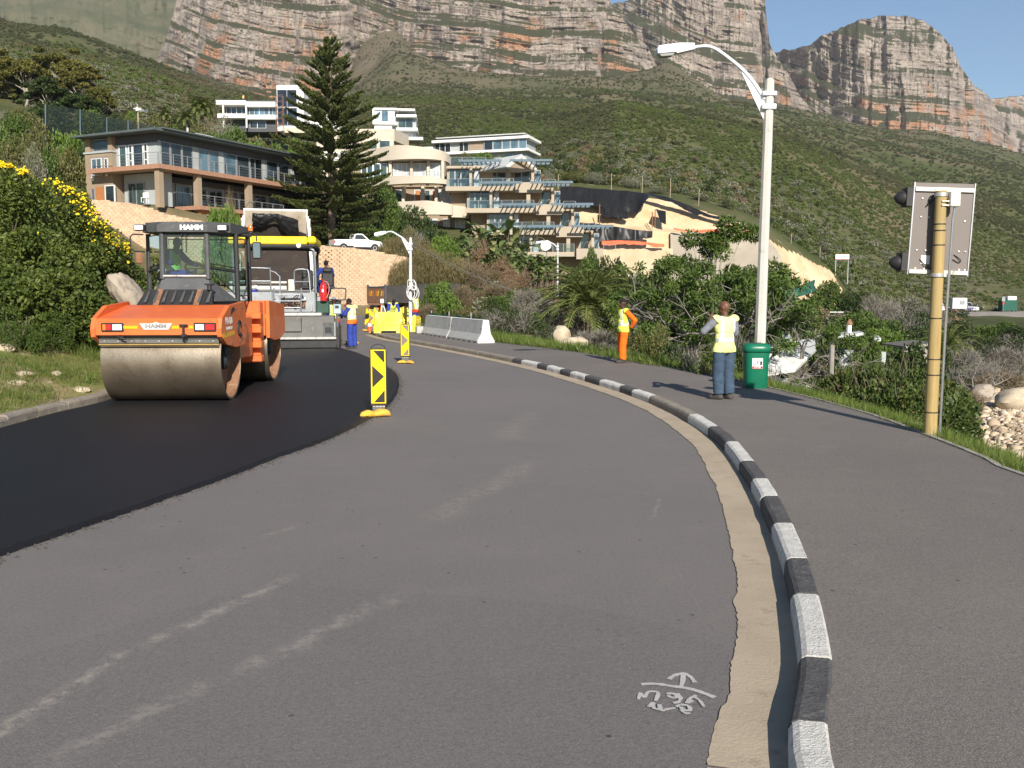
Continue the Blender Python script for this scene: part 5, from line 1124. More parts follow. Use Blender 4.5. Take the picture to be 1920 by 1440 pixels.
MB().lathe([(.11, 0), (.11, .004), (.02, .004)], 20, T(0, 0, .852)).build('opening', BLACK, ld)
stk = MB().box(-.075, .125, -.2125, -.2065, .36, .56).build('sticker', M('sticker_paper', (.55, .58, .60), None, 10, .6), bn)
stk.location = (-.035, .0, .02)
MB().box(-.070, .120, -.2145, -.2126, .365, .405).build('red_band', REDL, stk)
lettering('sticker_lettering', 'LITTER', .042, facing(.025, -.2150, .385), WHITEP, stk, .001)
for a in ((-.055, .0, .44, .445), (-.055, -.05, .445, .49), (-.005, .0, .445, .49), (.02, .028, .45, .51), (.028, .06, .49, .497), (.075, .11, .43, .50)):
    MB().box(a[0], a[1], -.2145, -.2126, a[2], a[3]).build('pictogram', BLACK, stk)

# ---------------------------------------------------------------- timber post with the back of a signal board
WOOD = None
m, t, n, l, b = nt('treated_pine_pole'); v = pos(n, True)
mp = n.new('ShaderNodeMapping'); mp.inputs['Scale'].default_value = (14, 14, .8); l.new(v, mp.inputs[0])
q = noise(n, l, mp.outputs[0], 1.5, 6, 0.65, .3); q2 = noise(n, l, v, 1.3, 3)
c = mixc(n, l, mapr(n, l, q.outputs[0], .35, .68), (0.40, 0.29, 0.115), (0.27, 0.185, 0.07)); c = mixc(n, l, mapr(n, l, q2.outputs[0], .45, .7, 0, .5), c, (0.30, 0.25, 0.12))
l.new(c, b.inputs['Base Color']); b.inputs['Roughness'].default_value = .8; bump(n, l, b, q.outputs[0], .3, .01); WOOD = m
PO_ = gp(1744, 817, .10); pb_ = thing('signal_post', 'pale timber post carrying the grey back of a signal board', 'signal post', PO_)
ZT = at(1768, 358, PO_.y).z - .10
MB().tube([(0, 0, -.2), (.0, 0, ZT)], [.082, .068], 20).build('timber_pole', WOOD, pb_, True)
for z in (.30, .78, .98, 1.50, 2.02, 2.42, 2.60, 2.68): MB().lathe([(.084 - z * .0045, 0), (.086 - z * .0045, .003), (.086 - z * .0045, .012), (.084 - z * .0045, .015)], 20, T(0, 0, z)).build('cable_tie', BLACK, pb_, True)
BACK = M('board_back_aluminium', (0.165, 0.143, 0.132), (0.15, 0.13, 0.12), 2, 0.55, obj=True, metal=.2, spec=.3)
Xb = T(-.03, .12, 0, rz=R(-5), ry=R(2.2))
bz0, bz1 = 2.06, 3.21
bb = MB(Xb).box(-.37, .37, 0, .02, bz0, bz1).build('board_back', BACK, pb_)
for x0, x1, z0, z1 in ((-.376, -.362, bz0 - .005, bz1 + .005), (.362, .376, bz0 - .005, bz1 + .005)): MB(Xb).box(x0, x1, -.012, .026, z0, z1).build('board_frame', GALV, bb)
for z0 in (bz0 + .005, bz1 - .11): MB(Xb).box(-.361, .361, -.03, -.001, z0, z0 + .055, .004).box(-.361, .361, -.034, -.0305, z0 + .022, z0 + .030).build('mounting_rail', BRIGHT, bb)
for x, z in ((-.26, .95), (-.16, .95), (-.26, .72), (-.16, .72), (-.28, .30), (-.17, .30), (-.28, .07), (-.17, .07), (.24, .30), (.32, .30), (.26, .07), (.33, .07), (.28, .68)):
    MB(Xb).lathe([(.015, 0), (.011, .01), (.004, .012)], 8, T(x, 0, bz0 + z, rx=R(90))).build('rivet', BRIGHT, bb)
MB(Xb).box(-.22, -.11, -.006, -.001, bz0 + .13, bz0 + .24).build('label_sticker', WHITEP, bb)
for pts in ([(-.02, -.03, bz1 - .1), (-.12, -.03, bz1 - .14), (-.2, -.02, bz1 - .28), (-.215, -.005, bz1 - .30), (-.17, -.02, bz1 - .26), (-.05, -.05, bz1 - .1)], [(-.235, -.004, bz0 + .19), (-.17, -.03, bz0 + .12), (-.08, -.03, bz0 + .07), (-.02, -.03, bz0 + .09)], [(.18, -.004, bz0 + .26), (.26, -.02, bz0 + .20), (.25, -.01, bz0 + .16), (.17, -.01, bz0 + .2)]):
    MB(Xb).tube(arc(pts, 5), .006, 5).build('wire', BLACK, bb, True)
for z in (bz0 + .14, bz0 + .96):
    lh = MB(Xb).box(-.46, -.378, -.02, .20, z - .11, z + .13, .006).build('lamp_housing', BLACK, bb)
    MB(Xb).lathe([(.10, 0), (.095, .03), (.07, .08), (.02, .12)], 16, T(-.46, .09, z, ry=R(-90))).build('lamp_visor', BLACK, lh, True)
jb = MB().box(.075, .20, -.11, -.01, ZT - .20, ZT - .02, .008).build('junction_box', M('junction_cream', (.60, .60, .54), None, 6, .6, obj=True), pb_)
MB().tube([(.15, -.06, ZT - .20), (.15, -.06, ZT - .25), (.135, -.06, ZT - .34), (.115, -.04, 1.5), (.105, -.03, -.1)], .017, 8).build('conduit', GALV, pb_, True)
for z in (ZT - .07, ZT - .95 - .12):
    MB().lathe([(.071, 0), (.079, .0), (.079, .045), (.071, .045)], 20, T(0, 0, z)).box(.06, .11, -.03, .0, z, z + .045).build('pole_clamp', BRIGHT, pb_)
MB().box(-.02, .07, -.086, -.07, ZT - .14, ZT - .125).box(-.02, .07, -.086, -.07, ZT - .19, ZT - .175).build('bracket', BRIGHT, pb_)
# ================================================================ PEOPLE
SKIN = M('dark_skin', (0.135, 0.062, 0.036), (0.105, 0.047, 0.028), 12, 0.5, spec=0.35, obj=True)
SKIN2 = M('dark_skin_deeper', (0.075, 0.036, 0.024), (0.055, 0.027, 0.018), 12, 0.5, spec=0.35, obj=True)
def cloth(name, c, k=.8): return M(name, c, tuple(x * k for x in c), 6, 0.9, 0.35, 24, spec=0.15, obj=True)
HV_Y = cloth('hi_vis_yellow', (0.72, 0.80, 0.10)); HV_YW = cloth('hi_vis_pale_yellow', (0.80, 0.83, 0.32)); HV_O = cloth('hi_vis_orange', (0.85, 0.17, 0.03)); HV_R = cloth('hi_vis_red', (0.62, 0.06, 0.03)); HV_G = cloth('hi_vis_green', (0.16, 0.62, 0.08))
REFL = M('reflective_tape', (0.62, 0.64, 0.64), (0.52, 0.54, 0.54), 14, 0.35, obj=True)
OVO = cloth('orange_overalls', (0.80, 0.15, 0.015)); OVB = cloth('blue_overalls', (0.035, 0.06, 0.30)); JEAN = cloth('blue_jeans', (0.055, 0.085, 0.13), .7); SHIRTG = cloth('grey_striped_shirt', (0.20, 0.21, 0.24)); SHIRTB = cloth('dark_blue_shirt', (0.025, 0.035, 0.14)); DARKC = cloth('black_cap_cloth', (0.018, 0.017, 0.018)); HATB = cloth('grey_blue_hat', (0.20, 0.23, 0.30)); SHOE = M('worn_shoe', (0.035, 0.032, 0.03), (0.07, 0.062, 0.055), 12, 0.8, obj=True); WHT = cloth('white_tshirt', (.66, .66, .66))
STAND = dict(pel=(0, 0, .93), che=(0, 0, 1.27), nec=(0, .005, 1.47), hea=(0, .02, 1.615),
  sL=(-.185, 0, 1.405), eL=(-.25, -.02, 1.13), wL=(-.255, .07, .89), sR=(.185, 0, 1.405), eR=(.25, -.02, 1.13), wR=(.255, .07, .89),
  hL=(-.095, 0, .90), kL=(-.105, .02, .49), aL=(-.11, -.02, .085), hR=(.095, 0, .90), kR=(.105, .02, .49), aR=(.11, -.02, .085), tL=None, tR=None)
def person(label, loc, rz, pose, trousers, shirt, vest=None, vest2=None, skin=SKIN, hat=None, hatm=None, shoes=SHOE, scale=1.0, vox=.012, sleeve='long', hair=None, band=None, group=None, bald=False):
    J = dict(STAND); J.update(pose); J = {k: (Vector(v) if v is not None else None) for k, v in J.items()}
    prim = []                                   # (kind, a, b, ra, rb, tag)  capsules, or ellipsoids ('e', centre, None, radii, rot, tag)
    up = (J['nec'] - J['pel']).normalized()
    fw = Vector((0, 1, 0)); tq = Vector((0, 0, 1)).rotation_difference(up).to_matrix()
    E = lambda c, r, tg, m_=None: prim.append(('e', Vector(c), m_ if m_ is not None else tq, Vector(r), None, tg))
    Cc = lambda a, b_, ra, rb, tg: prim.append(('c', Vector(a), Vector(b_), ra, rb, tg))
    E(J['che'], (.175, .118, .19), 'torso'); E(J['pel'].lerp(J['che'], .45), (.155, .118, .19), 'torso'); E(J['pel'] + up * .0, (.165, .125, .14), 'pelvis')
    E(J['che'] + up * .1, (.19, .095, .08), 'torso')
    for s in 'LR':
        Cc(J['s' + s], J['e' + s], .062, .046, 'uarm'); Cc(J['e' + s], J['w' + s], .044, .030, 'farm')
        d = (J['w' + s] - J['e' + s]).normalized(); sd = Vector((1 if s == 'L' else -1, 0, 0)); sd = (sd - d * sd.dot(d)).normalized(); pn = d.cross(sd)
        w = J['w' + s]; pc = w + d * .05
        E(pc, (.020, .038, .05), 'hand', Matrix((pn, sd, d)).transposed())
        curl = pn if pn.y < 0 or pn.z < 0 else -pn
        for q, (o_, L_) in enumerate(((-.030, .068), (-.010, .080), (.010, .075), (.029, .058))):
            b0 = w + d * .085 + sd * o_; b1 = b0 + d * L_ * .55 + curl * .008; b2 = b1 + d * L_ * .40 + curl * .028; Cc(b0, b1, .0105, .010, 'hand'); Cc(b1, b2, .010, .008, 'hand')
        t0 = w + d * .03 + sd * .03; t1 = t0 + d * .035 + sd * .03; Cc(t0, t1, .012, .011, 'hand'); Cc(t1, t1 + d * .035 + curl * .006, .011, .009, 'hand')
        Cc(J['h' + s], J['k' + s], .092, .064, 'thigh'); Cc(J['k' + s], J['a' + s], .060, .044, 'calf')
        a = J['a' + s]; tdir = J['t' + s] if J['t' + s] is not None else Vector((0, 1, 0)); tdir = Vector(tdir).normalized()
        Cc(a + tdir * -.03 + Vector((0, 0, -.045)), a + tdir * .15 + Vector((0, 0, -.052)), .043, .036, 'foot'); Cc(a, a + tdir * .08 + Vector((0, 0, -.04)), .045, .042, 'foot')
    Cc(J['nec'] - up * .05, J['nec'].lerp(J['hea'], .6), .060, .055, 'neck')
    look = Vector(pose.get('look', (0, 1, -.05))).normalized(); sd = look.cross(Vector((0, 0, 1))).normalized(); hu = sd.cross(look); HM = Matrix((sd, look, hu)).transposed()
    h = J['hea']
    E(h + hu * .015 - look * .008, (.076, .096, .105), 'head', HM); E(h - hu * .045 + look * .03, (.058, .062, .065), 'head', HM)
    E(h - hu * .012 + look * .102, (.014, .020, .024), 'head', HM); E(h - hu * .050 + look * .094, (.026, .012, .010), 'head', HM); E(h - hu * .088 + look * .074, (.026, .022, .018), 'head', HM)
    E(h + hu * .025 + look * .085, (.05, .014, .012), 'head', HM)
    for s in (-1, 1): E(h - hu * .008 + sd * s * .079 - look * .005, (.010, .020, .031), 'head', HM)
    mb = MB()
    for k_, a, b_, ra, rb, tg in prim:
        if k_ == 'c':
            d = (b_ - a); d = d.normalized() if d.length > 1e-6 else Vector((0, 0, 1))
            mb.tube([a - d * ra * .95, a - d * ra * .6, a, b_, b_ + d * rb * .6, b_ + d * rb * .95], [ra * .25, ra * .8, ra, rb, rb * .8, rb * .25], 12)
        else:
            n_ = 14; pr = [(max(math.sin(t_), .02), -math.cos(t_)) for t_ in np.linspace(.05, math.pi - .05, 9)]
            mb.lathe(pr, n_, Matrix.Translation(a) @ b_.to_4x4() @ Matrix.Diagonal((*ra, 1)))
    tmp = mb.build('tmp', skin)
    rm = tmp.modifiers.new('r', 'REMESH'); rm.mode = 'VOXEL'; rm.voxel_size = vox
    sm_ = tmp.modifiers.new('s', 'SMOOTH'); sm_.iterations = 3; sm_.factor = .5
    dg = bpy.context.evaluated_depsgraph_get(); me = bpy.data.meshes.new_from_object(tmp.evaluated_get(dg)); bpy.data.objects.remove(tmp)
    root = thing('person', label, 'person', loc, rz, group); root.scale = (scale,) * 3
    me.materials.clear(); me.materials.append(skin); me.name = 'body'
    nv = len(me.vertices); co = np.empty(nv * 3); me.vertices.foreach_get('co', co); co = co.reshape(-1, 3)
    nr = np.empty(nv * 3); me.vertices.foreach_get('normal', nr); nr = nr.reshape(-1, 3)
    polys = [tuple(p.vertices) for p in me.polygons]; fc = np.array([co[list(p)].mean(0) for p in polys])
    best = np.full(len(fc), 9.); bt = np.array(['none'] * len(fc), dtype=object); tpar = np.zeros(len(fc))
    for k_, a, b_, ra, rb, tg in prim:
        if k_ == 'c':
            ab = np.array(b_ - a); t_ = np.clip(((fc - np.array(a)) @ ab) / (ab @ ab), 0, 1); dd = np.linalg.norm(fc - np.array(a) - t_[:, None] * ab, axis=1) - (ra + (rb - ra) * t_)
        else:
            loc_ = (fc - np.array(a)) @ np.array(b_); rr_ = np.array(ra); q_ = np.linalg.norm(loc_ / rr_, axis=1); dd = (q_ - 1) * rr_.min(); t_ = np.zeros(len(fc))
        u_ = dd < best; best = np.where(u_, dd, best); bt[u_] = tg; tpar = np.where(u_, t_, tpar)
    body = link('body', me, root, 'all')
    au = np.array(up); hgt = (fc - np.array(J['pel'])) @ au            # height above pelvis along the trunk
    lx = np.abs(fc[:, 0] - J['pel'].x)
    def shell(name, mask, off, mats, mif=None, wr=.004, flare=None, seed=1):
        ids = np.nonzero(mask)[0]
        if len(ids) < 8: return None
        used = sorted({v for i in ids for v in polys[i]}); mp_ = {v: i for i, v in enumerate(used)}
        cu = co[used]; o_ = off if flare is None else off + flare(cu)
        o_ = np.asarray(o_) + wr * fbm(cu[:, 0] * 9, cu[:, 1] * 9, cu[:, 2] * 14, 3, seed) * 2
        cu = cu + nr[used] * np.reshape(o_, (-1, 1))
        me2 = bpy.data.meshes.new(name); me2.from_pydata(cu.tolist(), [], [tuple(mp_[v] for v in polys[i]) for i in ids])
        for q_ in mats: me2.materials.append(q_)
        if mif is not None: me2.polygons.foreach_set('material_index', mif(fc[ids], ids).astype(np.int32))
        o2 = link(name, me2, root, 'all'); sl_ = o2.modifiers.new('t', 'SOLIDIFY'); sl_.thickness = .006; sl_.offset = 1
        return o2
    isin = lambda *t_: np.isin(bt, t_)
    ank = min(J['aL'].z, J['aR'].z)
    shell('trousers', isin('thigh', 'pelvis') & (hgt < .10) | (isin('calf') & (tpar < .97)) | (isin('torso') & (hgt < .08)), .014, [trousers], None, .006, lambda c: np.where(True, .030 * np.clip((.95 - c[:, 2]) / .6, 0, 1), 0), 3)
    shell('shoes', isin('foot'), .010, [shoes], None, 0)
    sl_m = isin('uarm') if sleeve == 'short' else isin('uarm', 'farm') & ~(isin('farm') & (tpar > .95))
    shell('shirt', sl_m | (isin('torso') & (hgt > .04)) | (isin('neck') & (tpar < .25)), .012, [shirt], None, .005)
    if vest:
        tm = (isin('torso') & (hgt > -.2) & (np.linalg.norm(fc - np.array(J['che']), axis=1) < 9) & ((lx < .178) | (hgt < .36))) | (isin('pelvis') & (hgt > -.085)) | (isin('thigh') & (hgt > -.085)) | (isin('uarm') & (tpar < .03))
        bz = band if band is not None else .12
        def mif(f_, ids):
            hh = hgt[ids]; xx = lx[ids]; r_ = np.zeros(len(ids))
            if vest2 is not None: r_ = np.where(hh < .05, 2, r_)
            r_ = np.where((np.abs(hh - bz) < .028), 1, r_); r_ = np.where((np.abs(xx - .105) < .026) & (hh > bz), 1, r_)
            return r_
        shell('vest', tm, .024, [vest, REFL, vest2 or vest], mif, .006, lambda c: .012 * np.clip((1.1 - c[:, 2]) / .3, 0, 1), 5)
    if hat == 'cap':
        shell('cap', isin('head') & (((fc - np.array(h)) @ np.array(hu)) > .040), .012, [hatm], None, 0)
        MB(Matrix.Translation(h + hu * .045 + look * .09) @ HM.to_4x4()).prism([(-.07, -.02), (-.05, .06), (0, .085), (.05, .06), (.07, -.02)], -.004, .004, 'z').build('cap_peak', hatm, root)
    elif hat == 'brim':
        shell('hat', isin('head') & (((fc - np.array(h)) @ np.array(hu)) > .035), .018, [hatm], None, 0)
        MB(Matrix.Translation(h + hu * .045) @ HM.to_4x4() @ T(rx=R(-6))).lathe([(.085, .012), (.14, .0), (.165, -.012), (.163, -.018), (.085, .002)], 24).build('hat_brim', hatm, root, True)
    elif hair is not None:
        shell('hair', isin('head') & ((((fc - np.array(h)) @ np.array(hu)) > .045) | ((((fc - np.array(h)) @ np.array(look)) < -.03) & (((fc - np.array(h)) @ np.array(hu)) > -.03))), .005, [hair], None, .002)
    for s in (-1, 1):
        MB(Matrix.Translation(h + look * .086 + sd * s * .030 + hu * .006) @ HM.to_4x4()).lathe([(.002, -.009), (.009, -.004), (.009, .004), (.002, .009)], 8).build('eye', BLACK, root, True)
    return root
def face(dx, dy): return math.atan2(-dx, dy)          # yaw that turns local +Y to (dx, dy)
ol = person('worker in orange overalls, yellow vest and black cap with hand on hip', gp(1168, 680, .122), face(-1, -.28), dict(eL=(-.34, -.20, 1.16), wL=(-.20, -.15, .97), eR=(.24, -.08, 1.14), wR=(.19, .02, .92), look=(.02, 1, -.12), aL=(-.13, .07, .085), kL=(-.115, .06, .49), aR=(.12, -.06, .085)), OVO, OVO, HV_Y, None, SKIN2, 'cap', DARKC, scale=.94, vox=.011)
lettering('vest_lettering', 'ETT', .075, Matrix.Translation((-.085, .155, 1.26)) @ Matrix.Rotation(R(180 - 14), 4, 'Z') @ Matrix.Rotation(R(86), 4, 'X'), DARKC, ol, .006, ext=.004)
person('bald man in pale yellow vest and blue jeans holding his chin by the bin', gp(1356, 748, .122), face(-.38, .93), dict(eL=(-.36, .12, 1.20), wL=(-.13, .24, 1.43), eR=(.27, .06, 1.16), wR=(.05, .24, 1.14), look=(-.55, .8, -.02), hea=(-.01, .02, 1.615), tL=(-.5, 1, 0), tR=(-.2, 1, 0)), JEAN, SHIRTG, HV_YW, None, SKIN, None, scale=.96, vox=.011, sleeve='short')
person('worker in blue trousers and yellow and orange vest at the paver control panel', gp(661, 653.5, .0), face(-.88, .42), dict(eL=(-.25, .12, 1.16), wL=(-.16, .36, 1.14), eR=(.25, .12, 1.16), wR=(.14, .38, 1.16), hea=(0, .11, 1.58), nec=(0, .06, 1.46), che=(0, .03, 1.27), look=(0, 1, -.55)), OVB, OVB, HV_YW, HV_O, SKIN2, None, None, scale=1.0, vox=.015, hair=DARKC)
person('worker in wide-brimmed hat and two-tone vest behind the paver screed', at(624, 600, 33.2).xy.to_3d() + Vector((.05, 0, 0)), face(.1, 1), dict(eL=(-.27, .1, 1.14), wL=(-.2, .3, 1.05), eR=(.27, .1, 1.14), wR=(.2, .3, 1.05)), OVB, OVB, HV_Y, HV_R, SKIN2, 'brim', HATB, scale=1.0, vox=.016)
SIT = dict(pel=(0, 0, .12), che=(0, -.02, .46), nec=(0, 0, .66), hea=(0, .03, .80), sL=(-.185, 0, .595), sR=(.185, 0, .595), hL=(-.095, .02, .10), kL=(-.13, .42, .12), aL=(-.13, .46, -.30), hR=(.095, .02, .10), kR=(.13, .42, .12), aR=(.13, .46, -.30), eL=(-.26, .1, .36), wL=(-.14, .36, .38), eR=(.26, .1, .36), wR=(.14, .36, .38))
RX = Matrix.Translation((-5.97, 16.35, .042)) @ Matrix.Rotation(R(2.5), 4, 'Z')
person('roller driver in green and orange vest with blue sleeve reaching to the wheel', RX @ Vector((-.66, 2.20, 2.10)), R(180 + 62), dict(SIT, eR=(.30, .16, .40), wR=(.34, .40, .36), eL=(-.25, .22, .40), wL=(-.22, .50, .34), look=(.5, 1, -.2), nec=(-.04, .05, .65), hea=(-.07, .09, .79)), OVB, OVB, HV_G, HV_O, SKIN2, None, vox=.014, hair=DARKC, scale=.95)
PX_ = Matrix.Translation((-8.0, 31.0, 0)) @ Matrix.Rotation(R(8), 4, 'Z')
person('paver operator in blue overalls seated on the outboard seat', PX_ @ Vector((1.66, 2.55, 2.14)), R(20), dict(SIT, eL=(-.3, .1, .38), wL=(-.36, .34, .40)), OVB, OVB, None, None, SKIN2, None, vox=.016, hair=DARKC)
q7 = G(655, 69); person('worker in red vest sitting at the foot of the block wall', (q7.x, 69, .34), R(170), dict(SIT, wL=(-.05, .3, .3), wR=(.1, .3, .7), eR=(.25, .2, .5)), DARKC, HV_R, HV_R, None, SKIN, None, vox=.022, sleeve='short', hair=DARKC)
person('stooping worker in yellow vest behind the bleached yellow barrier', (at(735, 600, 43).x, 43, .12), R(200), dict(pel=(0, -.1, .88), che=(0, .12, 1.13), nec=(0, .3, 1.28), hea=(0, .42, 1.34), sL=(-.18, .24, 1.24), sR=(.18, .24, 1.24), eL=(-.25, .36, 1.0), wL=(-.18, .5, .8), eR=(.25, .36, 1.0), wR=(.18, .5, .8), hL=(-.095, -.1, .86), hR=(.095, -.1, .86), look=(0, 1, -.7)), OVB, OVB, HV_Y, None, SKIN2, None, vox=.02, hair=DARKC)
person('worker in yellow and red vest standing between the slim lamp post and the netting', (at(779, 600, 43.4).x, 43.4, .12), face(-.9, .3), dict(eL=(-.25, .08, 1.15), wL=(-.2, .3, 1.1)), OVB, WHT, HV_Y, HV_R, SKIN2, None, vox=.02, sleeve='short', hair=DARKC)
# surveyor's level on its tripod
lv = thing('survey_level', 'survey instrument with pale head on red and white tripod behind the barrier', 'survey tripod', (at(717, 600, 42.5).x, 42.5, .119))
for k in range(3):
    a = k * 2.1 + .4; MB().tube([(.42 * math.cos(a), .42 * math.sin(a), 0), (.05 * math.cos(a), .05 * math.sin(a), 1.2)], [.02, .03], 6).build('tripod_leg', ORL if k % 2 else WHITEP, lv)
MB().lathe([(.09, 1.2), (.09, 1.24), (.05, 1.25), (.05, 1.28)], 14).build('tripod_head', RUST, lv); MB().box(-.08, .08, -.07, .07, 1.28, 1.48, .02).build('instrument', WHITEP, lv)
# ================================================================ BUILDINGS
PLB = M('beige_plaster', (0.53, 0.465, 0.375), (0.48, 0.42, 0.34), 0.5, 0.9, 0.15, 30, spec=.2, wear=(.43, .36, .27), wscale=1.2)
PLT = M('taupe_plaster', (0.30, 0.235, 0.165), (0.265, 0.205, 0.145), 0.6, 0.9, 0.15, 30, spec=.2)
PLG = M('slate_grey_plaster', (0.085, 0.09, 0.098), (0.075, 0.079, 0.086), 0.6, 0.85, 0.1, 30, spec=.2)
PLL = M('pale_grey_plaster', (0.36, 0.39, 0.39), (0.32, 0.345, 0.345), 0.6, 0.85, 0.1, 30, spec=.2)
PLW = M('white_plaster', (0.74, 0.73, 0.71), (0.68, 0.67, 0.65), 0.6, 0.85, 0.1, 30, spec=.2)
ROOFG = M('grey_metal_roof', (0.085, 0.105, 0.105), (0.07, 0.085, 0.086), 0.8, 0.5, spec=.4)
ROOFL = M('pale_sheet_roof', (0.50, 0.51, 0.50), (0.44, 0.45, 0.44), 0.8, 0.6, spec=.3)
BRICKR = M('brick_edge', (0.36, 0.20, 0.13), (0.28, 0.15, 0.10), 6, 0.9, 0.4, 20, spec=.2, wear=(.42, .31, .23), wscale=9)
TIMB = M('weathered_cladding', (0.36, 0.29, 0.22), (0.28, 0.22, 0.165), 3, 0.85, 0.3, 20, spec=.2)
DOORW = M('orange_timber_door', (0.40, 0.17, 0.065), (0.32, 0.13, 0.05), 3, 0.7, 0.2, 20, spec=.3)
PERG = M('blue_grey_pergola', (0.115, 0.165, 0.20), (0.095, 0.135, 0.165), 2, 0.6, spec=.3)
FRAMEW = M('white_window_frame', (0.66, 0.67, 0.67), (0.58, 0.59, 0.59), 4, 0.5)
FRAMEA = M('aluminium_window_frame', (0.33, 0.34, 0.35), (0.26, 0.27, 0.28), 4, 0.45, metal=.3)
GLD = Mglass('house_glass_dark', (.028, .040, .048)); GLB = Mglass('house_glass_blue', (.10, .17, .22), .05); GLT = Mglass('house_glass_teal', (.05, .085, .085), .04); GLN = Mglass('tower_glass_navy', (.018, .024, .045), .05)
CURT = M('curtained_glass', (0.50, 0.52, 0.54), (0.30, 0.34, 0.38), 1.5, 0.25, spec=.6)
class Fac:
    """a facade: x runs along it (left to right seen from outside), y goes into the building, z is up"""
    def __init__(s, root, O, d):
        s.root = root; s.O = Vector((O[0], O[1], 0)); s.d = Vector((d[0], d[1], 0)).normalized(); s.i = Vector((-s.d.y, s.d.x, 0))
        X = Matrix(((s.d.x, s.i.x, 0, s.O.x), (s.d.y, s.i.y, 0, s.O.y), (0, 0, 1, 0), (0, 0, 0, 1)))
        s.X = Matrix.Translation(-root.location) @ X
    def x(s, px, y=0):
        k = (px - 960) / F; o = s.O + s.i * y
        return (k * o.y - o.x) / (s.d.x - k * s.d.y)
    def Y(s, x, y=0): return (s.O + s.d * x + s.i * y).y
    def z(s, px, py, y=0):
        return at(px, py, s.Y(s.x(px, y), y)).z
    def box(s, name, x0, x1, y0, y1, z0, z1, mat, par=None, bev=0): return MB(s.X).box(x0, x1, y0, y1, z0, z1, bev).build(name, mat, par or s.root)
    def win(s, x0, x1, z0, z1, glass=None, frame=None, nx=1, nz=1, fw=.06, y=0.0, name='window', par=None):
        """framed opening: glass in its own plane, frame and glazing bars proud of it"""
        w = s.box(name, x0 + fw, x1 - fw, y - .03, y + .05, z0 + fw, z1 - fw, glass or GLD, par)
        mb = MB(s.X)
        mb.box(x0, x0 + fw, y - .07, y + .04, z0, z1).box(x1 - fw, x1, y - .07, y + .04, z0, z1).box(x0 + fw, x1 - fw, y - .068, y + .04, z0, z0 + fw).box(x0 + fw, x1 - fw, y - .068, y + .04, z1 - fw, z1)
        for k in range(1, nx): c = x0 + (x1 - x0) * k / nx; mb.box(c - fw * .45, c + fw * .45, y - .06, y + .02, z0 + fw, z1 - fw)
        for k in range(1, nz): c = z0 + (z1 - z0) * k / nz; mb.box(x0 + fw, x1 - fw, y - .055, y + .02, c - fw * .4, c + fw * .4)
        mb.build('frame', frame or FRAMEA, w)
        return w
    def rail(s, x0, x1, y, z, h=1.0, step=1.5, mat=None, glass=False, par=None, wires=3):
        mt = mat or FRAMEA; nseg = max(1, round(abs(x1 - x0) / step)); r = MB(s.X).tube([(x0, y, z + h), (x1, y, z + h)], .028, 5).build('handrail', mt, par or s.root)
        for k in range(nseg + 1):
            x = x0 + (x1 - x0) * k / nseg; MB(s.X).box(x - .022, x + .022, y - .022, y + .022, z, z + h - .01).build('railing_post', mt, r)
        if glass: MB(s.X).box(min(x0, x1), max(x0, x1), y - .006, y + .006, z + .08, z + h - .06).build('railing_glass', RGL, r)
        else:
            for k in range(wires): zz = z + h * (k + 1) / (wires + 1); MB(s.X).tube([(x0, y, zz), (x1, y, zz)], .009, 4).build('railing_wire', mt, r)
        return r
m, t, n, l, b = nt('railing_glass_sheet')
tr = n.new('ShaderNodeBsdfTransparent'); tr.inputs[0].default_value = (0.80, 0.87, 0.88, 1); gl = n.new('ShaderNodeBsdfGlossy'); gl.inputs['Roughness'].default_value = .05; mx = n.new('ShaderNodeMixShader'); mx.inputs[0].default_value = .07
l.new(tr.outputs[0], mx.inputs[1]); l.new(gl.outputs[0], mx.inputs[2]); l.new(mx.outputs[0], n['Material Output'].inputs[0]); RGL = m

# ---------------------------------------------------------------- grey house with long balcony
gh = thing('grey_house', 'grey and taupe two-storey house with long glazed front and flat roof', 'house', (-29.9, 80, 9.3))
f = Fac(gh, (-29.9, 80), (.44, .90)); e = Fac(gh, (-29.9 - .9 * 8.1, 80 + .44 * 8.1), (.9, -.44))       # long front, end wall
f.box('upper_wall', 0.02, 21, .1, 8, 12.4, 15.2, PLG)
f.box('lower_wall', 1.2, 21, 2.0, 8, 9.2, 12.05, PLL)
f.box('ground_beam', .6, 21, 1.9, 2.0, 11.55, 12.05, PLG)
f.box('upper_band', -.02, 21, -.02, .098, 14.66, 15.2, PLG)
pil = [(310, 314), (373, 383), (421, 429), (500, 508), (552, 558)]
for a, c in pil: f.box('pier', f.x(a), f.x(c), -.02, .098, 12.41, 14.65, PLL)
gx = [(314, 332), (332, 353), (353, 373), (383, 402), (402, 421), (429, 453), (453, 477), (477, 500), (508, 530), (530, 552)]
for a, c in gx: f.win(f.x(a) + .02, f.x(c) - .02, 12.45, 14.62, GLD if (a // 10) % 2 else GLB, FRAMEA, y=.05, fw=.08)
for k in range(5): f.win(11.9 + k * 1.7, 13.5 + k * 1.7, 12.45, 14.62, GLD, FRAMEA, y=.05)
# balcony slab with brick edge, wraps the corner
MB(f.X).box(-1.6, 21, -1.7, .0, 12.06, 12.40).box(-1.6, -.0, 0.001, 6.6, 12.06, 12.40).build('balcony_slab', PLT, gh)
MB(f.X).box(-1.66, 21, -1.76, -1.701, 12.04, 12.42).box(-1.66, -1.601, -1.70, 6.6, 12.04, 12.42).build('balcony_edge', BRICKR, gh)
f.rail(-1.5, 20.5, -1.62, 12.42, .95, 1.55)
MB(f.X)
e.rail(1.6, 9.6, -1.5, 12.42, .95, 1.5)
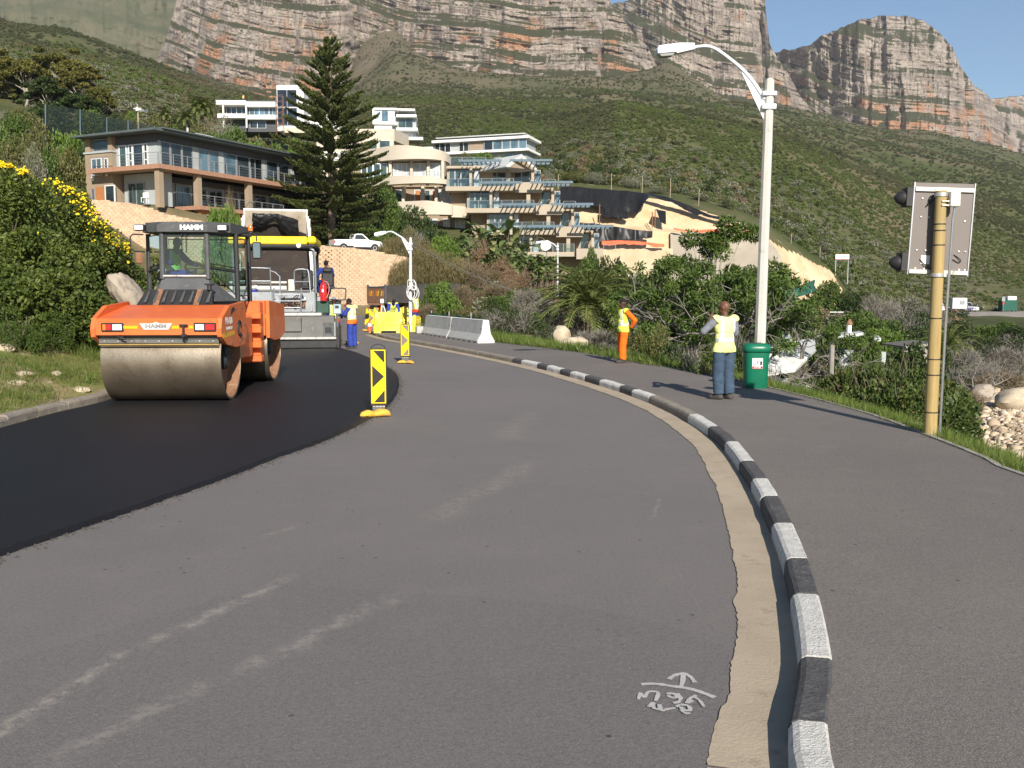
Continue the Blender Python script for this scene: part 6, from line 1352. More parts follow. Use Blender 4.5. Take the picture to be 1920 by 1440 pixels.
# roof
rf = MB(f.X).prism([(-1.5, -1.2), (22, -1.2), (22, 9), (-1.5, 8.6)], 15.22, 15.40, 'z').prism([(-.7, -1.4), (22.2, -1.4), (22.2, 8.2), (-.7, 8.2)], 15.41, 15.54, 'z').build('roof', ROOFG, gh)
MB(f.X).tube([(5.6, 1.2, 15.9), (7.6, 1.2, 15.9)], .26, 14).build('solar_geyser_tank', LAMPW, rf, 30)
MB(f.X).cyl((4.8, 1.4, 15.5), (4.8, 1.4, 16.5), .11, 10).build('flue', BRIGHT, rf)
# end wall: slate grey bay with doors, taupe stair tower
e.box('bay_wall', 3.2, 8.08, -.06, .0, 12.41, 14.5, PLL); e.box('bay_band', 3.2, 8.05, -.08, .02, 14.5, 15.2, PLG)
e.box('tower_wall', -.1, 3.2, -.55, 7.5, 9.2, 13.9, PLT); e.box('tower_cornice', -.2, 3.3, -.65, 1, 13.9, 14.05, PLL)
e.box('tower_top', -.1, .45, -.5, 7, 14.05, 15.21, PLT); e.box('tower_top', 2.7, 3.2, -.5, 7, 14.05, 15.21, PLT); e.box('tower_top', .45, 2.7, -.1, 7, 14.05, 15.21, PLG)
e.win(.55, 2.6, 14.1, 15.15, GLT, FRAMEA, y=-.2, fw=.09); e.win(.75, 2.0, 12.0, 13.45, GLB, FRAMEW, 2, 1, y=-.58); e.win(2.35, 2.75, 12.2, 13.4, GLD, FRAMEW, 1, 2, y=-.58)
e.win(.65, .95, 9.9, 10.9, GLD, FRAMEA, y=-.58)
for a, c, gz_, nn in ((3.6, 4.5, GLT, 1), (4.75, 5.2, GLD, 3), (5.25, 6.5, GLD, 1), (6.55, 7.0, GLD, 3)): e.win(a, c, 12.43, 14.45, gz_, FRAMEW, 1, nn, y=-.07, fw=.09)
dw = e.box('timber_panel', 1.1, 2.1, -.60, -.551, 9.25, 11.0, DOORW)
e.win(2.3, 3.5, 9.25, 11.1, GLD, FRAMEW, y=-.6, fw=.09)
e.box('lower_bay', 3.5, 8.0, .4, 1.5, 9.2, 12.04, PLL)
e.win(4.0, 6.0, 9.25, 11.3, GLT, FRAMEA, 2, 1, y=.37, fw=.09)
for px_ in (305, 376, 470): f.box('column', f.x(px_, -1.2), f.x(px_, -1.2) + .5, -1.45, -.95, 8.9, 12.05, PLT)
for k in range(9): f.win(1.6 + k * 2.05, 3.3 + k * 2.05, 9.25, 11.45, (GLD, GLB, GLT)[k % 3], FRAMEA, 2, 1, y=1.95, fw=.08)
f.rail(3.2, 14, -1.6, 9.35, .95, 1.6)
f.box('terrace_edge', 2.6, 20, -2.0, 1.99, 9.0, 9.34, BRICKR)
f.box('under_terrace_wall', 3.0, 20, -1.6, -1.2, 6.6, 9.0, DOORW)
for px_, py_ in ((224, 328), (198, 337)): MB(e.X).box(e.x(px_) - .12, e.x(px_) + .12, -.72, -.56, e.z(px_, py_) - .18, e.z(px_, py_) + .18, .03).build('wall_lamp', WHITEP, gh)
ch = thing('garden_chair', 'white plastic chair on the lower terrace of the grey house', 'chair', at(272, 378, 79)); ch.location.z = 9.34
MB().box(-.25, .25, -.25, .25, .38, .42, .01).build('seat', WHITEP, ch); MB().box(-.25, .25, .2, .26, .42, .85, .02).build('backrest', WHITEP, ch)
for sx_ in (-1, 1):
    for sy_ in (-1, 1): MB().box(sx_ * .22 - .02, sx_ * .22 + .02, sy_ * .22 - .02, sy_ * .22 + .02, 0, .38).build('leg', WHITEP, ch)

# ---------------------------------------------------------------- block retaining wall: interlocking split-face blocks, leaning back
BLK = [M('retaining_block_%d' % i, c, None, 2.5, .95, .5, 16, spec=.1, wear=tuple(x * .72 for x in c), wscale=3) for i, c in enumerate([(.52, .375, .25), (.50, .36, .238), (.545, .395, .265), (.485, .345, .225)])]
wl_ = thing('retaining_wall', 'terraced retaining wall of sandy split blocks under the grey house and pickup', 'wall', (-22, 76, 0))
wline = arc([Vector((-33.5, 71.5, 0)), Vector((-28, 72.5, 0)), Vector((-22, 75, 0)), Vector((-16, 77, 0)), Vector((-10.5, 77.5, 0)), Vector((-7.5, 79.5, 0))], 8)
topz = lambda x: np.interp(x, [-34, -29.5, -26.5, -22, -17, -12, -8], [9.4, 9.0, 8.2, 7.3, 6.0, 5.5, 5.0])
WL = resample(wline, .40); rr = random.Random(8); V = []; Q = []; MI = []
row = 0; z = -.2
while z < 9.4:
    back = z * .40
    for i in range(len(WL) - 1):
        a, c = WL[i], WL[i + 1]
        if row % 2: a, c = a.lerp(c, .5), c.lerp(WL[min(i + 2, len(WL) - 1)], .5)
        if z + .2 > topz((a.x + c.x) / 2): continue
        d = (c - a); d.z = 0; L_ = d.length
        if L_ < .1: continue
        d.normalize(); nn = Vector((d.y, -d.x, 0)); off = -back + rr.uniform(-.012, .015)
        p, q = a + d * .005 + nn * off, c - d * .005 + nn * off; o_ = len(V); h_ = .182; bl = .05
        pr = [(p, 0), (q, 0), (q, h_), (p, h_)]
        V += [tuple(p + Vector((0, 0, z))), tuple(q + Vector((0, 0, z))), tuple(q + Vector((0, 0, z + h_))), tuple(p + Vector((0, 0, z + h_)))]
        V += [tuple(x_ + nn * -.45 + Vector((0, 0, z + hz))) for x_, hz in pr]
        m_ = (p + q) / 2 + nn * rr.uniform(.015, .04) + Vector((0, 0, z + h_ * rr.uniform(.4, .6))); V.append(tuple(m_))
        Q += [(o_, o_ + 1, o_ + 8), (o_ + 1, o_ + 2, o_ + 8), (o_ + 2, o_ + 3, o_ + 8), (o_ + 3, o_, o_ + 8), (o_ + 3, o_ + 2, o_ + 6), (o_ + 3, o_ + 6, o_ + 7), (o_, o_ + 3, o_ + 7), (o_, o_ + 7, o_ + 4), (o_ + 1, o_ + 5, o_ + 6), (o_ + 1, o_ + 6, o_ + 2)]
        MI += [rr.choice((0, 0, 1, 2, 2, 3))] * 10
    z += .188; row += 1
wb = npmesh('block_courses', np.array(V) - np.array((-22, 76, 0)), Q, BLK, wl_, False, MI); tag(wb, kind='stuff')
SOILB = M('wall_core_soil', (.40, .28, .185), None, 1, .95)
WLo = offset(WL, -.30); V = []; k = len(WLo); nrow = 12
for p, p2 in zip(WL, WLo):
    tz_ = float(topz(p.x)) - .06; nn = (p2 - p).normalized()
    for j in range(nrow): zz = -.3 + (tz_ + .3) * j / (nrow - 1); V.append(tuple(p + nn * (.22 + .40 * max(zz, 0)) + Vector((22, -76, zz))))
    V.append(tuple(p + nn * (8.0 + .40 * tz_) + Vector((22, -76, tz_ + .25))))
npmesh('backfill', V, grid(k, nrow + 1), SOILB, wl_, True)

# ---------------------------------------------------------------- white houses high on the slope
def wz(py, Y): return at(960, py, Y).z
wh = thing('white_house', 'white modern house with stair tower of dark glass and scaffolding', 'house', (at(480, 230, 190).x, 190, 33))
f = Fac(wh, (at(424, 220, 190).x, 190), (1, .02))
X_ = lambda px: f.x(px)
f.box('back_wall', X_(430), X_(530), 1.6, 9, 34, 40.2, PLG)
f.box('roof_fascia', X_(420), X_(474), -.6, 9, wz(197, 190), wz(189, 190), PLW); f.box('roof_fascia', X_(474) + .01, X_(530), .2, 9.1, wz(199, 190), wz(190, 190), PLW)
f.box('balcony_band', X_(422), X_(474), -.6, 2, wz(222, 190), wz(214, 190), PLW); f.box('balcony_band', X_(474) + .01, X_(530), .2, 2, wz(223, 190), wz(215, 190), PLW)
for px_ in (431, 473): f.box('column', X_(px_), X_(px_) + .28, -.4, -.1, wz(240, 190), wz(197, 190), PLW)
for a, c in ((433, 452), (452, 472), (476, 494), (494, 512), (512, 526)): f.win(X_(a), X_(c), wz(213, 190), wz(199, 190), GLD if a < 470 else GLB, FRAMEW, 2, 1, y=1.5)
for a, c in ((476, 490), (490, 506)): f.win(X_(a), X_(c), wz(238, 190), wz(224, 190), GLD, FRAMEW, 1, 1, y=1.5)
f.box('stair_tower', X_(529), X_(578), .5, 6, 34, wz(158, 190), PLW); 
for k in range(2):
    for j in range(2): f.win(X_(530) + k * 1.95, X_(530) + (k + 1) * 1.95, wz(234 - j * 35, 190), wz(201 - j * 34, 190), GLN, FRAMEA, 1, 1, y=.42, fw=.06)
f.box('lower_terrace', X_(545), X_(640), -1, 5, wz(250, 190), wz(240, 190), PLB)
f.box('side_block', X_(585), X_(640), 1.5, 8, 34, wz(212, 190), PLW)
sc = thing('scaffold', 'rusty scaffold tower against the white house under construction', 'scaffold', (at(518, 220, 189).x, 188.6, 33))
for x in (0, 1.4):
    for y in (0, .8): MB().tube([(x, y, 0), (x, y, 7.6)], .05, 5).build('standard', RUST, sc)
for z_ in np.arange(.8, 7.6, 1.1):
    MB().tube([(0, 0, z_), (1.4, 0, z_ + .35)], .04, 5).build('brace', RUST, sc); MB().tube([(0, 0, z_), (1.4, 0, z_)], .04, 5).build('ledger', RUST, sc)
w2 = thing('white_house', 'white box house with big pale blue windows stepping down the slope', 'house', (at(745, 260, 190).x, 190, 29))
f = Fac(w2, (at(705, 230, 190).x, 190), (1, .06))
X_ = lambda px: f.x(px)
f.box('core', X_(707), X_(784), 1.2, 8, 29, wz(212, 190), PLL)
f.box('upper_frame', X_(705), X_(750), -.6, 6, wz(207, 190), wz(203, 190), PLW); f.box('upper_frame', X_(705), X_(750), -.6, 6, wz(234, 190), wz(229, 190), PLW); f.box('upper_frame', X_(705), X_(708.5), -.6, 6, wz(229, 190) + .01, wz(207, 190) - .01, PLW)
f.box('sloped_roof', X_(715), X_(782), 1.3, 8, wz(204, 190), wz(200.5, 190), PLW)
for k in range(3): f.win(X_(709) + k * 1.33, X_(709) + (k + 1) * 1.33, wz(229, 190) + .02, wz(207, 190) - .02, CURT if k != 1 else GLB, FRAMEW, 1, 1, y=-.3)
f.box('canopy', X_(748) + .02, X_(785), -.2, 6, wz(219, 190), wz(214, 190), PLW); f.win(X_(751), X_(778), wz(238, 190), wz(220, 190), GLT, FRAMEA, 2, 1, y=1.1)
f.box('middle_slab', X_(748) + .02, X_(787), -.8, 6, wz(245, 190), wz(240, 190), PLW); f.win(X_(752), X_(778), wz(258, 190), wz(246, 190), CURT, FRAMEW, 3, 1, y=1.1)
f.box('lower_band', X_(740), X_(797), -1.6, 1.1, wz(264, 190), wz(258.5, 190), PLW); f.box('lower_storey', X_(745), X_(790), .4, 5, wz(272, 190), wz(264, 190) - .01, PLT)
f.box('front_wall', X_(708), X_(740), -.2, 1.1, wz(250, 190), wz(234, 190) - .01, PLW)
w3 = thing('white_house', 'long low white house with timber panel and glazed corner above the flats', 'house', (at(900, 280, 195).x, 195, 27))
f = Fac(w3, (at(815, 280, 205).x, 205), (1, -.34)); X_ = lambda px: f.x(px)
za, zb_ = f.z(815, 264), f.z(815, 259)
zt = f.z(940, 256); zr = f.z(940, 250); zf = f.z(940, 281); zf2 = f.z(940, 285.5); zg = f.z(940, 262)
f.box('roof_slab', X_(815), X_(993), -.8, 8, zg - .02, zg + .5, PLW); f.box('upper_roof', X_(818), X_(982), .6, 7, zg + 1.1, zg + 1.28, ROOFL)
f.box('clerestory', X_(822), X_(975), 1.2, 6.5, zg + .5, zg + 1.1, PLG)
f.box('floor_slab', X_(838), X_(992), -.9, 8, zf2, zf, PLW); f.box('back_wall', X_(817), X_(985), .5, 7, zf2 - 2.6, zg - .03, PLL)
xs = [(817, 826), (826, 836), (836, 846), (862, 870), (870, 879), (909, 925), (926, 942), (943, 957), (958, 972), (973, 987)]
for a, c in xs: f.win(X_(a), X_(c), zf + .03, zg - .05, GLD if a < 926 else GLB, FRAMEW, 1, 1, y=.4 if a < 900 else -.1)
f.box('timber_panel', X_(880), X_(907), .2, .49, zf + .02, zg - .04, TIMB)
for k in range(6): f.box('cladding_board', X_(880) - .02, X_(907) + .02, .14, .199, zf + .06 + k * (zg - zf - .1) / 6, zf + .02 + (k + 1) * (zg - zf - .1) / 6 - .03, TIMB)
f.win(X_(945), X_(975), zf2 - 2.3, zf2 - .3, GLB, FRAMEW, 2, 1, y=.42)
f.box('side_wing', X_(797), X_(814), .2, 5, zf2 - 1.5, zg - .6, PLW)
hr = thing('red_house', 'small house with dark red gable roof showing above the trees', 'house', (at(236, 212, 165).x, 165, at(236, 222, 165).z - 3))
ZH = at(236, 218, 165).z - hr.location.z
MB().box(-2.6, 2.0, 0, 5, 0, ZH, 0).build('wall', PLW, hr); MB().prism([(-3, ZH), (2.6, ZH), (-.6, ZH + 1.35)], -.4, 5.4).build('roof', M('dark_red_roof', (.20, .035, .03), None, 2, .8), hr); MB().box(1.2, 2.4, .4, 2, ZH + .6, ZH + 1.5).build('chimney', PLW, hr)
MB().prism([(.2, ZH + .4), (3.6, ZH + .4), (2.8, ZH + 1.6), (.8, ZH + 1.6)], 2.5, 6).build('roof', ROOFG, hr)

# ---------------------------------------------------------------- beige curved block of flats
bc = thing('apartment_block', 'beige plastered block of flats with curved parapets and white windows', 'apartments', (at(790, 380, 126).x, 126, 8))
BX = Matrix.Translation(-bc.location)
def curve_band(pxs, Ys, zlo, zhi, depth, mat, name, par=None):
    P = arc([Vector((at(p, 300, y).x, y, 0)) for p, y in zip(pxs, Ys)], 8); k = len(P); B = offset(P, -depth)
    if B[k // 2].y < P[k // 2].y: B = offset(P, depth)
    zl = zlo if hasattr(zlo, '__len__') else [zlo] * k; zh = zhi if hasattr(zhi, '__len__') else [zhi] * k
    if len(zh) != k: zh = np.interp(np.linspace(0, 1, k), np.linspace(0, 1, len(zh)), zh)
    V = []
    for i in range(k): V += [tuple(P[i] + Vector((0, 0, zl[i]))), tuple(P[i] + Vector((0, 0, zh[i]))), tuple(B[i] + Vector((0, 0, zh[i]))), tuple(B[i] + Vector((0, 0, zl[i])))]
    fs = [(4 * i + j, 4 * i + 4 + j, 4 * i + 4 + (j + 1) % 4, 4 * i + (j + 1) % 4) for i in range(k - 1) for j in range(4)] + [(0, 1, 2, 3), tuple(4 * (k - 1) + j for j in (3, 2, 1, 0))]
    return MB(BX).add(V, fs).build(name, mat, par or bc, 30)
z5 = lambda py, Y=123: at(960, py, Y).z
curve_band([672, 745, 800, 835, 846], [126, 122, 121.5, 123.5, 127], z5(301), [z5(277), z5(274), z5(280), z5(284), z5(288)], 5, PLB, 'roof_parapet')
curve_band([668, 735, 800, 846, 868], [125, 121, 119.5, 121.5, 126], z5(349), [z5(334), z5(333.5), z5(336), z5(342), z5(343)], 1.2, PLB, 'balcony_parapet')
curve_band([735, 800, 845, 848], [119.5, 117.6, 118, 119.5], z5(404, 119), [z5(378, 119), z5(378, 119), z5(384, 119), z5(385, 119)], 1.2, PLB, 'balcony_parapet')
curve_band([846, 870, 893, 902], [118.3, 119, 121, 123], z5(408, 119), [z5(385, 119), z5(387, 119), z5(394, 119), z5(396, 119)], 1.2, PLB, 'balcony_parapet')
f = Fac(bc, (at(672, 300, 127).x, 127), (1, -.06)); X_ = lambda px: f.x(px)
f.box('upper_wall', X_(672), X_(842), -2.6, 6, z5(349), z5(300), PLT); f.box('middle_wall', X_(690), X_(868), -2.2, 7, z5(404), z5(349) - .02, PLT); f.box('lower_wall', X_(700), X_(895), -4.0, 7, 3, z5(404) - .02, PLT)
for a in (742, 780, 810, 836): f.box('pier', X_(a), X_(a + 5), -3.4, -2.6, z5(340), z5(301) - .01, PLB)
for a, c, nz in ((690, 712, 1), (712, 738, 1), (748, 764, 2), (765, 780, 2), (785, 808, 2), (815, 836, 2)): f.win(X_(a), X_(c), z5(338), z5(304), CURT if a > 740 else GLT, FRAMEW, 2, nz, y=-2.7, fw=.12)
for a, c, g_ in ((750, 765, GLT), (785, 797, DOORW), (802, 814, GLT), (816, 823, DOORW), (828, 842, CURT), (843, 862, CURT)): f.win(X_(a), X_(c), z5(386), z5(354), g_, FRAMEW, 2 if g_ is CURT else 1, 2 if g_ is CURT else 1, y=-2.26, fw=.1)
for a in (765, 800, 824): f.box('pier', X_(a), X_(a + 5), -3.6, -2.3, z5(392), z5(349) - .03, PLB)
for a, c in ((815, 830), (840, 852), (861, 880)): f.win(X_(a), X_(c), z5(430), z5(411), CURT, FRAMEW, 2, 2, y=-4.06, fw=.12)
f.box('awning', X_(838), X_(860), -3.6, -2.3, z5(356), z5(351), PLW)
f.rail(X_(752), X_(835), -5.0, z5(335), .7, 2.2, glass=False); 
curve_band([600, 660, 740], [150, 147, 145], z5(268, 147), [z5(246, 147), z5(242, 147), z5(246, 147)], 6, PLB, 'rear_wing_wall')
f2 = Fac(bc, (at(640, 260, 144).x, 144.5), (1, .0)); 
for a, c in ((695, 712), (716, 736)): f2.win(f2.x(a), f2.x(c), z5(283, 144), z5(262, 144), GLT, FRAMEW, 1, 1, y=.2)
f2.box('rear_wing', f2.x(600), f2.x(742), .4, 6, z5(330, 144), z5(248, 144), PLB)
f2.box('white_terrace_wall', f2.x(600), f2.x(760), -6, -5.2, z5(300, 138), z5(284, 138), PLW)

# ---------------------------------------------------------------- terraced flats with pergolas
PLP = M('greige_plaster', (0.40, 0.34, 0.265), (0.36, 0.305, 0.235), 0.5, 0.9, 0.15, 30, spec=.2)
pg = thing('apartment_block', 'terraced taupe flats with blue-grey pergolas stepping down the hillside', 'apartments', (at(980, 420, 117).x, 117, 4))
for k in range(4):
    Yk = 119 - 1.6 * k; s_ = 37 * k; zf = z5(352 + 40.5 * k, Yk); zc = zf + 2.72
    f = Fac(pg, (at(840 + s_, 300, Yk).x, Yk), (1, -.05)); X_ = lambda px: f.x(px + s_)
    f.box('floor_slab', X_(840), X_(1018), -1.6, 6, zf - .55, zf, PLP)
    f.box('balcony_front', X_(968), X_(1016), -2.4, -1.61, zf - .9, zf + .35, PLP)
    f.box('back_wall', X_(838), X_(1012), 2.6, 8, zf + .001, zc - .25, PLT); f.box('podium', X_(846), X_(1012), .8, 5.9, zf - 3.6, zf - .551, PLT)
    f.box('ceiling_slab', X_(838), X_(1000), .6, 8, zc - .249, zc - .05, PLP)
    for a, w in ((882, 5), (950, 7), (996, 5)): f.box('column', X_(a), X_(a + w), -.6, .3, zf + .002, zc + (.25 if a == 950 else -.26), PLP)
    for j, (a, c, g_) in enumerate(((842, 853, GLT), (853, 864, GLT), (864, 882, GLT), (888, 898, CURT), (915, 930, GLT), (930, 946, GLD), (962, 976, GLD), (976, 992, GLT), (1002, 1012, GLB))): f.win(X_(a), X_(c), zf + .05, zc - .32, g_, FRAMEA, 1, 1, y=1.2 if j < 4 else 2.5, fw=.08)
    f.box('side_wall', X_(838), X_(882), 1.26, 2.59, zf + .002, zc - .27, PLP)
    for a, c in ((866, 943), (958, 1035)):
        bm_ = f.box('pergola_beam', X_(a), X_(c), -2.6, -2.42, zc + .12, zc + .40, PERG)
        f.box('pergola_beam', X_(a) + .3, X_(c) - .3, .35, .5, zc + .12, zc + .38, PERG)
        ns = 9
        for q in range(ns):
            xx = X_(a) + (X_(c) - X_(a)) * (q + .5) / ns; f.box('pergola_slat', xx - .05, xx + .05, -2.41, .9, zc + .16, zc + .32, PERG)
    f.rail(X_(886), X_(964), -1.5, zf, .95, 1.3, FRAMEA, True); f.rail(X_(1018), X_(1040), -1.4, zf - .1, .9, 1.2)
    if k < 3: f.rail(X_(842), X_(884), -1.4, zf, .95, 1.4, FRAMEA, True)
zk = z5(320, 119)
MB(Matrix.Translation(-pg.location) @ T(at(980, 300, 117).x, 117, zk, rz=R(38))).prism([(-2.6, 0), (2.3, 0), (2.3, .18), (-.15, 1.75), (-2.6, .18)], 0, 9).build('gable_roof', ROOFL, pg)
MB(Matrix.Translation(-pg.location) @ T(at(980, 300, 117).x, 117, zk, rz=R(38))).prism([(-2.1, .0), (1.8, 0), (-.15, 1.3)], -.02, .0).build('gable_wall', PLT, pg)
f = Fac(pg, (at(845, 300, 121).x, 121), (1, 0)); f.box('roof_terrace_wall', f.x(840), f.x(925), 0, 6, z5(352, 121), z5(311, 121), PLP); f.rail(f.x(846), f.x(912), .2, z5(311, 121), 1.1, 1.6, FRAMEA, True)
dsh = thing('satellite_dish', 'white satellite dish among the palms beside the lowest pergola', 'satellite dish', at(1025, 462, 104)); 
MB(T(rx=R(70), rz=R(-20))).lathe([(.02, 0), (.3, .05), (.5, .15), (.62, .26), (.6, .27), (.3, .07)], 20).build('dish', WHITEP, dsh, True); MB().tube([(0, 0.1, 0), (0, .3, -3.0)], .05, 6).build('mast', GALV, dsh); MB().tube([(0, 0, .1), (0, -.5, .1)], .02, 5).build('feed_arm', GALV, dsh)

# ---------------------------------------------------------------- excavation: walls, plastic sheets, fences, vehicles
SHOT = M('sprayed_concrete', (0.36, 0.32, 0.26), (0.30, 0.265, 0.215), 0.4, 0.95, 0.4, 6, spec=.1, wear=(.26, .23, .19), wscale=1.2)
SHOTL = M('fresh_concrete', (0.46, 0.45, 0.43), (0.38, 0.37, 0.355), 0.5, 0.9, 0.3, 6, spec=.1)
def cutwall(label, mat, top, bot, Y, name='retaining_wall', cat='wall', seed=0, th=.4):
    """wall in front of the cut: outline given by its top and bottom edge, real thickness, uneven face"""
    px = np.linspace(top[0][0], top[-1][0], 40); pt = np.interp(px, [p[0] for p in top], [p[1] for p in top]); pb = np.interp(px, [p[0] for p in bot], [p[1] for p in bot])
    nv = 14; V = []
    for i in range(40):
        for j in range(nv):
            p = at(px[i], pb[i] + (pt[i] - pb[i]) * j / (nv - 1), Y); V.append((p.x, Y + .5 * j / nv, p.z))
    V = np.array(V); V[:, 1] += .25 * fbm(V[:, 0] / 2.5, V[:, 2] / 2.5, 0, 3, seed); B = V.copy(); B[:, 1] += th
    n_ = len(V); Gq = grid(40, nv); edge = [i * nv + nv - 1 for i in range(40)]
    Q = np.concatenate([Gq, Gq[:, ::-1] + n_, np.array([(a, b_, b_ + n_, a + n_) for a, b_ in zip(edge, edge[1:])])])
    c = V.mean(0); o = npmesh(name, np.concatenate([V, B]) - c, Q, mat, None, True); o.location = c
    return tag(o, label, cat)
cutwall('long bare grey sprayed-concrete retaining wall below the sandy cut', SHOT, [(1258, 436), (1300, 436), (1380, 437), (1440, 446), (1462, 470), (1478, 520), (1482, 545)], [(1258, 530), (1482, 548)], 126.2, seed=4)
cutwall('low sandy concrete retaining wall with orange netting on top', M('sandy_concrete', (.50, .41, .28), (.43, .34, .22), .5, .95, .3, 6, spec=.1), [(1118, 462), (1180, 463), (1262, 466)], [(1118, 520), (1262, 520)], 124.5, seed=5)
cutwall('pale concrete slope under the grey wall beside the parked dark car', SHOTL, [(1440, 512), (1462, 500), (1478, 508), (1488, 538), (1490, 540)], [(1440, 545), (1490, 545)], 125.6, seed=6)
def sheetp(label, top, bot, Y0, seed, n_=60, nv=16, mat=None, name='plastic_sheet', cat='sheet', fold=1.0):
    px = np.linspace(top[0][0], top[-1][0], n_); pt = np.interp(px, [p[0] for p in top], [p[1] for p in top]); pb = np.interp(px, [p[0] for p in bot], [p[1] for p in bot]) + 3 * fbm(px / 9, px * 0, 0, 2, seed)
    V = []
    for i in range(n_):
        for j in range(nv):
            t_ = j / (nv - 1); py = pt[i] + (pb[i] - pt[i]) * t_; p = at(px[i], py, Y0 if not callable(Y0) else Y0(px[i], t_)); V.append((p.x, p.y, p.z))
    V = np.array(V); V[:, 1] -= fold * np.abs(fbm(V[:, 0] / 1.6, V[:, 2] / 5, 0, 3, seed + 2)) + .2
    c = V.mean(0); o = npmesh(name, V - c, grid(n_, nv), mat or TARP, None, True); o.location = c
    return tag(o, label, cat, 'plastic sheeting over the cut slope' if mat is None else None)
cutY = lambda top_, bot_: (lambda p, t_: top_ + (bot_ - top_) * t_)
sheetp('large black plastic sheet hung in folds from the top of the cut', [(1050, 351), (1080, 350), (1120, 355), (1180, 359), (1216, 364)], [(1050, 372), (1062, 384), (1110, 388), (1160, 394), (1192, 402), (1200, 390), (1216, 372)], cutY(133.0, 130.0), 3)
sheetp('narrow strip of black plastic trailing down the right rim of the cut', [(1216, 362), (1250, 370), (1290, 385), (1330, 403), (1368, 411)], [(1216, 366), (1250, 378), (1290, 398), (1330, 409), (1368, 414)], lambda p, t_: float(np.interp(p, [1216, 1290, 1368], [133.4, 133.2, 131.5])) - t_, 9, 50, 8)
sheetp('small black plastic patch on the bench of the cut', [(1126, 391), (1150, 388), (1166, 391), (1178, 408)], [(1126, 404), (1150, 408), (1166, 410), (1178, 410)], cutY(129.6, 128.4), 13, 30, 10)
sheetp('lower black plastic sheet draped over the bench beside the pergola flats', [(1080, 417), (1120, 420), (1180, 430), (1222, 434)], [(1080, 450), (1120, 452), (1180, 450), (1224, 446)], cutY(126.0, 125.6), 17)
sheetp('strip of black plastic dangling down the pale face of the cut', [(1229, 392), (1236, 394), (1248, 396)], [(1229, 395), (1238, 418), (1248, 422)], cutY(130.6, 128.2), 19, 14, 12)
ORN = M('orange_netting', (.75, .16, .07), (.62, .12, .06), 3, .8)
sheetp('orange safety netting strip on the low sandy wall', [(1128, 452), (1160, 451), (1190, 452), (1245, 458)], [(1128, 459), (1160, 459), (1190, 459), (1245, 463)], 124.3, 23, 40, 5, ORN, 'safety_netting', 'netting', .3)
sheetp('orange safety netting lying along the top of the grey wall', [(1262, 427), (1290, 433), (1330, 430), (1380, 434), (1430, 433)], [(1262, 430), (1290, 436), (1330, 436), (1380, 437), (1430, 436)], 126.0, 29, 50, 5, ORN, 'safety_netting', 'netting', .3)
for i, (px_, py_) in enumerate([(1045, 345), (1143, 343), (1200, 347), (1252, 352), (1305, 372), (1478, 455), (1532, 480)]):
    Yp = float(np.interp(px_, [1045, 1300, 1478, 1532], [137, 139, 146, 151])); b0 = G(px_, Yp); tz_ = at(px_, py_ - 18, Yp).z
    o = MB().tube([(0, 0, -.2), (.05, 0, max(tz_ - b0.z, 1.3))], .055, 6).build('fence_post', TIMB); o.location = b0; tag(o, ['thin fence post above the pergola flats at the start of the cut', 'fence post above the left half of the big black sheet', 'fence post above the right half of the big black sheet', 'fence post where the big black sheet ends', 'fence post above the trailing strip of black plastic', 'fence post with red rag below it right of the lamp post', 'last fence post before the white billboard'][i], 'fence post', 'fence posts along the rim of the cut')
for i, (px_, a, c) in enumerate([(1124, 383, 421), (1228, 392, 426), (1223, 397, 426)]):
    p0 = at(px_, c, 127.3); o = MB().tube([(0, 0, -.1), (0, 0, at(px_, a, 127.3).z - p0.z)], .07, 6).build('timber_stake', RUST); o.location = p0; tag(o, 'rusty stake standing on the bench of the cut', 'stake', 'stakes on the bench of the cut')
sb_ = thing('sign_board', 'white billboard on two posts above the end of the cut', 'sign', (at(1578, 520, 150).x, 150, at(1578, 515, 150).z))
zz = at(1578, 487, 150).z - sb_.location.z; z2 = at(1578, 476, 150).z - sb_.location.z
MB().box(-1.1, 1.1, -.04, .04, zz, z2).build('panel', WHITEP, sb_)
for a in ((-1.1, 1.1, z2 - .08, z2), (-1.1, 1.1, zz, zz + .10)): MB().box(a[0], a[1], -.05, -.041, a[2], a[3]).build('border', M('maroon_border_%d' % int(a[2] * 10), (.30, .03, .05), None, 5, .6), sb_)
for q, (ch_, c_) in enumerate((('J', (.2, .2, .2)), ('E', (.22, .05, .06)), ('R', (.05, .2, .14)))): lettering('sign_lettering', ch_, .42, facing(-.2 + .27 * q, -.045, (zz + z2) / 2), M('sign_text_' + ch_, c_, None, 5, .6), sb_, .01)
for x in (-1.0, 1.0): MB().box(x - .05, x + .05, .05, .12, -1.5, z2).build('post', GALV, sb_)
net('shade_netting', 'curved dark green site netting below the excavation', [at(1440, 560, 122), at(1470, 562, 121), at(1500, 556, 121), at(1527, 546, 123)], 1.55, 4, True, .1)
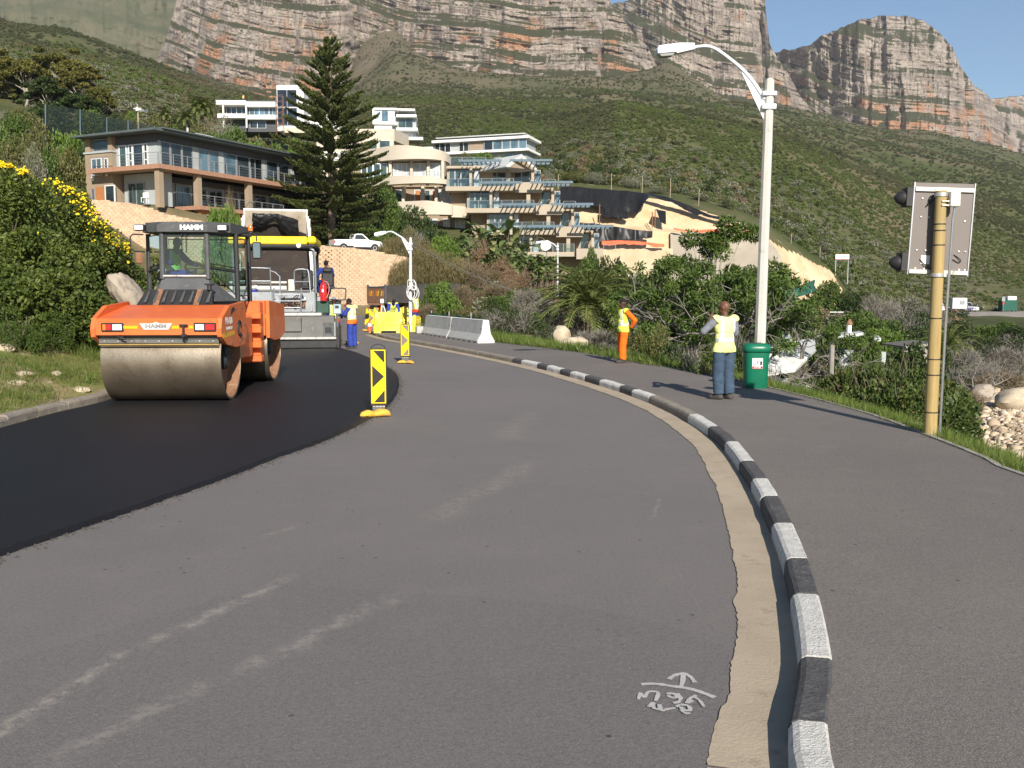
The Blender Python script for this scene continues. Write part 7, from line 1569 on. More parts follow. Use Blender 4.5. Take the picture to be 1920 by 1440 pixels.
def car(label, loc, rz, mat, suv=False, name='parked_car', group=None):
    c = thing(name, label, 'car', loc, rz, group); h = 1.75 if suv else 1.45; CG = MATS['car_glass']
    MB().prism([(-2.1, .3), (-2.15, .7), (-1.9, .92), (2.0, .95), (2.15, .7), (2.1, .3)], -.85, .85, 'x').build('body', mat, c)
    cb = MB().prism([(-1.0, .95), (-.5, h), (1.3, h), (1.85, .96)], -.72, .72, 'x').build('cabin', mat, c)
    for s in (-1, 1):
        MB().prism([(-.85, 1.0), (-.42, h - .08), (1.2, h - .08), (1.6, 1.0)], s * .722, s * .73, 'x').build('side_window', CG, cb)
        for y in (-1.35, 1.3):
            w = MB(T(s * .76, y, .32, ry=R(90))).lathe([(.14, -.1), (.3, -.1), (.32, -.06), (.32, .06), (.3, .1), (.14, .1)], 16).build('wheel', TYRE, c, 35)
            MB(T(s * .76, y, .32, ry=R(90))).lathe([(.02, s * .1), (.18, s * .105), (.02, s * .08)], 12).build('rim', BRIGHT, w)
        MB().box(s * .65 - .16, s * .65 + .16, -2.17, -2.1, .66, .8).build('headlamp', WLENS, c); MB().box(s * .7 - .12, s * .7 + .12, 2.1, 2.17, .68, .86).build('tail_lamp', REDL, c)
    MB().slab([(-.66, -.99, 1.0), (.66, -.99, 1.0), (.6, -.56, h - .06), (-.6, -.56, h - .06)], (0, -1, .8), .01).build('windscreen', CG, cb); MB().slab([(-.66, 1.84, 1.0), (.66, 1.84, 1.0), (.6, 1.36, h - .06), (-.6, 1.36, h - .06)], (0, 1, .8), .01).build('rear_window', CG, cb)
    return c
DKB = M('dark_car_paint', (.02, .022, .03), None, 2, .25, coat=.4)
cg_ = G(1512, 133); car('dark hatchback parked on the sandy floor of the cut', (cg_.x, 133, cg_.z), R(12), DKB)
# far road on the headland with parked vehicles
FRP = [(1500, 128), (1560, 138), (1640, 150), (1700, 158), (1770, 165), (1840, 172), (1930, 180), (2050, 190)]
fr = [Vector((at(p, 500, y).x, y, 0)) for p, y in FRP]; FR = arc(fr, 10)
zr_ = [float(np.interp(p.x / p.y * F + 960, [1500, 1560, 1640, 1740, 1930, 2050], [-.7, -.95, -1.45, -1.7, -2.1, -2.1])) for p in FR]
FB = offset(FR, -7.5)
if FB[10].y < FR[10].y: FB = offset(FR, 7.5)
V = [(p.x, p.y, z_) for p, z_ in zip(FR, zr_)] + [(p.x, p.y, z_ + .05) for p, z_ in zip(FB, zr_)] + [(p.x, p.y - .3, z_ - 3) for p, z_ in zip(FR, zr_)]; k = len(FR)
tag(npmesh('road', V, [(i, i + 1, i + 1 + k, i + k) for i in range(k - 1)] + [(i, i + 2 * k, i + 1 + 2 * k, i + 1) for i in range(k - 1)], ROAD), kind='structure')
def onfar(px_, back=2.0):
    i = min(range(k), key=lambda j: abs(FR[j].x / FR[j].y * F + 960 - px_)); d_ = (FB[i] - FR[i]).normalized(); p = FR[i] + d_ * back
    return Vector((p.x, p.y, zr_[i] + .04))
p = onfar(1772); car('white estate car on the far road, half hidden by the timber post', p, R(178), WHITEC, True, group=None)
p = onfar(1797, 4.5); car('dark car parked on the far road between white car and trailer', p, R(60), DKB)
p = onfar(1843, 3.5); car('white car parked to the right of the white trailer on the far road', p, R(30), WHITEC, True)
tr_ = thing('food_trailer', 'white box trailer with open awning frame on the far road', 'trailer', onfar(1817, 2.2), R(-10))
MB().box(-1.5, 1.0, -.9, .9, .55, 2.55, .06).build('body', WHITEP, tr_); MB().box(1.02, 2.6, -.9, .9, .5, .62).build('counter', BLUEP, tr_); MB().box(1.02, 2.6, -.95, .95, 2.5, 2.6).build('awning', RUST, tr_); MB().box(-.3, .6, -.93, -.905, 1.3, 2.1).build('hatch', LGREY, tr_)
for x in (1.1, 2.55):
    for y in (-.85, .85): MB().tube([(x, y, 0), (x, y, 2.5)], .04, 5).build('awning_post', DGREY, tr_)
for s in (-1, 1):
    for x in (-.6, .2): MB(T(x, s * .8, .3, rx=R(90))).lathe([(.1, -.08), (.3, -.08), (.3, .08), (.1, .08)], 14).build('wheel', TYRE, tr_)
gt = thing('green_container', 'dark green container with white tank on top at the far roadside', 'container', onfar(1910, 3), R(-5)); MB().box(-1.2, 1.6, -1, 1, .2, 2.2, .03).build('container', NET, gt); MB().box(-.2, 1.5, -.8, .8, 2.21, 3.0, .1).build('tank', WHITEP, gt)
for x in (-1.0, 1.4):
    for y in (-.8, .8): MB().box(x - .1, x + .1, y - .1, y + .1, 0, .2).build('foot', BLACK, gt)
rs_ = thing('road_sign', 'back of a small round-topped road sign on the far verge', 'road sign', onfar(1883, .6)); MB().tube([(0, 0, 0), (0, 0, 2.6)], .04, 6).build('post', GALV, rs_); MB().prism([(-.3, 2.0), (.3, 2.0), (.3, 2.7), (.2, 2.9), (-.2, 2.9), (-.3, 2.7)], -.02, .0).build('panel', LGREY, rs_); MB().box(-.2, .2, -.02, 0, 1.4, 1.8).build('panel', REDL, rs_)
gr = thing('guard_rail', 'pale double-rail guard rail along the far road bridge', 'guard rail', at(1500, 590, 118)); L_ = at(1574, 590, 118).x - gr.location.x; z0 = at(1500, 600, 118).z - gr.location.z
MB().box(0, L_, -.2, .2, z0 - 1.2, z0, 0).build('parapet', PLB, gr)
for zz in (z0 + .55, z0 + 1.0): MB().box(-.5, L_ + .5, -.04, .04, zz - .05, zz + .05).build('rail', LAMPW, gr)
for q in range(5): MB().box(L_ * q / 4 - .04, L_ * q / 4 + .04, .041, .1, z0, z0 + 1.05).build('post', GALV, gr)
# ---------------------------------------------------------------- roofs of the houses below the road
h1 = thing('cottage', 'white cottage with pale corrugated roof below the pavement', 'house', (at(1480, 660, 31).x, 31, -3.4))
p_ = lambda px_, py_, Y: at(px_, py_, Y) - h1.location
def onplane(a, b_, c, pix):
    """points of a roof plane through a, b, c seen at the given pixels"""
    nn = (b_ - a).cross(c - a); o_ = Vector((0, 0, CAMH)); out = []
    for x_, y_ in pix: d = ray(x_, y_); out.append(o_ + d * ((a - o_).dot(nn) / d.dot(nn)) - h1.location)
    return out
a_, b2, c2, d2 = at(1475, 641, 31.5), at(1517, 668, 29.8), at(1440, 696, 27.6), at(1530, 655, 33.2)
MB().slab(onplane(a_, b2, c2, [(1440, 700), (1434, 660), (1452, 634), (1475, 641), (1517, 668), (1492, 692)]), (0, .4, -1), .10).build('roof', WHITEP, h1)
MB().slab(onplane(a_, b2, d2, [(1475, 640.5), (1517, 667.5), (1531, 655), (1527, 634)]), (0, .2, -1), .08).build('roof', ROOFL, h1)
MB().tube([p_(1474, 640, 31.5), p_(1517, 667, 30.0)], .06, 6).build('ridge_cap', WHITEP, h1)
MB().box(-.6, 1.0, .2, 2.6, 0, 2.2).build('wall', PLW, h1)
dd = p_(1472, 640, 31.4); MB(T(dd.x, dd.y, dd.z, rx=R(80), rz=R(40))).lathe([(.02, 0), (.2, .03), (.3, .08), (.29, .09)], 14).build('satellite_dish', LGREY, h1); MB().tube([dd, dd + Vector((0, 0, -.4))], .02, 5).build('dish_mast', GALV, h1)
h2 = thing('cottage', 'low house with grey-blue roof and capped chimney among the bushes', 'house', (at(1600, 640, 48).x, 48, -3.4)); p_ = lambda px_, py_, Y: at(px_, py_, Y) - h2.location
MB().slab([p_(1570, 628, 46), p_(1620, 624, 47), p_(1612, 620, 51), p_(1575, 623, 50)], (0, 0, -1), .15).build('roof', ROOFL, h2); MB().slab([p_(1630, 636, 46), p_(1652, 634, 46), p_(1648, 629, 49), p_(1634, 630, 49)], (0, 0, -1), .15).build('roof', ROOFL, h2)
c_ = p_(1592, 625, 48); MB().cyl(c_, c_ + Vector((0, 0, .45)), .12, 8).build('chimney', PLW, h2); MB().lathe([(.17, 0), (.17, .08), (.04, .28)], 10, T(c_.x, c_.y, c_.z + .45)).build('chimney_cap', RUST, h2); MB().box(-.6, 1.8, .2, 2.5, 0, 2.2).build('wall', PLL, h2)
pgl = thing('timber_pergola', 'weathered grey timber pergola beside the post, in the thicket', 'pergola', (at(1705, 680, 30).x, 30, -3.2)); p_ = lambda px_, py_, Y: at(px_, py_, Y) - pgl.location
GRYT = M('silvered_timber', (.30, .27, .24), (.22, .20, .175), 4, .9, .3, 20)
for x in (1718, 1733): a = p_(x, 682, 29.5); b_ = p_(x, 655, 29.5); MB().box(a.x - .06, a.x + .06, a.y - .06, a.y + .06, -.5, b_.z).build('post', GRYT, pgl)
a, b_ = p_(1684, 651, 30), p_(1738, 645, 30)
for q in range(9): t_ = q / 8; o_ = a.lerp(b_, t_); MB().box(o_.x - .05, o_.x + .05, o_.y - .6, o_.y + 1.2, o_.z, o_.z + .07).build('slat', GRYT, pgl)
MB().box(a.x, b_.x, a.y - .4, a.y - .3, a.z - .12, a.z - .002).build('beam', GRYT, pgl)
tp = MB().tube([(0, 0, 0), (0, 0, at(1560, 647, 22).z + 1.8)], .06, 8).build('timber_stake', GRYT); tp.location = (at(1560, 660, 22).x, 22, -1.8); tag(tp, 'short grey timber post sticking out of the sour-fig thicket', 'post')
# utility pole beyond the grey house, and the dark mesh fence on the left slope
up_ = thing('utility_pole', 'timber utility pole with white insulator above the grey house roof', 'utility pole', G(275, 140)); zt = at(275, 195, 140).z - up_.location.z
MB().tube([(0, 0, -.3), (0, 0, zt)], [.14, .10], 8).build('pole', TIMB, up_); MB().lathe([(.05, 0), (.22, .05), (.22, .5), (.1, .6)], 10, T(0, -.2, zt - 1.1)).build('transformer', WHITEP, up_)
MESH = None
m, t, n, l, b = nt('fence_mesh'); b.inputs['Base Color'].default_value = (.03, .045, .045, 1); trn = n.new('ShaderNodeBsdfTransparent'); mx = n.new('ShaderNodeMixShader'); mx.inputs[0].default_value = .55
l.new(b.outputs[0], mx.inputs[2]); l.new(trn.outputs[0], mx.inputs[1]); l.new(mx.outputs[0], n['Material Output'].inputs[0])
mf = thing('mesh_fence', 'dark mesh fence climbing the left slope behind the shrubs', 'fence', (at(90, 200, 100).x, 100, 15))
pts = [at(85, 262, 98), at(150, 248, 104), at(200, 252, 110), at(240, 258, 114), at(290, 262, 118)]; tops = [at(85, 196, 98), at(150, 205, 104), at(200, 220, 110), at(240, 225, 114), at(290, 236, 118)]
for a, b_, c_, d_ in zip(pts, pts[1:], tops[1:], tops): MB(Matrix.Translation(-mf.location)).quad(a, b_, c_, d_).build('mesh_panel', m, mf)
for a, d_ in zip(pts, tops): MB(Matrix.Translation(-mf.location)).tube([a - Vector((0, 0, 1)), d_], .06, 6).build('fence_post', PERG, mf)
for i, (px_, py_, lb) in enumerate([(455, 184, 'roof worker in yellow vest crouching on the white house roof'), (524, 184, 'roof worker in orange top standing by the glass stair tower')]):
    zz = wz(189, 190); person(lb, (at(px_, py_, 191).x, 191.5, zz), R(150 + 60 * i), {}, OVB, HV_O, HV_Y if i == 0 else HV_O, None, SKIN2, None, vox=.05, scale=.9)
# ================================================================ VEGETATION AND ROCKS
L_dark = Mleaf('dark_evergreen_leaves', [(0, (.016, .030, .008)), (.45, (.034, .056, .014)), (1, (.075, .105, .026))], .55, .8)
L_green = Mleaf('mid_green_leaves', [(0, (.030, .055, .010)), (.45, (.070, .115, .020)), (1, (.135, .185, .040))], .55, .8)
L_bright = Mleaf('bright_green_leaves', [(0, (.045, .085, .012)), (.5, (.10, .165, .025)), (1, (.18, .25, .05))], .55, .8)
L_olive = Mleaf('olive_leaves', [(0, (.050, .060, .016)), (.5, (.115, .120, .036)), (1, (.20, .19, .07))], .55, .6)
L_daisy = Mleaf('daisy_bush_leaves', [(0, (.026, .045, .010)), (.4, (.062, .092, .017)), (.75, (.125, .155, .030)), (1, (.20, .22, .045))], .5, 1.0)
L_fig = Mleaf('thicket_leaves', [(0, (.026, .044, .010)), (.45, (.056, .088, .018)), (.78, (.105, .132, .030)), (.9, (.15, .105, .04)), (1, (.18, .09, .04))], .6, 1.1)
L_brown = Mleaf('dry_brown_twigs', [(0, (.085, .062, .036)), (.5, (.16, .118, .070)), (1, (.26, .195, .12))], .6, .6, .85, .1)
L_tam = Mleaf('feathery_olive_brown', [(0, (.075, .066, .026)), (.5, (.145, .122, .050)), (1, (.22, .175, .085))], .6, .5, .8, .15)
L_redb = Mleaf('dry_reddish_fronds', [(0, (.11, .065, .038)), (.5, (.20, .125, .075)), (1, (.30, .21, .13))], .6, .6, .85, .1)
L_grey = Mleaf('grey_twigs', [(0, (.11, .10, .085)), (.5, (.20, .18, .155)), (1, (.33, .30, .26))], .6, .7, .9, .05)
L_euc = Mleaf('gum_tree_leaves', [(0, (.045, .052, .012)), (.4, (.105, .112, .024)), (.75, (.175, .155, .036)), (1, (.23, .175, .045))], .45, .12)
L_pine = Mleaf('pine_needles', [(0, (.024, .040, .010)), (.5, (.062, .082, .018)), (1, (.135, .145, .038))], .6, .5, .6, .15)
L_palm = Mleaf('palm_leaflets', [(0, (.055, .075, .016)), (.5, (.13, .16, .04)), (1, (.25, .25, .09))], .6, .8, .45, .2)
L_str = Mleaf('strelitzia_leaves', [(0, (.06, .10, .025)), (.4, (.125, .18, .05)), (.75, (.21, .25, .085)), (1, (.33, .28, .13))], .75, .5, .4, .3)
L_yel = Mleaf('yellow_flowers', [(0, (.62, .42, .008)), (.5, (.80, .58, .012)), (1, (.88, .70, .03))], .8, 2, .6, .2)
L_grass = Mleaf('grass_blades', [(0, (.050, .085, .014)), (.5, (.11, .165, .028)), (.85, (.18, .20, .05)), (1, (.28, .24, .11))], .6, .7, .6, .3)
L_drygrass = Mleaf('dry_grass_blades', [(0, (.11, .115, .03)), (.5, (.20, .18, .065)), (1, (.34, .27, .14))], .6, .7, .7, .3)
BARK = M('grey_brown_bark', (.16, .125, .09), (.10, .078, .055), 3, .95, .6, 18, spec=.1)
BARKP = M('pale_bark', (.40, .36, .30), (.29, .25, .205), 2, .9, .4, 14, spec=.1)
rg = np.random.default_rng(12)
def dome(k, rg, spread=.62, z0=.25, z1=1.0, r=(.28, .46), flat=.9):
    B = []
    for _ in range(k):
        a = rg.uniform(0, 2 * np.pi); q = np.sqrt(rg.random()); z = z0 + (z1 - z0) * rg.random() * (1 - .65 * q * q); rr_ = rg.uniform(*r)
        B.append((np.cos(a) * q * spread, np.sin(a) * q * spread, z, rr_, rr_, rr_ * flat))
    return B
def cat_(*parts):
    V = []; Q = []; o = 0
    for v, q in parts: V.append(v); Q.append(q + o); o += len(v)
    return np.concatenate(V), np.concatenate(Q)
def stems(rg, k=7, h=.9, r=.03, sp=.5, wig=.08, sub=2):
    mb = MB()
    for i in range(k):
        a = i * 2.4 + rg.random(); t = np.array((np.cos(a) * sp * rg.uniform(.4, 1), np.sin(a) * sp * rg.uniform(.4, 1), h * rg.uniform(.6, 1)))
        P = [Vector((0.02 * np.cos(a), .02 * np.sin(a), -.05))] + [Vector(t * s + rg.normal(size=3) * wig * s) for s in (.33, .66, 1)]
        mb.tube(P, [r, r * .75, r * .5, r * .2], 5, False)
        for _ in range(sub):
            b = P[rg.integers(1, 3)]; d = Vector(rg.normal(size=3) * .22 + np.array((t[0] * .4, t[1] * .4, .2)))
            mb.tube([b, b + d * .5 + Vector(rg.normal(size=3) * .04), b + d], [r * .45, r * .3, r * .1], 4, False)
    return mb
PR = {}
def proto(kind, blobs, nleaf, ln, wd, mat, smat=BARK, shell=.62, droop=0, extra=None, stem=None, outward=.7, nvar=2):
    """crown and stem meshes of one kind of plant, unit size; several variants"""
    PR[kind] = []
    for v in range(nvar):
        q = leafcloud(blobs() if callable(blobs) else blobs, nleaf, ln, wd, rg, shell, droop, outward)
        o = npmesh('crown', q[0], q[1], mat); me = o.data; bpy.data.objects.remove(o)
        s_ = (stem or stems(rg)).build('stem', smat); ms = s_.data; bpy.data.objects.remove(s_)
        ex = None
        if extra: e_ = extra(); o = npmesh(e_[0], e_[1][0], e_[1][1], e_[2]); ex = (e_[0], o.data); bpy.data.objects.remove(o)
        PR[kind].append((me, ms, ex))
def twigs(blobs, k, ln=.3, wd=.012, out=1.0, up=.3):
    B = np.asarray(blobs); i = rg.integers(0, len(B), k); d = balls(rg, k); r = rg.uniform(.3, 1.1, k)[:, None]
    D = d * out + rg.normal(size=(k, 3)) * .45; D[:, 2] += up
    return leafquads(B[i, :3] + d * r * B[i, 3:6], D, ln * rg.uniform(.6, 1.4, k), wd, rg)
rd = lambda: dome(13, rg)
proto('round', rd, 5200, .085, .055, L_green); proto('bright', rd, 5200, .08, .055, L_bright); proto('dark', rd, 5200, .085, .055, L_dark); proto('olive', rd, 5200, .075, .045, L_olive)
proto('fig', lambda: dome(16, rg, .75, .15, .8, (.22, .36)), 6500, .062, .045, L_fig); proto('daisy', lambda: dome(18, rg, .70, .2, 1.0, (.22, .40)), 9000, .055, .034, L_daisy)
proto('fine', lambda: dome(16, rg, .70, .2, 1.0, (.22, .40)), 9000, .045, .022, L_green)
proto('greyleaf', rd, 4500, .07, .03, GREYB)
proto('mixed', rd, 2600, .08, .05, L_dark, L_grey, extra=lambda: ('twigs', twigs(rd(), 1500, .30, .014), L_grey))
proto('twiggy', rd, 500, .07, .04, L_olive, L_grey, extra=lambda: ('twigs', twigs(rd(), 4200, .26, .011), L_grey))
proto('browntwig', rd, 500, .07, .04, L_olive, L_grey, extra=lambda: ('twigs', twigs(rd(), 4600, .28, .013, .8, .5), L_brown))
proto('redfrond', rd, 300, .08, .05, L_olive, L_grey, extra=lambda: ('twigs', twigs(rd(), 3600, .36, .018, .6, -.4), L_redb))
proto('tam', lambda: dome(14, rg, .7, .35, 1.0, (.25, .4), 1.1), 7500, .17, .013, L_tam, droop=1.1, outward=.35)
cnt = {}
def plant(kind, loc, w, h, label, group, cat='shrub', name='shrub', rz=None, d=None):
    i = cnt.get(kind, 0); cnt[kind] = i + 1; me, ms, ex = PR[kind][i % len(PR[kind])]
    o = thing(name, label, cat, loc, rg.uniform(0, 6.28) if rz is None else rz, group); o.scale = (w, d or w, h)
    c = bpy.data.objects.new('crown', me); COL.objects.link(c); c.parent = o
    s_ = bpy.data.objects.new('stem', ms); COL.objects.link(s_); s_.parent = o
    if ex: x_ = bpy.data.objects.new(ex[0], ex[1]); COL.objects.link(x_); x_.parent = o
    return o
def shrub(kind, px, pyt, pyb, wpx, Y, label, group, cat='shrub', name='shrub', onground=True):
    """a shrub seen spanning wpx pixels, top at pyt; it stands on the ground at depth Y"""
    b = G(px, Y); top = at(px, pyt, Y).z; zb = min(b.z, at(px, pyb, Y).z) if onground else at(px, pyb, Y).z
    zb = b.z if abs(zb - b.z) < 6 else zb
    return plant(kind, (b.x, Y, zb - .05), wpx / 2 * Y / F * 1.03, max(top - zb, .4) / 1.28, label, group, cat, name)
# ---- left: daisy thicket and rock
DG = 'yellow-flowered bushes on the left bank'
def big_bush(loc, w, h, label, group):
    """a large bush at its real size: separate rounded leaf clumps with dark gaps between them"""
    o = thing('daisy_bush', label, 'bush', loc, 0, group); B = []
    for q in range(34):
        a = q * 2.39996; e_ = rg.uniform(-.1, 1.45); r = rg.uniform(.13, .22) * (w + h) / 2; B.append((np.cos(a) * np.cos(e_) * (w - r) * rg.uniform(.8, 1), np.sin(a) * np.cos(e_) * (w - r) * rg.uniform(.8, 1), max(h * .30 + np.sin(e_) * (h * .70 - r), .15), r, r, r * .85))
    for q in range(8): B.append((rg.normal() * w * .25, rg.normal() * w * .25, h * rg.uniform(.2, .6), w * .4, w * .4, h * .2))
    q = leafcloud(B, 10500, .105, .052, rg, .8); npmesh('crown', q[0], q[1], L_daisy, o)
    s_ = stems(rg, 7, h * .8, .04, w * .6); s_.build('stem', BARK, o); return o
lab = 'dense dark green daisy bush of the thicket on the left bank'
for px, pt, w, Y in ((25, 284, 210, 22), (-90, 268, 260, 24), (110, 318, 200, 24.5), (75, 400, 210, 20.5), (165, 385, 180, 25), (215, 445, 120, 26.5), (20, 470, 200, 18.5), (115, 480, 190, 19.8), (165, 510, 130, 21.5)):
    b = G(px, Y); top = at(px, pt, Y).z; big_bush((b.x, Y, b.z - .2), w / 2 * Y / F * 1.15, top - b.z, lab, DG)
for px, pt, w, Y in ((250, 560, 60, 27), (160, 560, 110, 20), (90, 570, 120, 18.5), (30, 560, 120, 17.6)): shrub('fine', px, pt, 610, w, Y, 'low leafy green growth along the foot of the daisy thicket', 'leafy undergrowth on the left bank')
# flower heads: small ray discs clustered on the sunny crest of the thicket
fl = [(2, 296, 26, 16, 60), (34, 300, 26, 13, 110), (66, 314, 20, 12, 60), (100, 330, 14, 12, 14), (128, 345, 18, 14, 34), (150, 364, 18, 16, 50), (168, 384, 18, 18, 60), (184, 402, 18, 18, 60), (200, 424, 18, 18, 60), (216, 442, 14, 14, 44), (232, 456, 12, 12, 36), (246, 466, 8, 8, 20), (222, 480, 16, 14, 22), (205, 460, 22, 18, 26), (238, 502, 10, 10, 10), (175, 430, 18, 20, 16), (120, 370, 20, 16, 12), (90, 400, 60, 50, 10)]
bpy.context.view_layer.update(); LC = []
for o in [q for q in COL.objects if q.name.startswith('daisy_bush')]:
    for ch in o.children:
        if ch.name.startswith('crown'):
            a = np.empty(len(ch.data.vertices) * 3, np.float32); ch.data.vertices.foreach_get('co', a); a = a.reshape(-1, 4, 3).mean(1); mw = np.array(o.matrix_world); LC.append(a @ mw[:3, :3].T + mw[:3, 3])
LC = np.concatenate(LC); cs_, sn_ = math.cos(PITCH), math.sin(PITCH); dz_ = LC[:, 2] - CAMH; dep = LC[:, 1] * cs_ - dz_ * sn_; su = 960 + F * LC[:, 0] / dep; sv = 720 - F * (LC[:, 1] * sn_ + dz_ * cs_) / dep
V = []; Q = []; k = 0
for px, py, sx_, sy_, m_ in fl:
    near = np.nonzero((np.abs(su - px) < sx_ * 1.3) & (np.abs(sv - py) < sy_ * 1.3))[0]
    if len(near) == 0: continue
    near = near[np.argsort(dep[near])][:max(len(near) // 2, 12)]
    for c0 in LC[rg.choice(near, m_)]:
        c = c0 + np.array((.02, -.10, .05)) + rg.normal(size=3) * .03
        r = rg.uniform(.018, .038); nn = np.array((.2, -.7, .6)) + rg.normal(size=3) * .5; nn /= np.linalg.norm(nn); a = np.cross(nn, (0, 0, 1)); a /= np.linalg.norm(a); b_ = np.cross(nn, a)
        V += [c + (a * np.cos(t) + b_ * np.sin(t)) * r * rg.uniform(.7, 1.2) + nn * .015 for t in np.linspace(0, 2 * np.pi, 6, endpoint=False)] + [c]; Q += [(k + j, k + (j + 1) % 6, k + 6) for j in range(6)]; k += 7
fo = npmesh('daisy_flowers', np.array(V), Q, L_yel); tag(fo, 'hundreds of yellow daisy heads along the crest of the left thicket', 'flowers', kind='stuff')
def rock(name, label, loc, dim, seed, mat, rz=0, tilt=(0, 0), group=None, cat='rock', sub=3):
    bm = bmesh.new(); bmesh.ops.create_icosphere(bm, subdivisions=sub, radius=1); C = np.array([v.co[:] for v in bm.verts])
    nrm = C / np.linalg.norm(C, axis=1, keepdims=True); q = 1 + .16 * fbm(C[:, 0] * 3.2 + seed, C[:, 1] * 3.2, C[:, 2] * 3.2, 3, seed + 9) + .30 * fbm(C[:, 0] * 1.1 + seed, C[:, 1] * 1.1, C[:, 2] * 1.1, 3, seed); q += .10 * np.round(fbm(C[:, 0] * 2, C[:, 1] * 2 + seed, C[:, 2] * 2, 2, seed + 4) * 3) / 3
    C = nrm * q[:, None] * np.array(dim)
    for v, c in zip(bm.verts, C): v.co = c
    me = bpy.data.meshes.new(name); bm.to_mesh(me); bm.free(); me.materials.append(mat); o = link(name, me, None, 35); o.location = loc; o.rotation_euler = (tilt[0], tilt[1], rz)
    return tag(o, label, cat, group)
GRAN = M('lichened_granite', (.36, .31, .25), (.27, .225, .18), 3, .95, .7, 10, spec=.15, wear=(.17, .14, .115), wscale=6, obj=True)
SANDR = M('pale_sandstone', (.50, .42, .31), (.42, .345, .25), 3, .95, .6, 12, spec=.15, wear=(.33, .26, .18), wscale=6, obj=True)
rock('boulder', 'tall leaning granite boulder between the daisy thicket and the roller', at(240, 556, 22.6), (.36, .45, .66), 9, GRAN, .3, (R(-5), R(-28)), cat='boulder', sub=4)
for i, (px, py, dx, dz_) in enumerate([(5, 645, .20, .10), (40, 668, .22, .05), (102, 678, .16, .06), (145, 700, .18, .07), (25, 685, .20, .06), (60, 622, .13, .05)]):
    Y = {0: 17.3, 1: 16.2, 2: 17.0, 3: 16.6, 4: 15.5, 5: 18.5}[i]; b = G(px, Y); rock('stone', ['pale stone at the grass edge of the left bank', 'flat pale stone half buried in the left bank', 'small pale stone beside a bare patch on the left bank', 'broad pale stone just above the left kerb', 'low buff stone on the bare soil of the left bank', 'little stone under the daisy thicket'][i], b + Vector((0, 0, .0)), (dx, dx * .6, dz_), 20 + i, SANDR, i, group='stones on the left bank')
rock('boulder', 'upright rounded sandstone boulder on the grass by the pavement', gp(1054, 641, .05) + Vector((0, .4, .22)), (.33, .28, .36), 41, SANDR, .4, cat='boulder')
rock('boulder', 'long flat sandstone boulder lying in front of the upright one', gp(1076, 652, .05) + Vector((.05, .3, .13)), (.52, .32, .22), 42, SANDR, .2, cat='boulder')
rock('stone', 'small grey stone at the pavement edge near the orange worker', gp(1128, 664, .05) + Vector((0, .5, .05)), (.22, .16, .13), 43, GRAN, 1)
rock('rock_ledge', 'pale rock ledge breaking the grass left of the timber post', gp(1702, 804, .05) + Vector((.05, .25, .0)), (.38, .13, .07), 44, SANDR, -.45); rock('rock_ledge', 'long pale rock ledge between pavement edging and the beach', gp(1858, 850, .0) + Vector((.35, .45, -.16)), (.7, .17, .13), 45, SANDR, -.5)
rock('boulder', 'smooth pale boulder at the top of the rubble beach', G(1912, 40) + Vector((.2, 0, .3)), (.95, .8, .62), 46, SANDR, .2, cat='boulder'); rock('boulder', 'low grey boulder at the bushes above the beach', G(1845, 43) + Vector((0, 0, .3)), (.75, .6, .5), 47, GRAN, .8, cat='boulder')
# rubble beach: stones by the thousand
bm = bmesh.new(); bmesh.ops.create_icosphere(bm, subdivisions=1, radius=1); IC = np.array([v.co[:] for v in bm.verts]); IF = np.array([[v.index for v in f_.verts] for f_ in bm.faces]); bm.free()
k = 9500; px = rg.uniform(1745, 2120, k); Y = rg.uniform(16, 50, k); x = (px - 960) / F * Y; s = np.exp(rg.normal(-2.75, .5, k)); keepb = (px > 1800 + (Y - 30) * -1.5) | (rg.random(k) < .06); px, Y, x, s = px[keepb], Y[keepb], x[keepb], s[keepb]; k = len(px)
V = IC[None] * (s[:, None] * rg.uniform(.6, 1.3, (k, 3)))[:, None, :] * (1 + .22 * rg.normal(size=(k, 12, 1))); an = rg.uniform(0, 6.28, k); ca, sa = np.cos(an)[:, None], np.sin(an)[:, None]
V = np.stack([V[..., 0] * ca - V[..., 1] * sa, V[..., 0] * sa + V[..., 1] * ca, V[..., 2] * .7], -1) + np.stack([x, Y, gz(x, Y) + s * .25], -1)[:, None]
m, t, n, l, b = nt('beach_stones'); g_ = n.new('ShaderNodeNewGeometry'); r_ = ramp(n, [(0, (.24, .18, .12)), (.4, (.40, .31, .21)), (.8, (.52, .42, .30)), (1, (.60, .52, .42))]); l.new(g_.outputs['Random Per Island'], r_.inputs[0]); l.new(r_.outputs[0], b.inputs['Base Color']); b.inputs['Roughness'].default_value = .9
tag(npmesh('beach_rubble', V.reshape(-1, 3), (IF[None] + (np.arange(k) * 12)[:, None, None]).reshape(-1, 3), m), 'pale rubble stones covering the small beach', 'stones', kind='stuff')

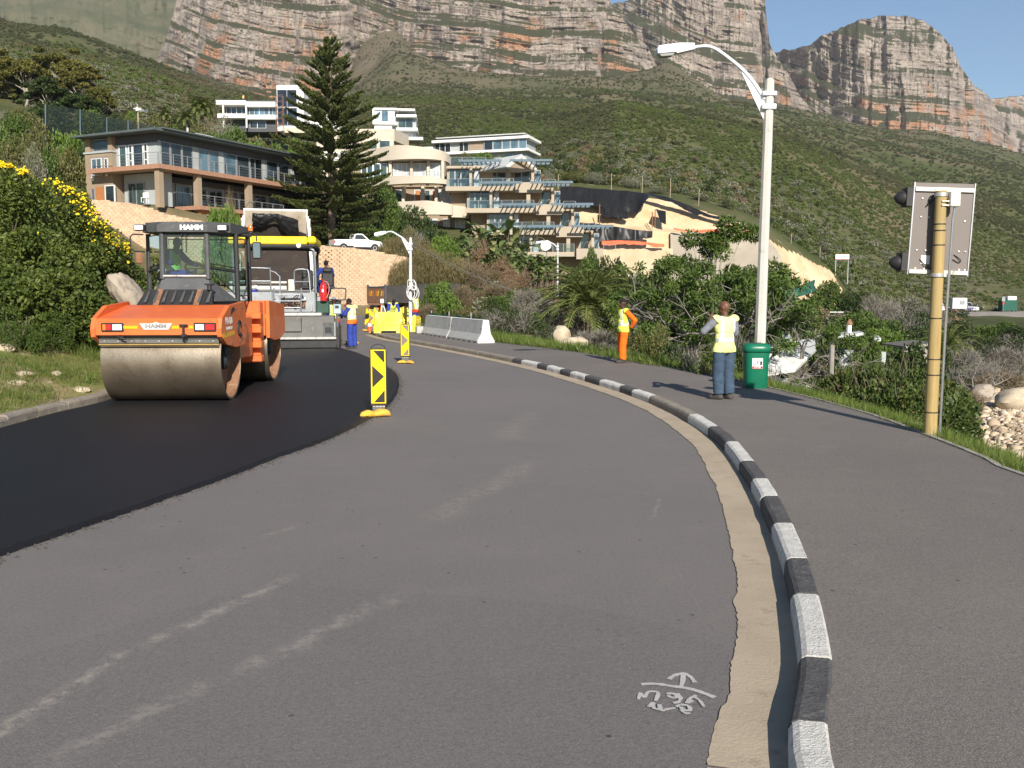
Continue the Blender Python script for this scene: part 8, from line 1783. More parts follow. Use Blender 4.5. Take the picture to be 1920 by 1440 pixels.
# ---- far-left gum trees: limbs, then flattened leaf clumps
def limb_tree(label, group, loc, H, W, mat, clumps, leafn, ln, wd, bark=BARKP, seed=0, name='tree', flat=.55, bare=0):
    r_ = np.random.default_rng(seed); o = thing(name, label, 'tree', loc, 0, group); mb = MB(); B = []; top = np.array((0, 0, H * .45))
    mb.tube([(0, 0, -.3), (.1 * W * r_.normal(), 0, H * .25), tuple(top)], [H * .028, H * .022, H * .016], 7)
    for i in range(clumps):
        a = i * 2.39996; q = np.sqrt((i + .5) / clumps); e_ = np.array((np.cos(a) * q * W, np.sin(a) * q * W * .7, H * (.92 - .42 * q * q) + r_.normal() * H * .05)); st_ = top * r_.uniform(.6, 1)
        mid = st_ + (e_ - st_) * .5 + r_.normal(size=3) * H * .03; mid[2] += H * .04; mb.tube([tuple(st_), tuple(mid), tuple(e_)], [H * .010, H * .006, H * .002], 5, False)
        s_ = W * r_.uniform(.20, .34)
        if i >= bare: B.append((*e_, s_, s_, s_ * flat))
        for _ in range(2):
            t_ = e_ + r_.normal(size=3) * s_ * .8; mb.tube([tuple(mid), tuple((mid + t_) / 2 + r_.normal(size=3) * .2), tuple(t_)], [H * .004, H * .003, H * .001], 4, False)
            if i >= bare: B.append((*t_, s_ * .7, s_ * .7, s_ * .7 * flat))
    mb.build('trunk', bark, o); q = leafcloud(B, leafn, ln, wd, r_, .5); npmesh('crown', q[0], q[1], mat, o); return o
for i, (px, pt, Y, w) in enumerate([(70, 112, 150, 95), (130, 98, 158, 90), (175, 125, 150, 80), (205, 160, 146, 60), (15, 150, 150, 70), (110, 150, 140, 80), (165, 180, 140, 75)]):
    b = G(px, Y); limb_tree('gum tree with flat olive-brown leaf clumps on the slope above the grey house', 'gum trees on the left skyline', b, at(px, pt, Y).z - b.z, w / 2 * Y / F, L_euc if i < 5 else L_dark, 15, 13000, .40, .26, seed=30 + i, name='gum_tree', flat=.5)
# ---- shrubs on the left slope
SG = 'rounded shrubs on the slope left of the grey house'
for kind, px, pt, pb, w, Y in (('bright', 150, 222, 265, 90, 92), ('olive', 80, 215, 260, 80, 90), ('olive', 145, 253, 305, 90, 84), ('round', 95, 258, 300, 70, 82), ('olive', 35, 245, 290, 80, 84), ('round', 40, 205, 250, 90, 98), ('dark', 185, 240, 300, 60, 90), ('round', 5, 225, 290, 90, 90), ('greyleaf', 75, 255, 300, 60, 80), ('mixed', 20, 200, 240, 90, 108), ('dark', 110, 190, 235, 110, 118), ('round', 175, 200, 235, 90, 122), ('olive', 65, 190, 230, 90, 112), ('dark', 215, 195, 240, 70, 132), ('daisy', 60, 285, 330, 90, 66), ('daisy', 110, 295, 350, 90, 62), ('daisy', 150, 310, 370, 70, 60), ('dark', -10, 260, 320, 90, 66)):
    shrub(kind, px, pt, pb, w, Y, {'bright': 'bright green rounded shrub above the buff one left of the house', 'olive': 'olive rounded shrub on the left slope', 'round': 'mid green rounded shrub on the left slope', 'dark': 'dark green shrub on the left slope', 'greyleaf': 'grey-leaved shrub on the left slope', 'mixed': 'twiggy dark shrub behind the mesh fence', 'daisy': 'leafy bush at the top of the daisy thicket'}[kind], SG)
for kind, px, pt, pb, w, Y in (('olive', 300, 225, 245, 80, 140), ('round', 345, 228, 255, 80, 128), ('bright', 262, 205, 235, 45, 150), ('olive', 255, 215, 240, 70, 146), ('olive', 400, 225, 260, 90, 128), ('round', 450, 228, 265, 90, 124), ('greyleaf', 430, 215, 245, 70, 146), ('olive', 500, 235, 275, 90, 120), ('bright', 480, 245, 285, 80, 112), ('round', 540, 250, 290, 90, 112), ('olive', 320, 208, 235, 80, 155), ('dark', 350, 212, 235, 70, 158), ('round', 420, 240, 262, 70, 118), ('olive', 520, 262, 290, 80, 106), ('bright', 560, 250, 290, 70, 118), ('dark', 585, 270, 310, 70, 108), ('round', 375, 235, 262, 80, 120), ('olive', 470, 262, 285, 80, 106)):
    shrub(kind, px, pt, pb, w, Y, {'bright': 'fresh green shrub behind the grey house roof', 'olive': 'olive shrub behind the grey house roof', 'round': 'mid green shrub behind the grey house roof', 'dark': 'dark shrub behind the grey house roof', 'greyleaf': 'silvery shrub below the white house'}[kind], 'shrubs behind the grey house')
shrub('daisy', 490, 238, 250, 26, 122, 'bush with a yellow flush below the white house', 'shrubs behind the grey house')
# ---- palms
def frond(V, Q, base, az, el, L_, r_, nl=26, lw=.05, ll=.5, sag=1.0):
    """arching rib with leaflets on both sides"""
    d = np.array((np.cos(az), np.sin(az), 0)); p = np.array(base, float); a = el; pts = [p.copy()]; st_ = L_ / nl
    for i in range(nl): p = p + st_ * (d * np.cos(a) + np.array((0, 0, np.sin(a)))); a -= sag * 1.9 / nl * (0.35 + i / nl); pts.append(p.copy())
    sd = np.array((-d[1], d[0], 0))
    for i in range(2, nl):
        t = (pts[i + 1] - pts[i]) / st_; up = np.cross(sd, t) * -1; w = ll * np.sin(np.pi * (.12 + .86 * i / nl)) ** .7
        for s in (-1, 1):
            q = sd * s * .75 + t * .55 + up * .28 + r_.normal(size=3) * .10; q /= np.linalg.norm(q); o = len(V); c = pts[i]; e_ = t * lw * .5
            tip = c + q * w; tip[2] -= w * .18; m_ = c + q * w * .5
            V += [c - e_, m_ - e_ * 1.2, tip, m_ + e_ * 1.2]; Q.append((o, o + 1, o + 2, o + 3))
    return pts
def palm(label, loc, th, L_, n_, mat, seed, el=(-.5, 1.35), tr=.28, ll=.5, lw=.06, name='palm_tree', nl=26, sag=1.0):
    r_ = np.random.default_rng(seed); o = thing(name, label, 'palm', loc); mb = MB()
    mb.tube([(0, 0, -.3), (0, 0, th * .5), (0, 0, th)], [tr * 1.1, tr * .9, tr], 10); 
    for k in range(int(th * 5)): a = k * 2.4; mb.box(-.07, .07, 0, .10, 0, .14, 0, T(tr * .85 * math.cos(a), tr * .85 * math.sin(a), th * k / max(th * 5, 1), rz=a - R(90), rx=R(25)))
    mb.build('trunk', BARK, o); V = []; Q = []; rb = MB()
    for k in range(n_):
        e_ = el[0] + (el[1] - el[0]) * ((k + .5) / n_) ** .8; pts = frond(V, Q, (0, 0, th), k * 2.39996, e_, L_ * r_.uniform(.85, 1.1), r_, nl, lw, ll, sag); rb.tube([tuple(p) for p in pts[::4]], [.03] * len(pts[::4]), 4, False)
    npmesh('fronds', np.array(V), Q, mat, o); rb.build('ribs', mat, o); return o
b = G(390, 150); palm('date palm with full round crown above the grey house', b, at(390, 203, 150).z - b.z, 2.9, 60, L_palm, 5, ll=.6, lw=.11, tr=.3)
b = G(325, 150); palm('small palm beside the bigger date palm above the grey house', b, at(345, 215, 150).z - b.z, 1.7, 26, L_palm, 6, ll=.4, lw=.09, tr=.18)
b = G(360, 148); palm('short palm at the foot of the date palm above the grey house', G(363, 146), max(at(363, 222, 146).z - G(363, 146).z, .5), 2.0, 30, L_palm, 7, ll=.4, lw=.09, tr=.2)
b = G(1103, 41); palm('broad trunkless fan of palm fronds rising behind the orange worker', b, 1.75, 2.8, 75, L_palm, 8, (-.1, 1.4), .3, .50, .045, nl=34, sag=.95)
b = G(1778, 60); palm('small palm with brownish fronds beside the timber post', b, 1.6, 2.4, 30, L_palm, 9, (-.2, 1.3), .2, .4, .05)
# ---- Norfolk Island pine
npn = thing('norfolk_pine', 'tall Norfolk pine with tiered branches in front of the flats', 'tree', (at(622, 440, 95).x, 95, 5.6))
H = at(630, 78, 95).z - 5.6; mb = MB().tube([(0, 0, -.4), (.05, 0, H * .4), (.15, 0, H * .8), (.2, 0, H)], [.42, .30, .12, .03], 10); r_ = np.random.default_rng(77); C = []; D = []; LN = []
nt_ = 24
for k in range(nt_):
    f_ = k / (nt_ - 1); z = H * (.10 + .885 * f_ ** .93); L_ = (7.3 * (1 - f_) ** .76 + .45) * (1 if f_ > .16 else .55 + 2.6 * f_); nb = 6 if f_ < .8 else 5
    for j in range(nb):
        if f_ < .2 and r_.random() < .25: continue
        a = j * 2 * np.pi / nb + k * .55 + r_.normal() * .12; L2 = L_ * r_.uniform(.78, 1.08); el = r_.normal() * .07 + .05 + .35 * f_ - .16 * (1 - f_); d = np.array((np.cos(a), np.sin(a), 0)); sd = np.array((-d[1], d[0], 0)); zz = z + r_.normal() * .18
        pts = [np.array((.2 * f_, 0, zz)) + d * L2 * s + np.array((0, 0, L2 * (np.sin(el) * s - .10 * s * (1 - s) * 2 + .10 * s ** 2))) for s in np.linspace(0, 1, 6)]
        mb.tube([tuple(p) for p in pts], [.05 * (1 - f_) + .015, .04 * (1 - f_) + .012, .03, .02, .015, .008], 4, False)
        nbl = int(12 + L2 * 13)
        for q in range(nbl):
            s = .16 + .84 * (q + r_.random()) / nbl; i0 = min(int(s * 5), 4); p = pts[i0] + (pts[i0 + 1] - pts[i0]) * (s * 5 - i0); tl = (pts[i0 + 1] - pts[i0]); tl = tl / np.linalg.norm(tl); side = 1 if q % 2 else -1
            bl = (.32 + .11 * L2) * (1 - .5 * s) + .26; dirb = sd * side * .62 + tl * .75 + np.array((0, 0, .40)); dirb /= np.linalg.norm(dirb); m_ = int(5 + bl * 13)
            for w_ in range(m_):
                t_ = (w_ + r_.random()) / m_; C.append(p + dirb * bl * t_ + np.array((0, 0, .06 * t_)) + r_.normal(size=3) * .035); D.append(dirb + r_.normal(size=3) * .55 + np.array((0, 0, .45))); LN.append(.22)
q = leafquads(np.array(C), np.array(D), np.array(LN), .115, r_); mb.build('trunk', BARK, npn); npmesh('crown', q[0], q[1], L_pine, npn)
# ---- dark trees under and around the pine
TG = 'broadleaf trees round the foot of the Norfolk pine'
for kind, px, pt, pb, w, Y in (('dark', 600, 345, 450, 90, 99), ('dark', 650, 340, 450, 100, 100), ('dark', 690, 330, 450, 100, 101), ('dark', 560, 370, 450, 70, 97), ('dark', 625, 400, 460, 90, 97), ('dark', 685, 405, 460, 70, 97), ('round', 725, 345, 440, 90, 103), ('round', 700, 410, 450, 60, 96), ('dark', 640, 300, 420, 90, 106)):
    shrub(kind, px, pt, pb, w, Y, 'dense dark broadleaf tree at the foot of the Norfolk pine' if kind == 'dark' else 'lighter green broadleaf tree right of the Norfolk pine', TG, 'tree', 'broadleaf_tree')
HG = 'shrubs on the wall terrace'
shrub('bright', 420, 358, 420, 75, 73, 'round green bush growing against the terrace of the grey house', HG); shrub('browntwig', 432, 348, 372, 45, 75, 'dry twiggy growth above the round bush by the terrace', HG); shrub('olive', 470, 380, 400, 60, 76, 'yellowish bush behind the tipper', HG)
shrub('bright', 448, 380, 425, 40, 72.5, 'lower green bush at the terrace end wall', HG)
# ---- bank between wall and flats
MG = 'wild growth on the bank below the flats'
rows = [('dark', 780, 385, 440, 90, 98), ('dark', 815, 410, 460, 80, 96), ('round', 755, 390, 430, 60, 100), ('round', 730, 380, 430, 70, 102), ('mixed', 770, 410, 450, 80, 94), ('bright', 835, 425, 500, 60, 88), ('bright', 815, 450, 520, 60, 86), ('bright', 850, 440, 470, 50, 92),
 ('tam', 745, 430, 540, 80, 84), ('tam', 775, 425, 545, 90, 82), ('tam', 805, 450, 560, 90, 80), ('tam', 730, 445, 520, 50, 85), ('tam', 765, 470, 560, 80, 78), ('tam', 840, 470, 570, 80, 80), ('browntwig', 870, 470, 580, 80, 82), ('browntwig', 905, 490, 590, 90, 80), ('redfrond', 935, 480, 580, 70, 82), ('redfrond', 965, 495, 590, 70, 78), ('redfrond', 905, 450, 540, 60, 90), ('browntwig', 945, 520, 600, 90, 70), ('browntwig', 880, 530, 600, 80, 66),
 ('bright', 830, 520, 585, 75, 58), ('round', 805, 525, 590, 50, 60), ('browntwig', 800, 560, 605, 60, 56), ('olive', 855, 575, 615, 80, 50), ('mixed', 900, 575, 625, 80, 46), ('mixed', 945, 565, 635, 100, 44), ('dark', 925, 555, 630, 60, 47), ('round', 950, 535, 600, 55, 56), ('mixed', 985, 565, 640, 80, 40), ('round', 1000, 580, 635, 50, 40), ('twiggy', 1020, 545, 630, 100, 46), ('twiggy', 1060, 575, 640, 110, 42), ('twiggy', 1110, 608, 650, 110, 38), ('twiggy', 1140, 625, 665, 80, 33), ('mixed', 1030, 600, 645, 70, 38), ('twiggy', 985, 530, 600, 80, 54), ('fine', 870, 600, 630, 60, 43), ('mixed', 905, 600, 640, 60, 40), ('fine', 815, 580, 615, 60, 50), ('mixed', 780, 570, 610, 50, 56), ('dark', 760, 535, 590, 40, 70)]
lbl = {'dark': 'dark evergreen shrub on the bank below the flats', 'round': 'mid green shrub on the bank below the flats', 'bright': 'bright green bush on the bank below the flats', 'mixed': 'dark shrub with bare grey twigs behind the barriers', 'tam': 'drooping olive-brown feathery shrub beside the block wall', 'browntwig': 'dry brown twiggy shrub on the bank', 'redfrond': 'dry reddish brown shrub below the strelitzias', 'olive': 'olive shrub on the bank below the flats', 'twiggy': 'leafless grey twiggy shrub behind the verge boulders', 'fine': 'fine-leaved green shrub behind the barriers'}
for kind, px, pt, pb, w, Y in rows: shrub(kind, px, pt, pb, w, Y, lbl[kind], MG)
# ---- strelitzia clumps
def strelitzia(loc, H, seed, n_=13):
    r_ = np.random.default_rng(seed); o = thing('strelitzia', 'wild banana clump with torn paddle leaves below the terraced flats', 'plant', loc, 0, 'wild banana plants below the flats'); mb = MB(); V = []; Q = []
    for k in range(n_):
        a = r_.uniform(0, 6.28); h = H * r_.uniform(.55, 1); x0 = r_.normal() * .5; y0 = r_.normal() * .5; ln_ = r_.uniform(.1, .5); d = np.array((np.cos(a), np.sin(a), 0)); b0 = np.array((x0, y0, 0)); tp_ = b0 + d * ln_ * h * .45 + np.array((0, 0, h * .68)); mb.tube([tuple(b0), tuple((b0 + tp_) / 2 + d * -.1), tuple(tp_)], [.10, .06, .03], 5, False)
        L_ = H * r_.uniform(.22, .34); w = L_ * .20; el = r_.uniform(.4, 1.3); sd = np.array((-d[1], d[0], 0)); p = tp_.copy(); nseg = 7; pv = None
        for s in range(nseg + 1):
            t = s / nseg; ww = w * np.sin(np.pi * (.10 + .86 * t)) ** .6; up = np.array((0, 0, .25 * ww)); L0 = len(V); V += [p - sd * ww + up, p, p + sd * ww + up]
            if s: Q += [(L0 - 3, L0 - 2, L0 + 1, L0), (L0 - 2, L0 - 1, L0 + 2, L0 + 1)]
            p = p + L_ / nseg * (d * np.cos(el) + np.array((0, 0, np.sin(el)))); el -= r_.uniform(.12, .3)
    V = np.array(V); V += r_.normal(size=V.shape) * .03; npmesh('leaves', V, Q, L_str, o); mb.build('stems', BARK, o); return o
for i, (px, pt, Y) in enumerate([(868, 420, 96), (890, 432, 92), (905, 395, 100), (915, 440, 90), (935, 430, 94), (958, 390, 100), (945, 455, 88), (970, 445, 90), (985, 460, 86), (1000, 470, 84), (1020, 455, 90), (1030, 475, 84), (880, 455, 90), (960, 480, 82), (1005, 500, 78), (920, 470, 84)]):
    b = G(px, Y); strelitzia(b, min(max(at(px, pt, Y).z - b.z, 2.5), 8.5), 200 + i, 26)
# ---- right of the palm
RGp = 'shrubs beyond the pavement towards the cove'
rows = [('dark', 1160, 485, 560, 80, 66), ('dark', 1200, 475, 560, 100, 64), ('dark', 1240, 490, 570, 80, 60), ('dark', 1175, 510, 580, 100, 56), ('mixed', 1225, 530, 590, 80, 50), ('fine', 1215, 585, 650, 110, 32), ('olive', 1195, 600, 665, 80, 28), ('olive', 1245, 600, 670, 90, 26), ('fine', 1210, 630, 680, 80, 26), ('mixed', 1270, 620, 690, 90, 24), ('mixed', 1300, 640, 700, 70, 21.5), ('round', 1255, 560, 640, 90, 36), ('round', 1300, 560, 660, 80, 31), ('fine', 1240, 655, 690, 90, 23.3), ('mixed', 1195, 650, 682, 60, 26), ('fine', 1160, 655, 680, 60, 27), ('olive', 1330, 660, 710, 70, 20.5), ('round', 1360, 640, 700, 70, 21.5), ('mixed', 1390, 600, 690, 90, 23), ('round', 1455, 560, 640, 80, 36), ('mixed', 1408, 610, 680, 60, 25), ('twiggy', 1480, 590, 650, 90, 40), ('fine', 1340, 570, 660, 90, 30), ('dark', 1400, 560, 640, 80, 40), ('dark', 1290, 500, 560, 60, 62), ('round', 1090, 470, 500, 60, 100), ('dark', 1130, 480, 520, 60, 84), ('round', 1110, 455, 490, 40, 104), ('dark', 1490, 565, 640, 90, 62)]
for kind, px, pt, pb, w, Y in rows: shrub(kind, px, pt, pb, w, Y, {'dark': 'dark rounded shrub between palm and lamp post', 'mixed': 'dark shrub with bare twigs near the lamp post', 'fine': 'fine-leaved green bush behind the pavement edge', 'olive': 'yellow-green bush beside the orange worker', 'round': 'mid green bush in front of the grey wall', 'twiggy': 'pale twiggy bush right of the lamp post'}[kind], RGp)
# tree of bare branches with leafy tufts
def branchy(label, loc, H, W, seed, leafy, mat, twig, name='tree', depth=4, n0=4, tufts=10):
    r_ = np.random.default_rng(seed); o = thing(name, label, 'tree', loc); mb = MB(); tips = []
    def grow(p, d, L_, r, k):
        pts = [p]; 
        for i in range(3): d = d + Vector(r_.normal(size=3) * .22); d.normalize(); pts.append(pts[-1] + d * L_ / 3)
        mb.tube(pts, [r, r * .85, r * .7, r * .55], 5 if k > 2 else 4, False)
        if k == 0: tips.append(pts[-1]); return
        for _ in range(3 if k > 1 else 4):
            q = d * .75 + Vector(r_.normal(size=3)) * .62; q.z += .12; q.x *= 1.15; q.normalize(); grow(pts[r_.integers(2, 4)], q, L_ * r_.uniform(.6, .82), r * .55, k - 1)
    for i in range(n0): a = i * 6.28 / n0 + r_.random(); grow(Vector((.1 * math.cos(a), .1 * math.sin(a), 0)), Vector((math.cos(a) * W / H * .8, math.sin(a) * W / H * .6, 1)).normalized(), H * .36, H * .022, depth)
    mb.build('branches', twig, o); Tt = np.array([t[:] for t in tips])
    if leafy > 0:
        B = []
        for t in Tt[r_.random(len(Tt)) < leafy]: s = H * r_.uniform(.035, .06); B.append((*t, s, s, s * .8))
        if B: q = leafcloud(B, 90 * len(B), H * .026, H * .009, r_, .2); npmesh('crown', q[0], q[1], mat, o)
    return o
b = G(1345, 31); branchy('coastal tree of tangled grey limbs with scattered leaf tufts', b, at(1340, 420, 31).z - b.z + .4, 2.6, 5, .55, L_green, L_grey, 'coastal_tree', 4, 5)
b = G(1400, 30); branchy('leaning bare-limbed tree tangled behind the lamp post', b, at(1400, 480, 30).z - b.z, 2.6, 6, .22, L_green, L_grey, 'coastal_tree', 4, 4)
B_ = thing('tree', 'leafy tree top standing clear of the tangled coastal tree', 'tree', G(1335, 33), 0)
hz_ = at(1340, 407, 33).z - B_.location.z; bl = [(rg.normal() * .55, rg.normal() * .4, hz_ - .7 + rg.normal() * .3, .42, .42, .34) for _ in range(9)] + [(-1.1 + rg.normal() * .5, rg.normal() * .4, hz_ - 2.0 + rg.normal() * .3, .4, .4, .3) for _ in range(7)] + [(1.0 + rg.normal() * .5, .3, hz_ - 2.2 + rg.normal() * .4, .3, .3, .25) for _ in range(4)]
q = leafcloud(bl, 7000, .17, .055, rg, .35); npmesh('crown', q[0], q[1], L_green, B_)
mb = MB().tube([(0, 0, -.3), (.1, 0, hz_ * .4), (-.1, .1, hz_ - .9)], [.12, .08, .03], 7)
for x_, y_, z_, *_ in bl[::2]: mb.tube([(0, 0, hz_ * .45), (x_ * .5, y_ * .5, (hz_ * .45 + z_) / 2 + .2), (x_, y_, z_)], [.05, .035, .012], 5, False)
mb.build('trunk', BARKP, B_)
# ---- right-hand thicket and cove
FG = 'sour-fig thicket along the right verge'
for i in range(64):
    px = rg.uniform(1468, 1738); edge = np.interp(px, [1440, 1620, 1760], [17.3, 14.6, 12.0]); Y = edge + 1.9 + 8.0 * rg.random() ** .8; b = G(px, Y); w = min(rg.uniform(.7, 1.3), max((px - 1525) * Y / F, .32)); h = rg.uniform(.75, 1.25); top = at(px, np.interp(px, [1462, 1500, 1535, 1575, 1620, 1735], [722, 715, 700, 658, 640, 642]), Y).z
    plant('fig', (b.x, Y, b.z - .1), w, max((top - b.z) * rg.uniform(.72, .98) / 1.05 * np.clip((Y - edge) / 5, .45, 1), .4), 'mound of small-leaved green and reddish thicket beside the pavement', FG)
for i in range(16):
    px = rg.uniform(1615, 1735); Y = rg.uniform(25, 34); b = G(px, Y); plant('dark', (b.x, Y, b.z - .1), rg.uniform(.9, 1.5), rg.uniform(1.3, 2.3) * (1 if px > 1545 else .2), 'dark bush on the lower slope behind the sour-fig thicket', 'dark bushes below the thicket')
for i in range(10):
    px = rg.uniform(1762, 1830); Y = rg.uniform(13.2, 20); b = G(px, Y); plant('fig' if i % 3 else 'browntwig', (b.x, Y, b.z - .1), rg.uniform(.35, .6), rg.uniform(.4, .75), 'low scrubby growth on the bank between post and beach', 'scrub between post and beach')
CG = 'bushes around the cove'
rows = [('twiggy', 1800, 640, 720, 110, 52), ('twiggy', 1850, 670, 735, 120, 50), ('browntwig', 1880, 690, 740, 110, 48), ('twiggy', 1905, 640, 720, 110, 56), ('mixed', 1790, 680, 740, 80, 46), ('mixed', 1840, 620, 690, 110, 66), ('mixed', 1900, 620, 690, 110, 70), ('dark', 1800, 600, 650, 90, 84), ('round', 1870, 595, 640, 90, 96), ('dark', 1910, 600, 650, 90, 90), ('browntwig', 1830, 700, 745, 90, 47), ('dark', 1775, 650, 720, 70, 50), ('browntwig', 1820, 725, 760, 80, 40), ('round', 1590, 580, 640, 120, 74), ('round', 1640, 570, 640, 110, 80), ('dark', 1690, 590, 650, 110, 70), ('mixed', 1720, 570, 640, 100, 84), ('bright', 1660, 600, 645, 90, 62), ('twiggy', 1650, 545, 600, 100, 112), ('round', 1560, 600, 650, 90, 58), ('dark', 1600, 610, 650, 90, 50), ('round', 1700, 620, 660, 90, 52), ('round', 1550, 520, 570, 80, 124), ('dark', 1600, 530, 580, 70, 122), ('mixed', 1700, 545, 600, 90, 118), ('twiggy', 1740, 560, 620, 90, 104), ('round', 1490, 560, 590, 60, 116), ('bright', 1520, 575, 600, 70, 112), ('mixed', 1455, 560, 600, 70, 112), ('round', 1630, 620, 660, 90, 44), ('dark', 1560, 625, 660, 40, 40), ('round', 1760, 610, 660, 80, 70)]
for kind, px, pt, pb, w, Y in rows: shrub(kind, px, pt, pb, w, Y, {'twiggy': 'grey leafless bush above the rubble beach', 'browntwig': 'brown dry bush above the rubble beach', 'mixed': 'dark twiggy bush below the far road', 'dark': 'dark green bush in the cove', 'round': 'mid green bush in the cove', 'bright': 'bright green bush in the cove'}[kind], CG)
b = G(1838, 44); branchy('pale dead tree with bare crooked limbs above the beach', b, at(1840, 655, 44).z - b.z + .3, 2.4, 15, 0, L_green, L_grey, 'dead_tree', 4, 4)
b = G(1452, 21); branchy('bare twisted shrub stretching over the white cottage roof', b, 1.9, 1.4, 18, 0, L_green, L_grey, 'dead_tree', 3, 4)
b = G(1440, 22); plant('twiggy', (b.x, 22, b.z), .45, 1.0, 'bare twiggy shrub between litter bin and cottage', RGp)
# ---- hill shrubs round the upper houses, and filling scrub on the bank (uncountable)
UG = 'garden shrubs round the upper houses'
for kind, px, pt, pb, w, Y in (('bright', 905, 278, 295, 50, 188), ('olive', 880, 283, 300, 50, 185), ('greyleaf', 935, 288, 300, 50, 180), ('round', 770, 268, 282, 50, 180), ('olive', 855, 285, 300, 40, 182), ('round', 950, 285, 300, 40, 178), ('greyleaf', 990, 300, 320, 40, 150), ('greyleaf', 1020, 315, 335, 50, 146), ('olive', 1075, 318, 340, 60, 150), ('greyleaf', 1110, 322, 345, 60, 150), ('olive', 1150, 330, 350, 50, 152), ('greyleaf', 1180, 330, 352, 50, 150), ('greyleaf', 1230, 350, 365, 50, 146), ('greyleaf', 1300, 365, 390, 60, 148), ('greyleaf', 1350, 385, 410, 60, 148), ('greyleaf', 1480, 440, 465, 60, 156), ('greyleaf', 1530, 470, 490, 50, 158)):
    shrub(kind, px, pt, pb, w, Y, {'bright': 'bright green garden shrub under the long white house', 'olive': 'olive shrub on the slope above the flats', 'greyleaf': 'silver-grey shrub along the rim of the cut', 'round': 'green garden shrub beside the white houses'}[kind], UG)
SP = [unlinked('scrub', *leafcloud(dome(7, rg, .6, .15, .7, (.25, .45)), 420, .16, .10, rg, .6), m_) for m_ in (L_olive, L_dark, GREYB, L_brown)]
k = 5200; px = rg.uniform(400, 1800, k); Y = np.exp(rg.uniform(np.log(30), np.log(215), k)); x = (px - 960) / F * Y
edge = np.interp(px, [400, 600, 700, 760, 830, 1000, 1150, 1340, 1500, 1740, 1800], [95, 96, 96, 82, 62, 39, 29, 21.5, 18, 14, 13]); ok = Y > edge + 1
foot = ((px > 655) & (px < 905) & (Y > 116) & (Y < 136)) | ((px > 590) & (px < 760) & (Y > 136) & (Y < 152)) | ((px > 835) & (px < 1160) & (Y > 109) & (Y < 128)) | ((px > 1040) & (px < 1570) & (Y > 117) & (Y < 150)) | ((px > 410) & (px < 645) & (Y > 186) & (Y < 202)) | ((px > 700) & (px < 800) & (Y > 186) & (Y < 200)) | ((px > 790) & (px < 1000) & (Y > 186) & (Y < 210)) | ((px > 1490) & (Y > np.interp(px, [1490, 1560, 1640, 1740, 1840], [118, 134, 146, 158, 168]))) | ((px < 640) & (Y < 104)) | ((px > 600) & (px < 740) & (Y < 98)) | ((px > 1425) & (px < 1545) & (Y < 36))
ok &= ~foot; px, Y, x = px[ok], Y[ok], x[ok]
sc_ = rg.uniform(.5, 1.3, len(px)) * np.clip(Y / 70, .45, 1.5); kd = rg.choice(4, len(px), p=[.40, .30, .15, .15])
tag(scatter('bank_scrub', SP, np.stack([x, Y, gz(x, Y) - .1], -1), rg.uniform(0, 6.28, len(px)), sc_, kd), 'low scrub filling the ground between the larger shrubs', 'scrub', kind='stuff')
# ---- grass tufts
def tuft(mat, k=26, h=.16, w=.008, sp=.09):
    c = np.stack([rg.normal(size=k) * sp, rg.normal(size=k) * sp, np.zeros(k)], -1); D = np.stack([rg.normal(size=k) * .4, rg.normal(size=k) * .4, np.ones(k)], -1); D /= np.linalg.norm(D, axis=1, keepdims=True); hh = h * rg.uniform(.5, 1.3, k); c += D * hh[:, None] * .5
    return unlinked('tuft', *leafquads(c, D, hh, w, rg), mat)
TF = [tuft(L_grass), tuft(L_grass, 22, .22, .010, .10), tuft(L_drygrass, 20, .12, .007, .10)]
POs = [p for p in resample(PO, .08) if 8 < p.y < 37]; nO = offset(POs, 1.0); P = []; sgn = 1 if nO[5].x > POs[5].x else -1
for p, q in zip(POs, nO):
    d = (q - p) * sgn
    for _ in range(13):
        r = abs(rg.normal()) * .62 + .10; c = p + d * r; P.append((c.x, c.y, float(np.interp(r, [.06, .35, .8, 1.4], [.10, .04, -.12, float(gz(c.x, c.y))])) if r < 1.4 else float(gz(c.x, c.y))))
P = np.array(P); P[:, 2] -= .01
Pl = []
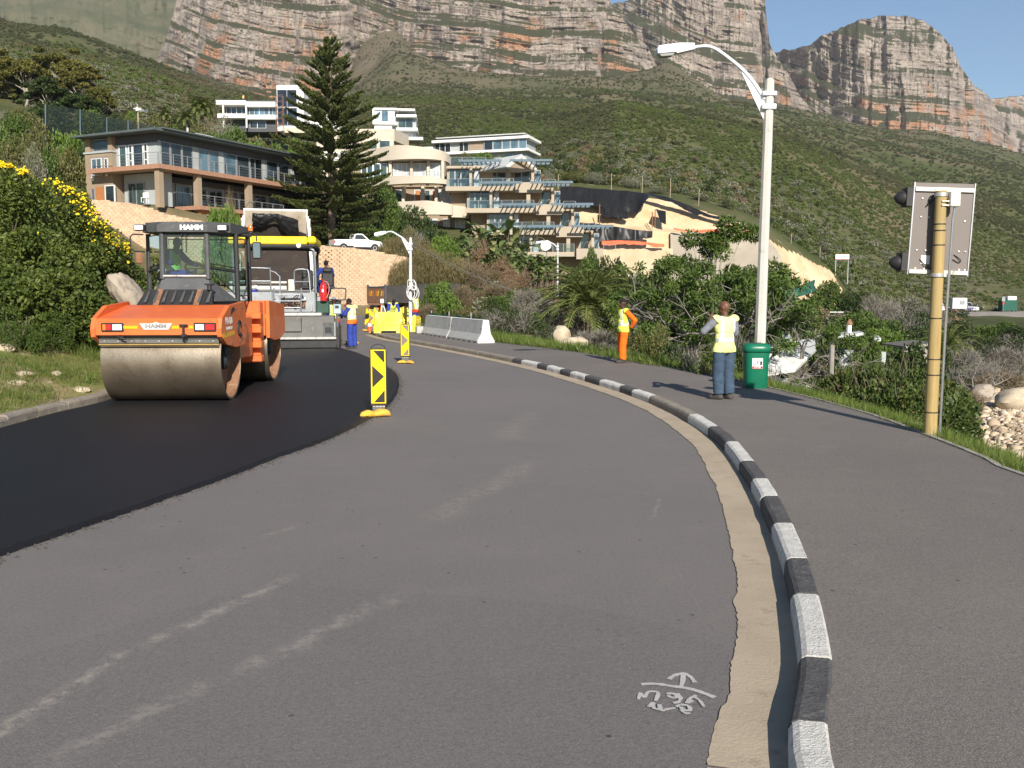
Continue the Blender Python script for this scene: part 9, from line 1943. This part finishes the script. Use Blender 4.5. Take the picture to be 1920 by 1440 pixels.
n_ = 15000; px = rg.uniform(-260, 520, n_); Y = np.exp(rg.uniform(np.log(11.5), np.log(60), n_)); x = (px - 960) / F * Y; zg = gz(x, Y); ed = np.interp(Y, [8, 13, 17, 22, 27, 32, 38, 44, 52], [-7.1, -7.1, -7.3, -7.9, -9.3, -11.2, -14.2, -18, -24]); ok = (x < ed - .3) & (fbm(x / 1.6, Y / 1.6, 0, 3, 44) > rg.uniform(-.45, .35, n_) + np.clip(.55 - (ed - x) / 3.2, 0, .55))
Pl = np.stack([x, Y, zg - .01], -1)[ok]; A = np.concatenate([P, Pl]); kd = np.concatenate([rg.choice(3, len(P), p=[.5, .42, .08]), rg.choice(3, len(Pl), p=[.42, .18, .40])]); scl = np.concatenate([rg.uniform(.35, .85, len(P)) * np.clip(P[:, 1] / 14, 1, 2.4), rg.uniform(.6, 1.2, len(Pl)) * np.clip(Pl[:, 1] / 16, .9, 2)])
tag(scatter('grass', TF, A, rg.uniform(0, 6.28, len(A)), scl, kd), 'grass tufts on the verge and the left bank', 'grass', kind='stuff')
# verge soil strip that carries the grass beside the pavement
A_ = offset(POs, .06 * sgn); ring = [A_] + [offset(POs, r * sgn) for r in (.35, .8, 1.4, 2.2)]; zs = (.10, .04, -.12, None, None); V = []
for i in range(len(POs)):
    for r_, z_ in zip(ring, zs):
        p = r_[i]; V.append((p.x, p.y, z_ if z_ is not None else float(gz(p.x, p.y)) - (.0 if r_ is ring[3] else .4)))
tag(npmesh('verge', V, grid(len(POs), 5)[:, ::-1], BANK, None, True), kind='structure')

# ---------------------------------------------------------------- thin sea haze between here and the mountain
hz = MB().box(-2600, 3200, -60, 2900, -8, 720).build('haze', bpy.data.materials.new('haze_air'), fix=True); tag(hz, 'thin blue sea haze lying between the road and the mountain', 'haze', kind='stuff')
hm_ = hz.data.materials[0]; hm_.use_nodes = True; hn_ = hm_.node_tree.nodes; hn_.remove(hn_['Principled BSDF'])
pvn = hn_.new('ShaderNodeVolumePrincipled'); pvn.inputs['Color'].default_value = (.86, .92, 1, 1); pvn.inputs['Density'].default_value = 7e-5; pvn.inputs['Anisotropy'].default_value = .2
hm_.node_tree.links.new(pvn.outputs[0], hn_['Material Output'].inputs['Volume'])
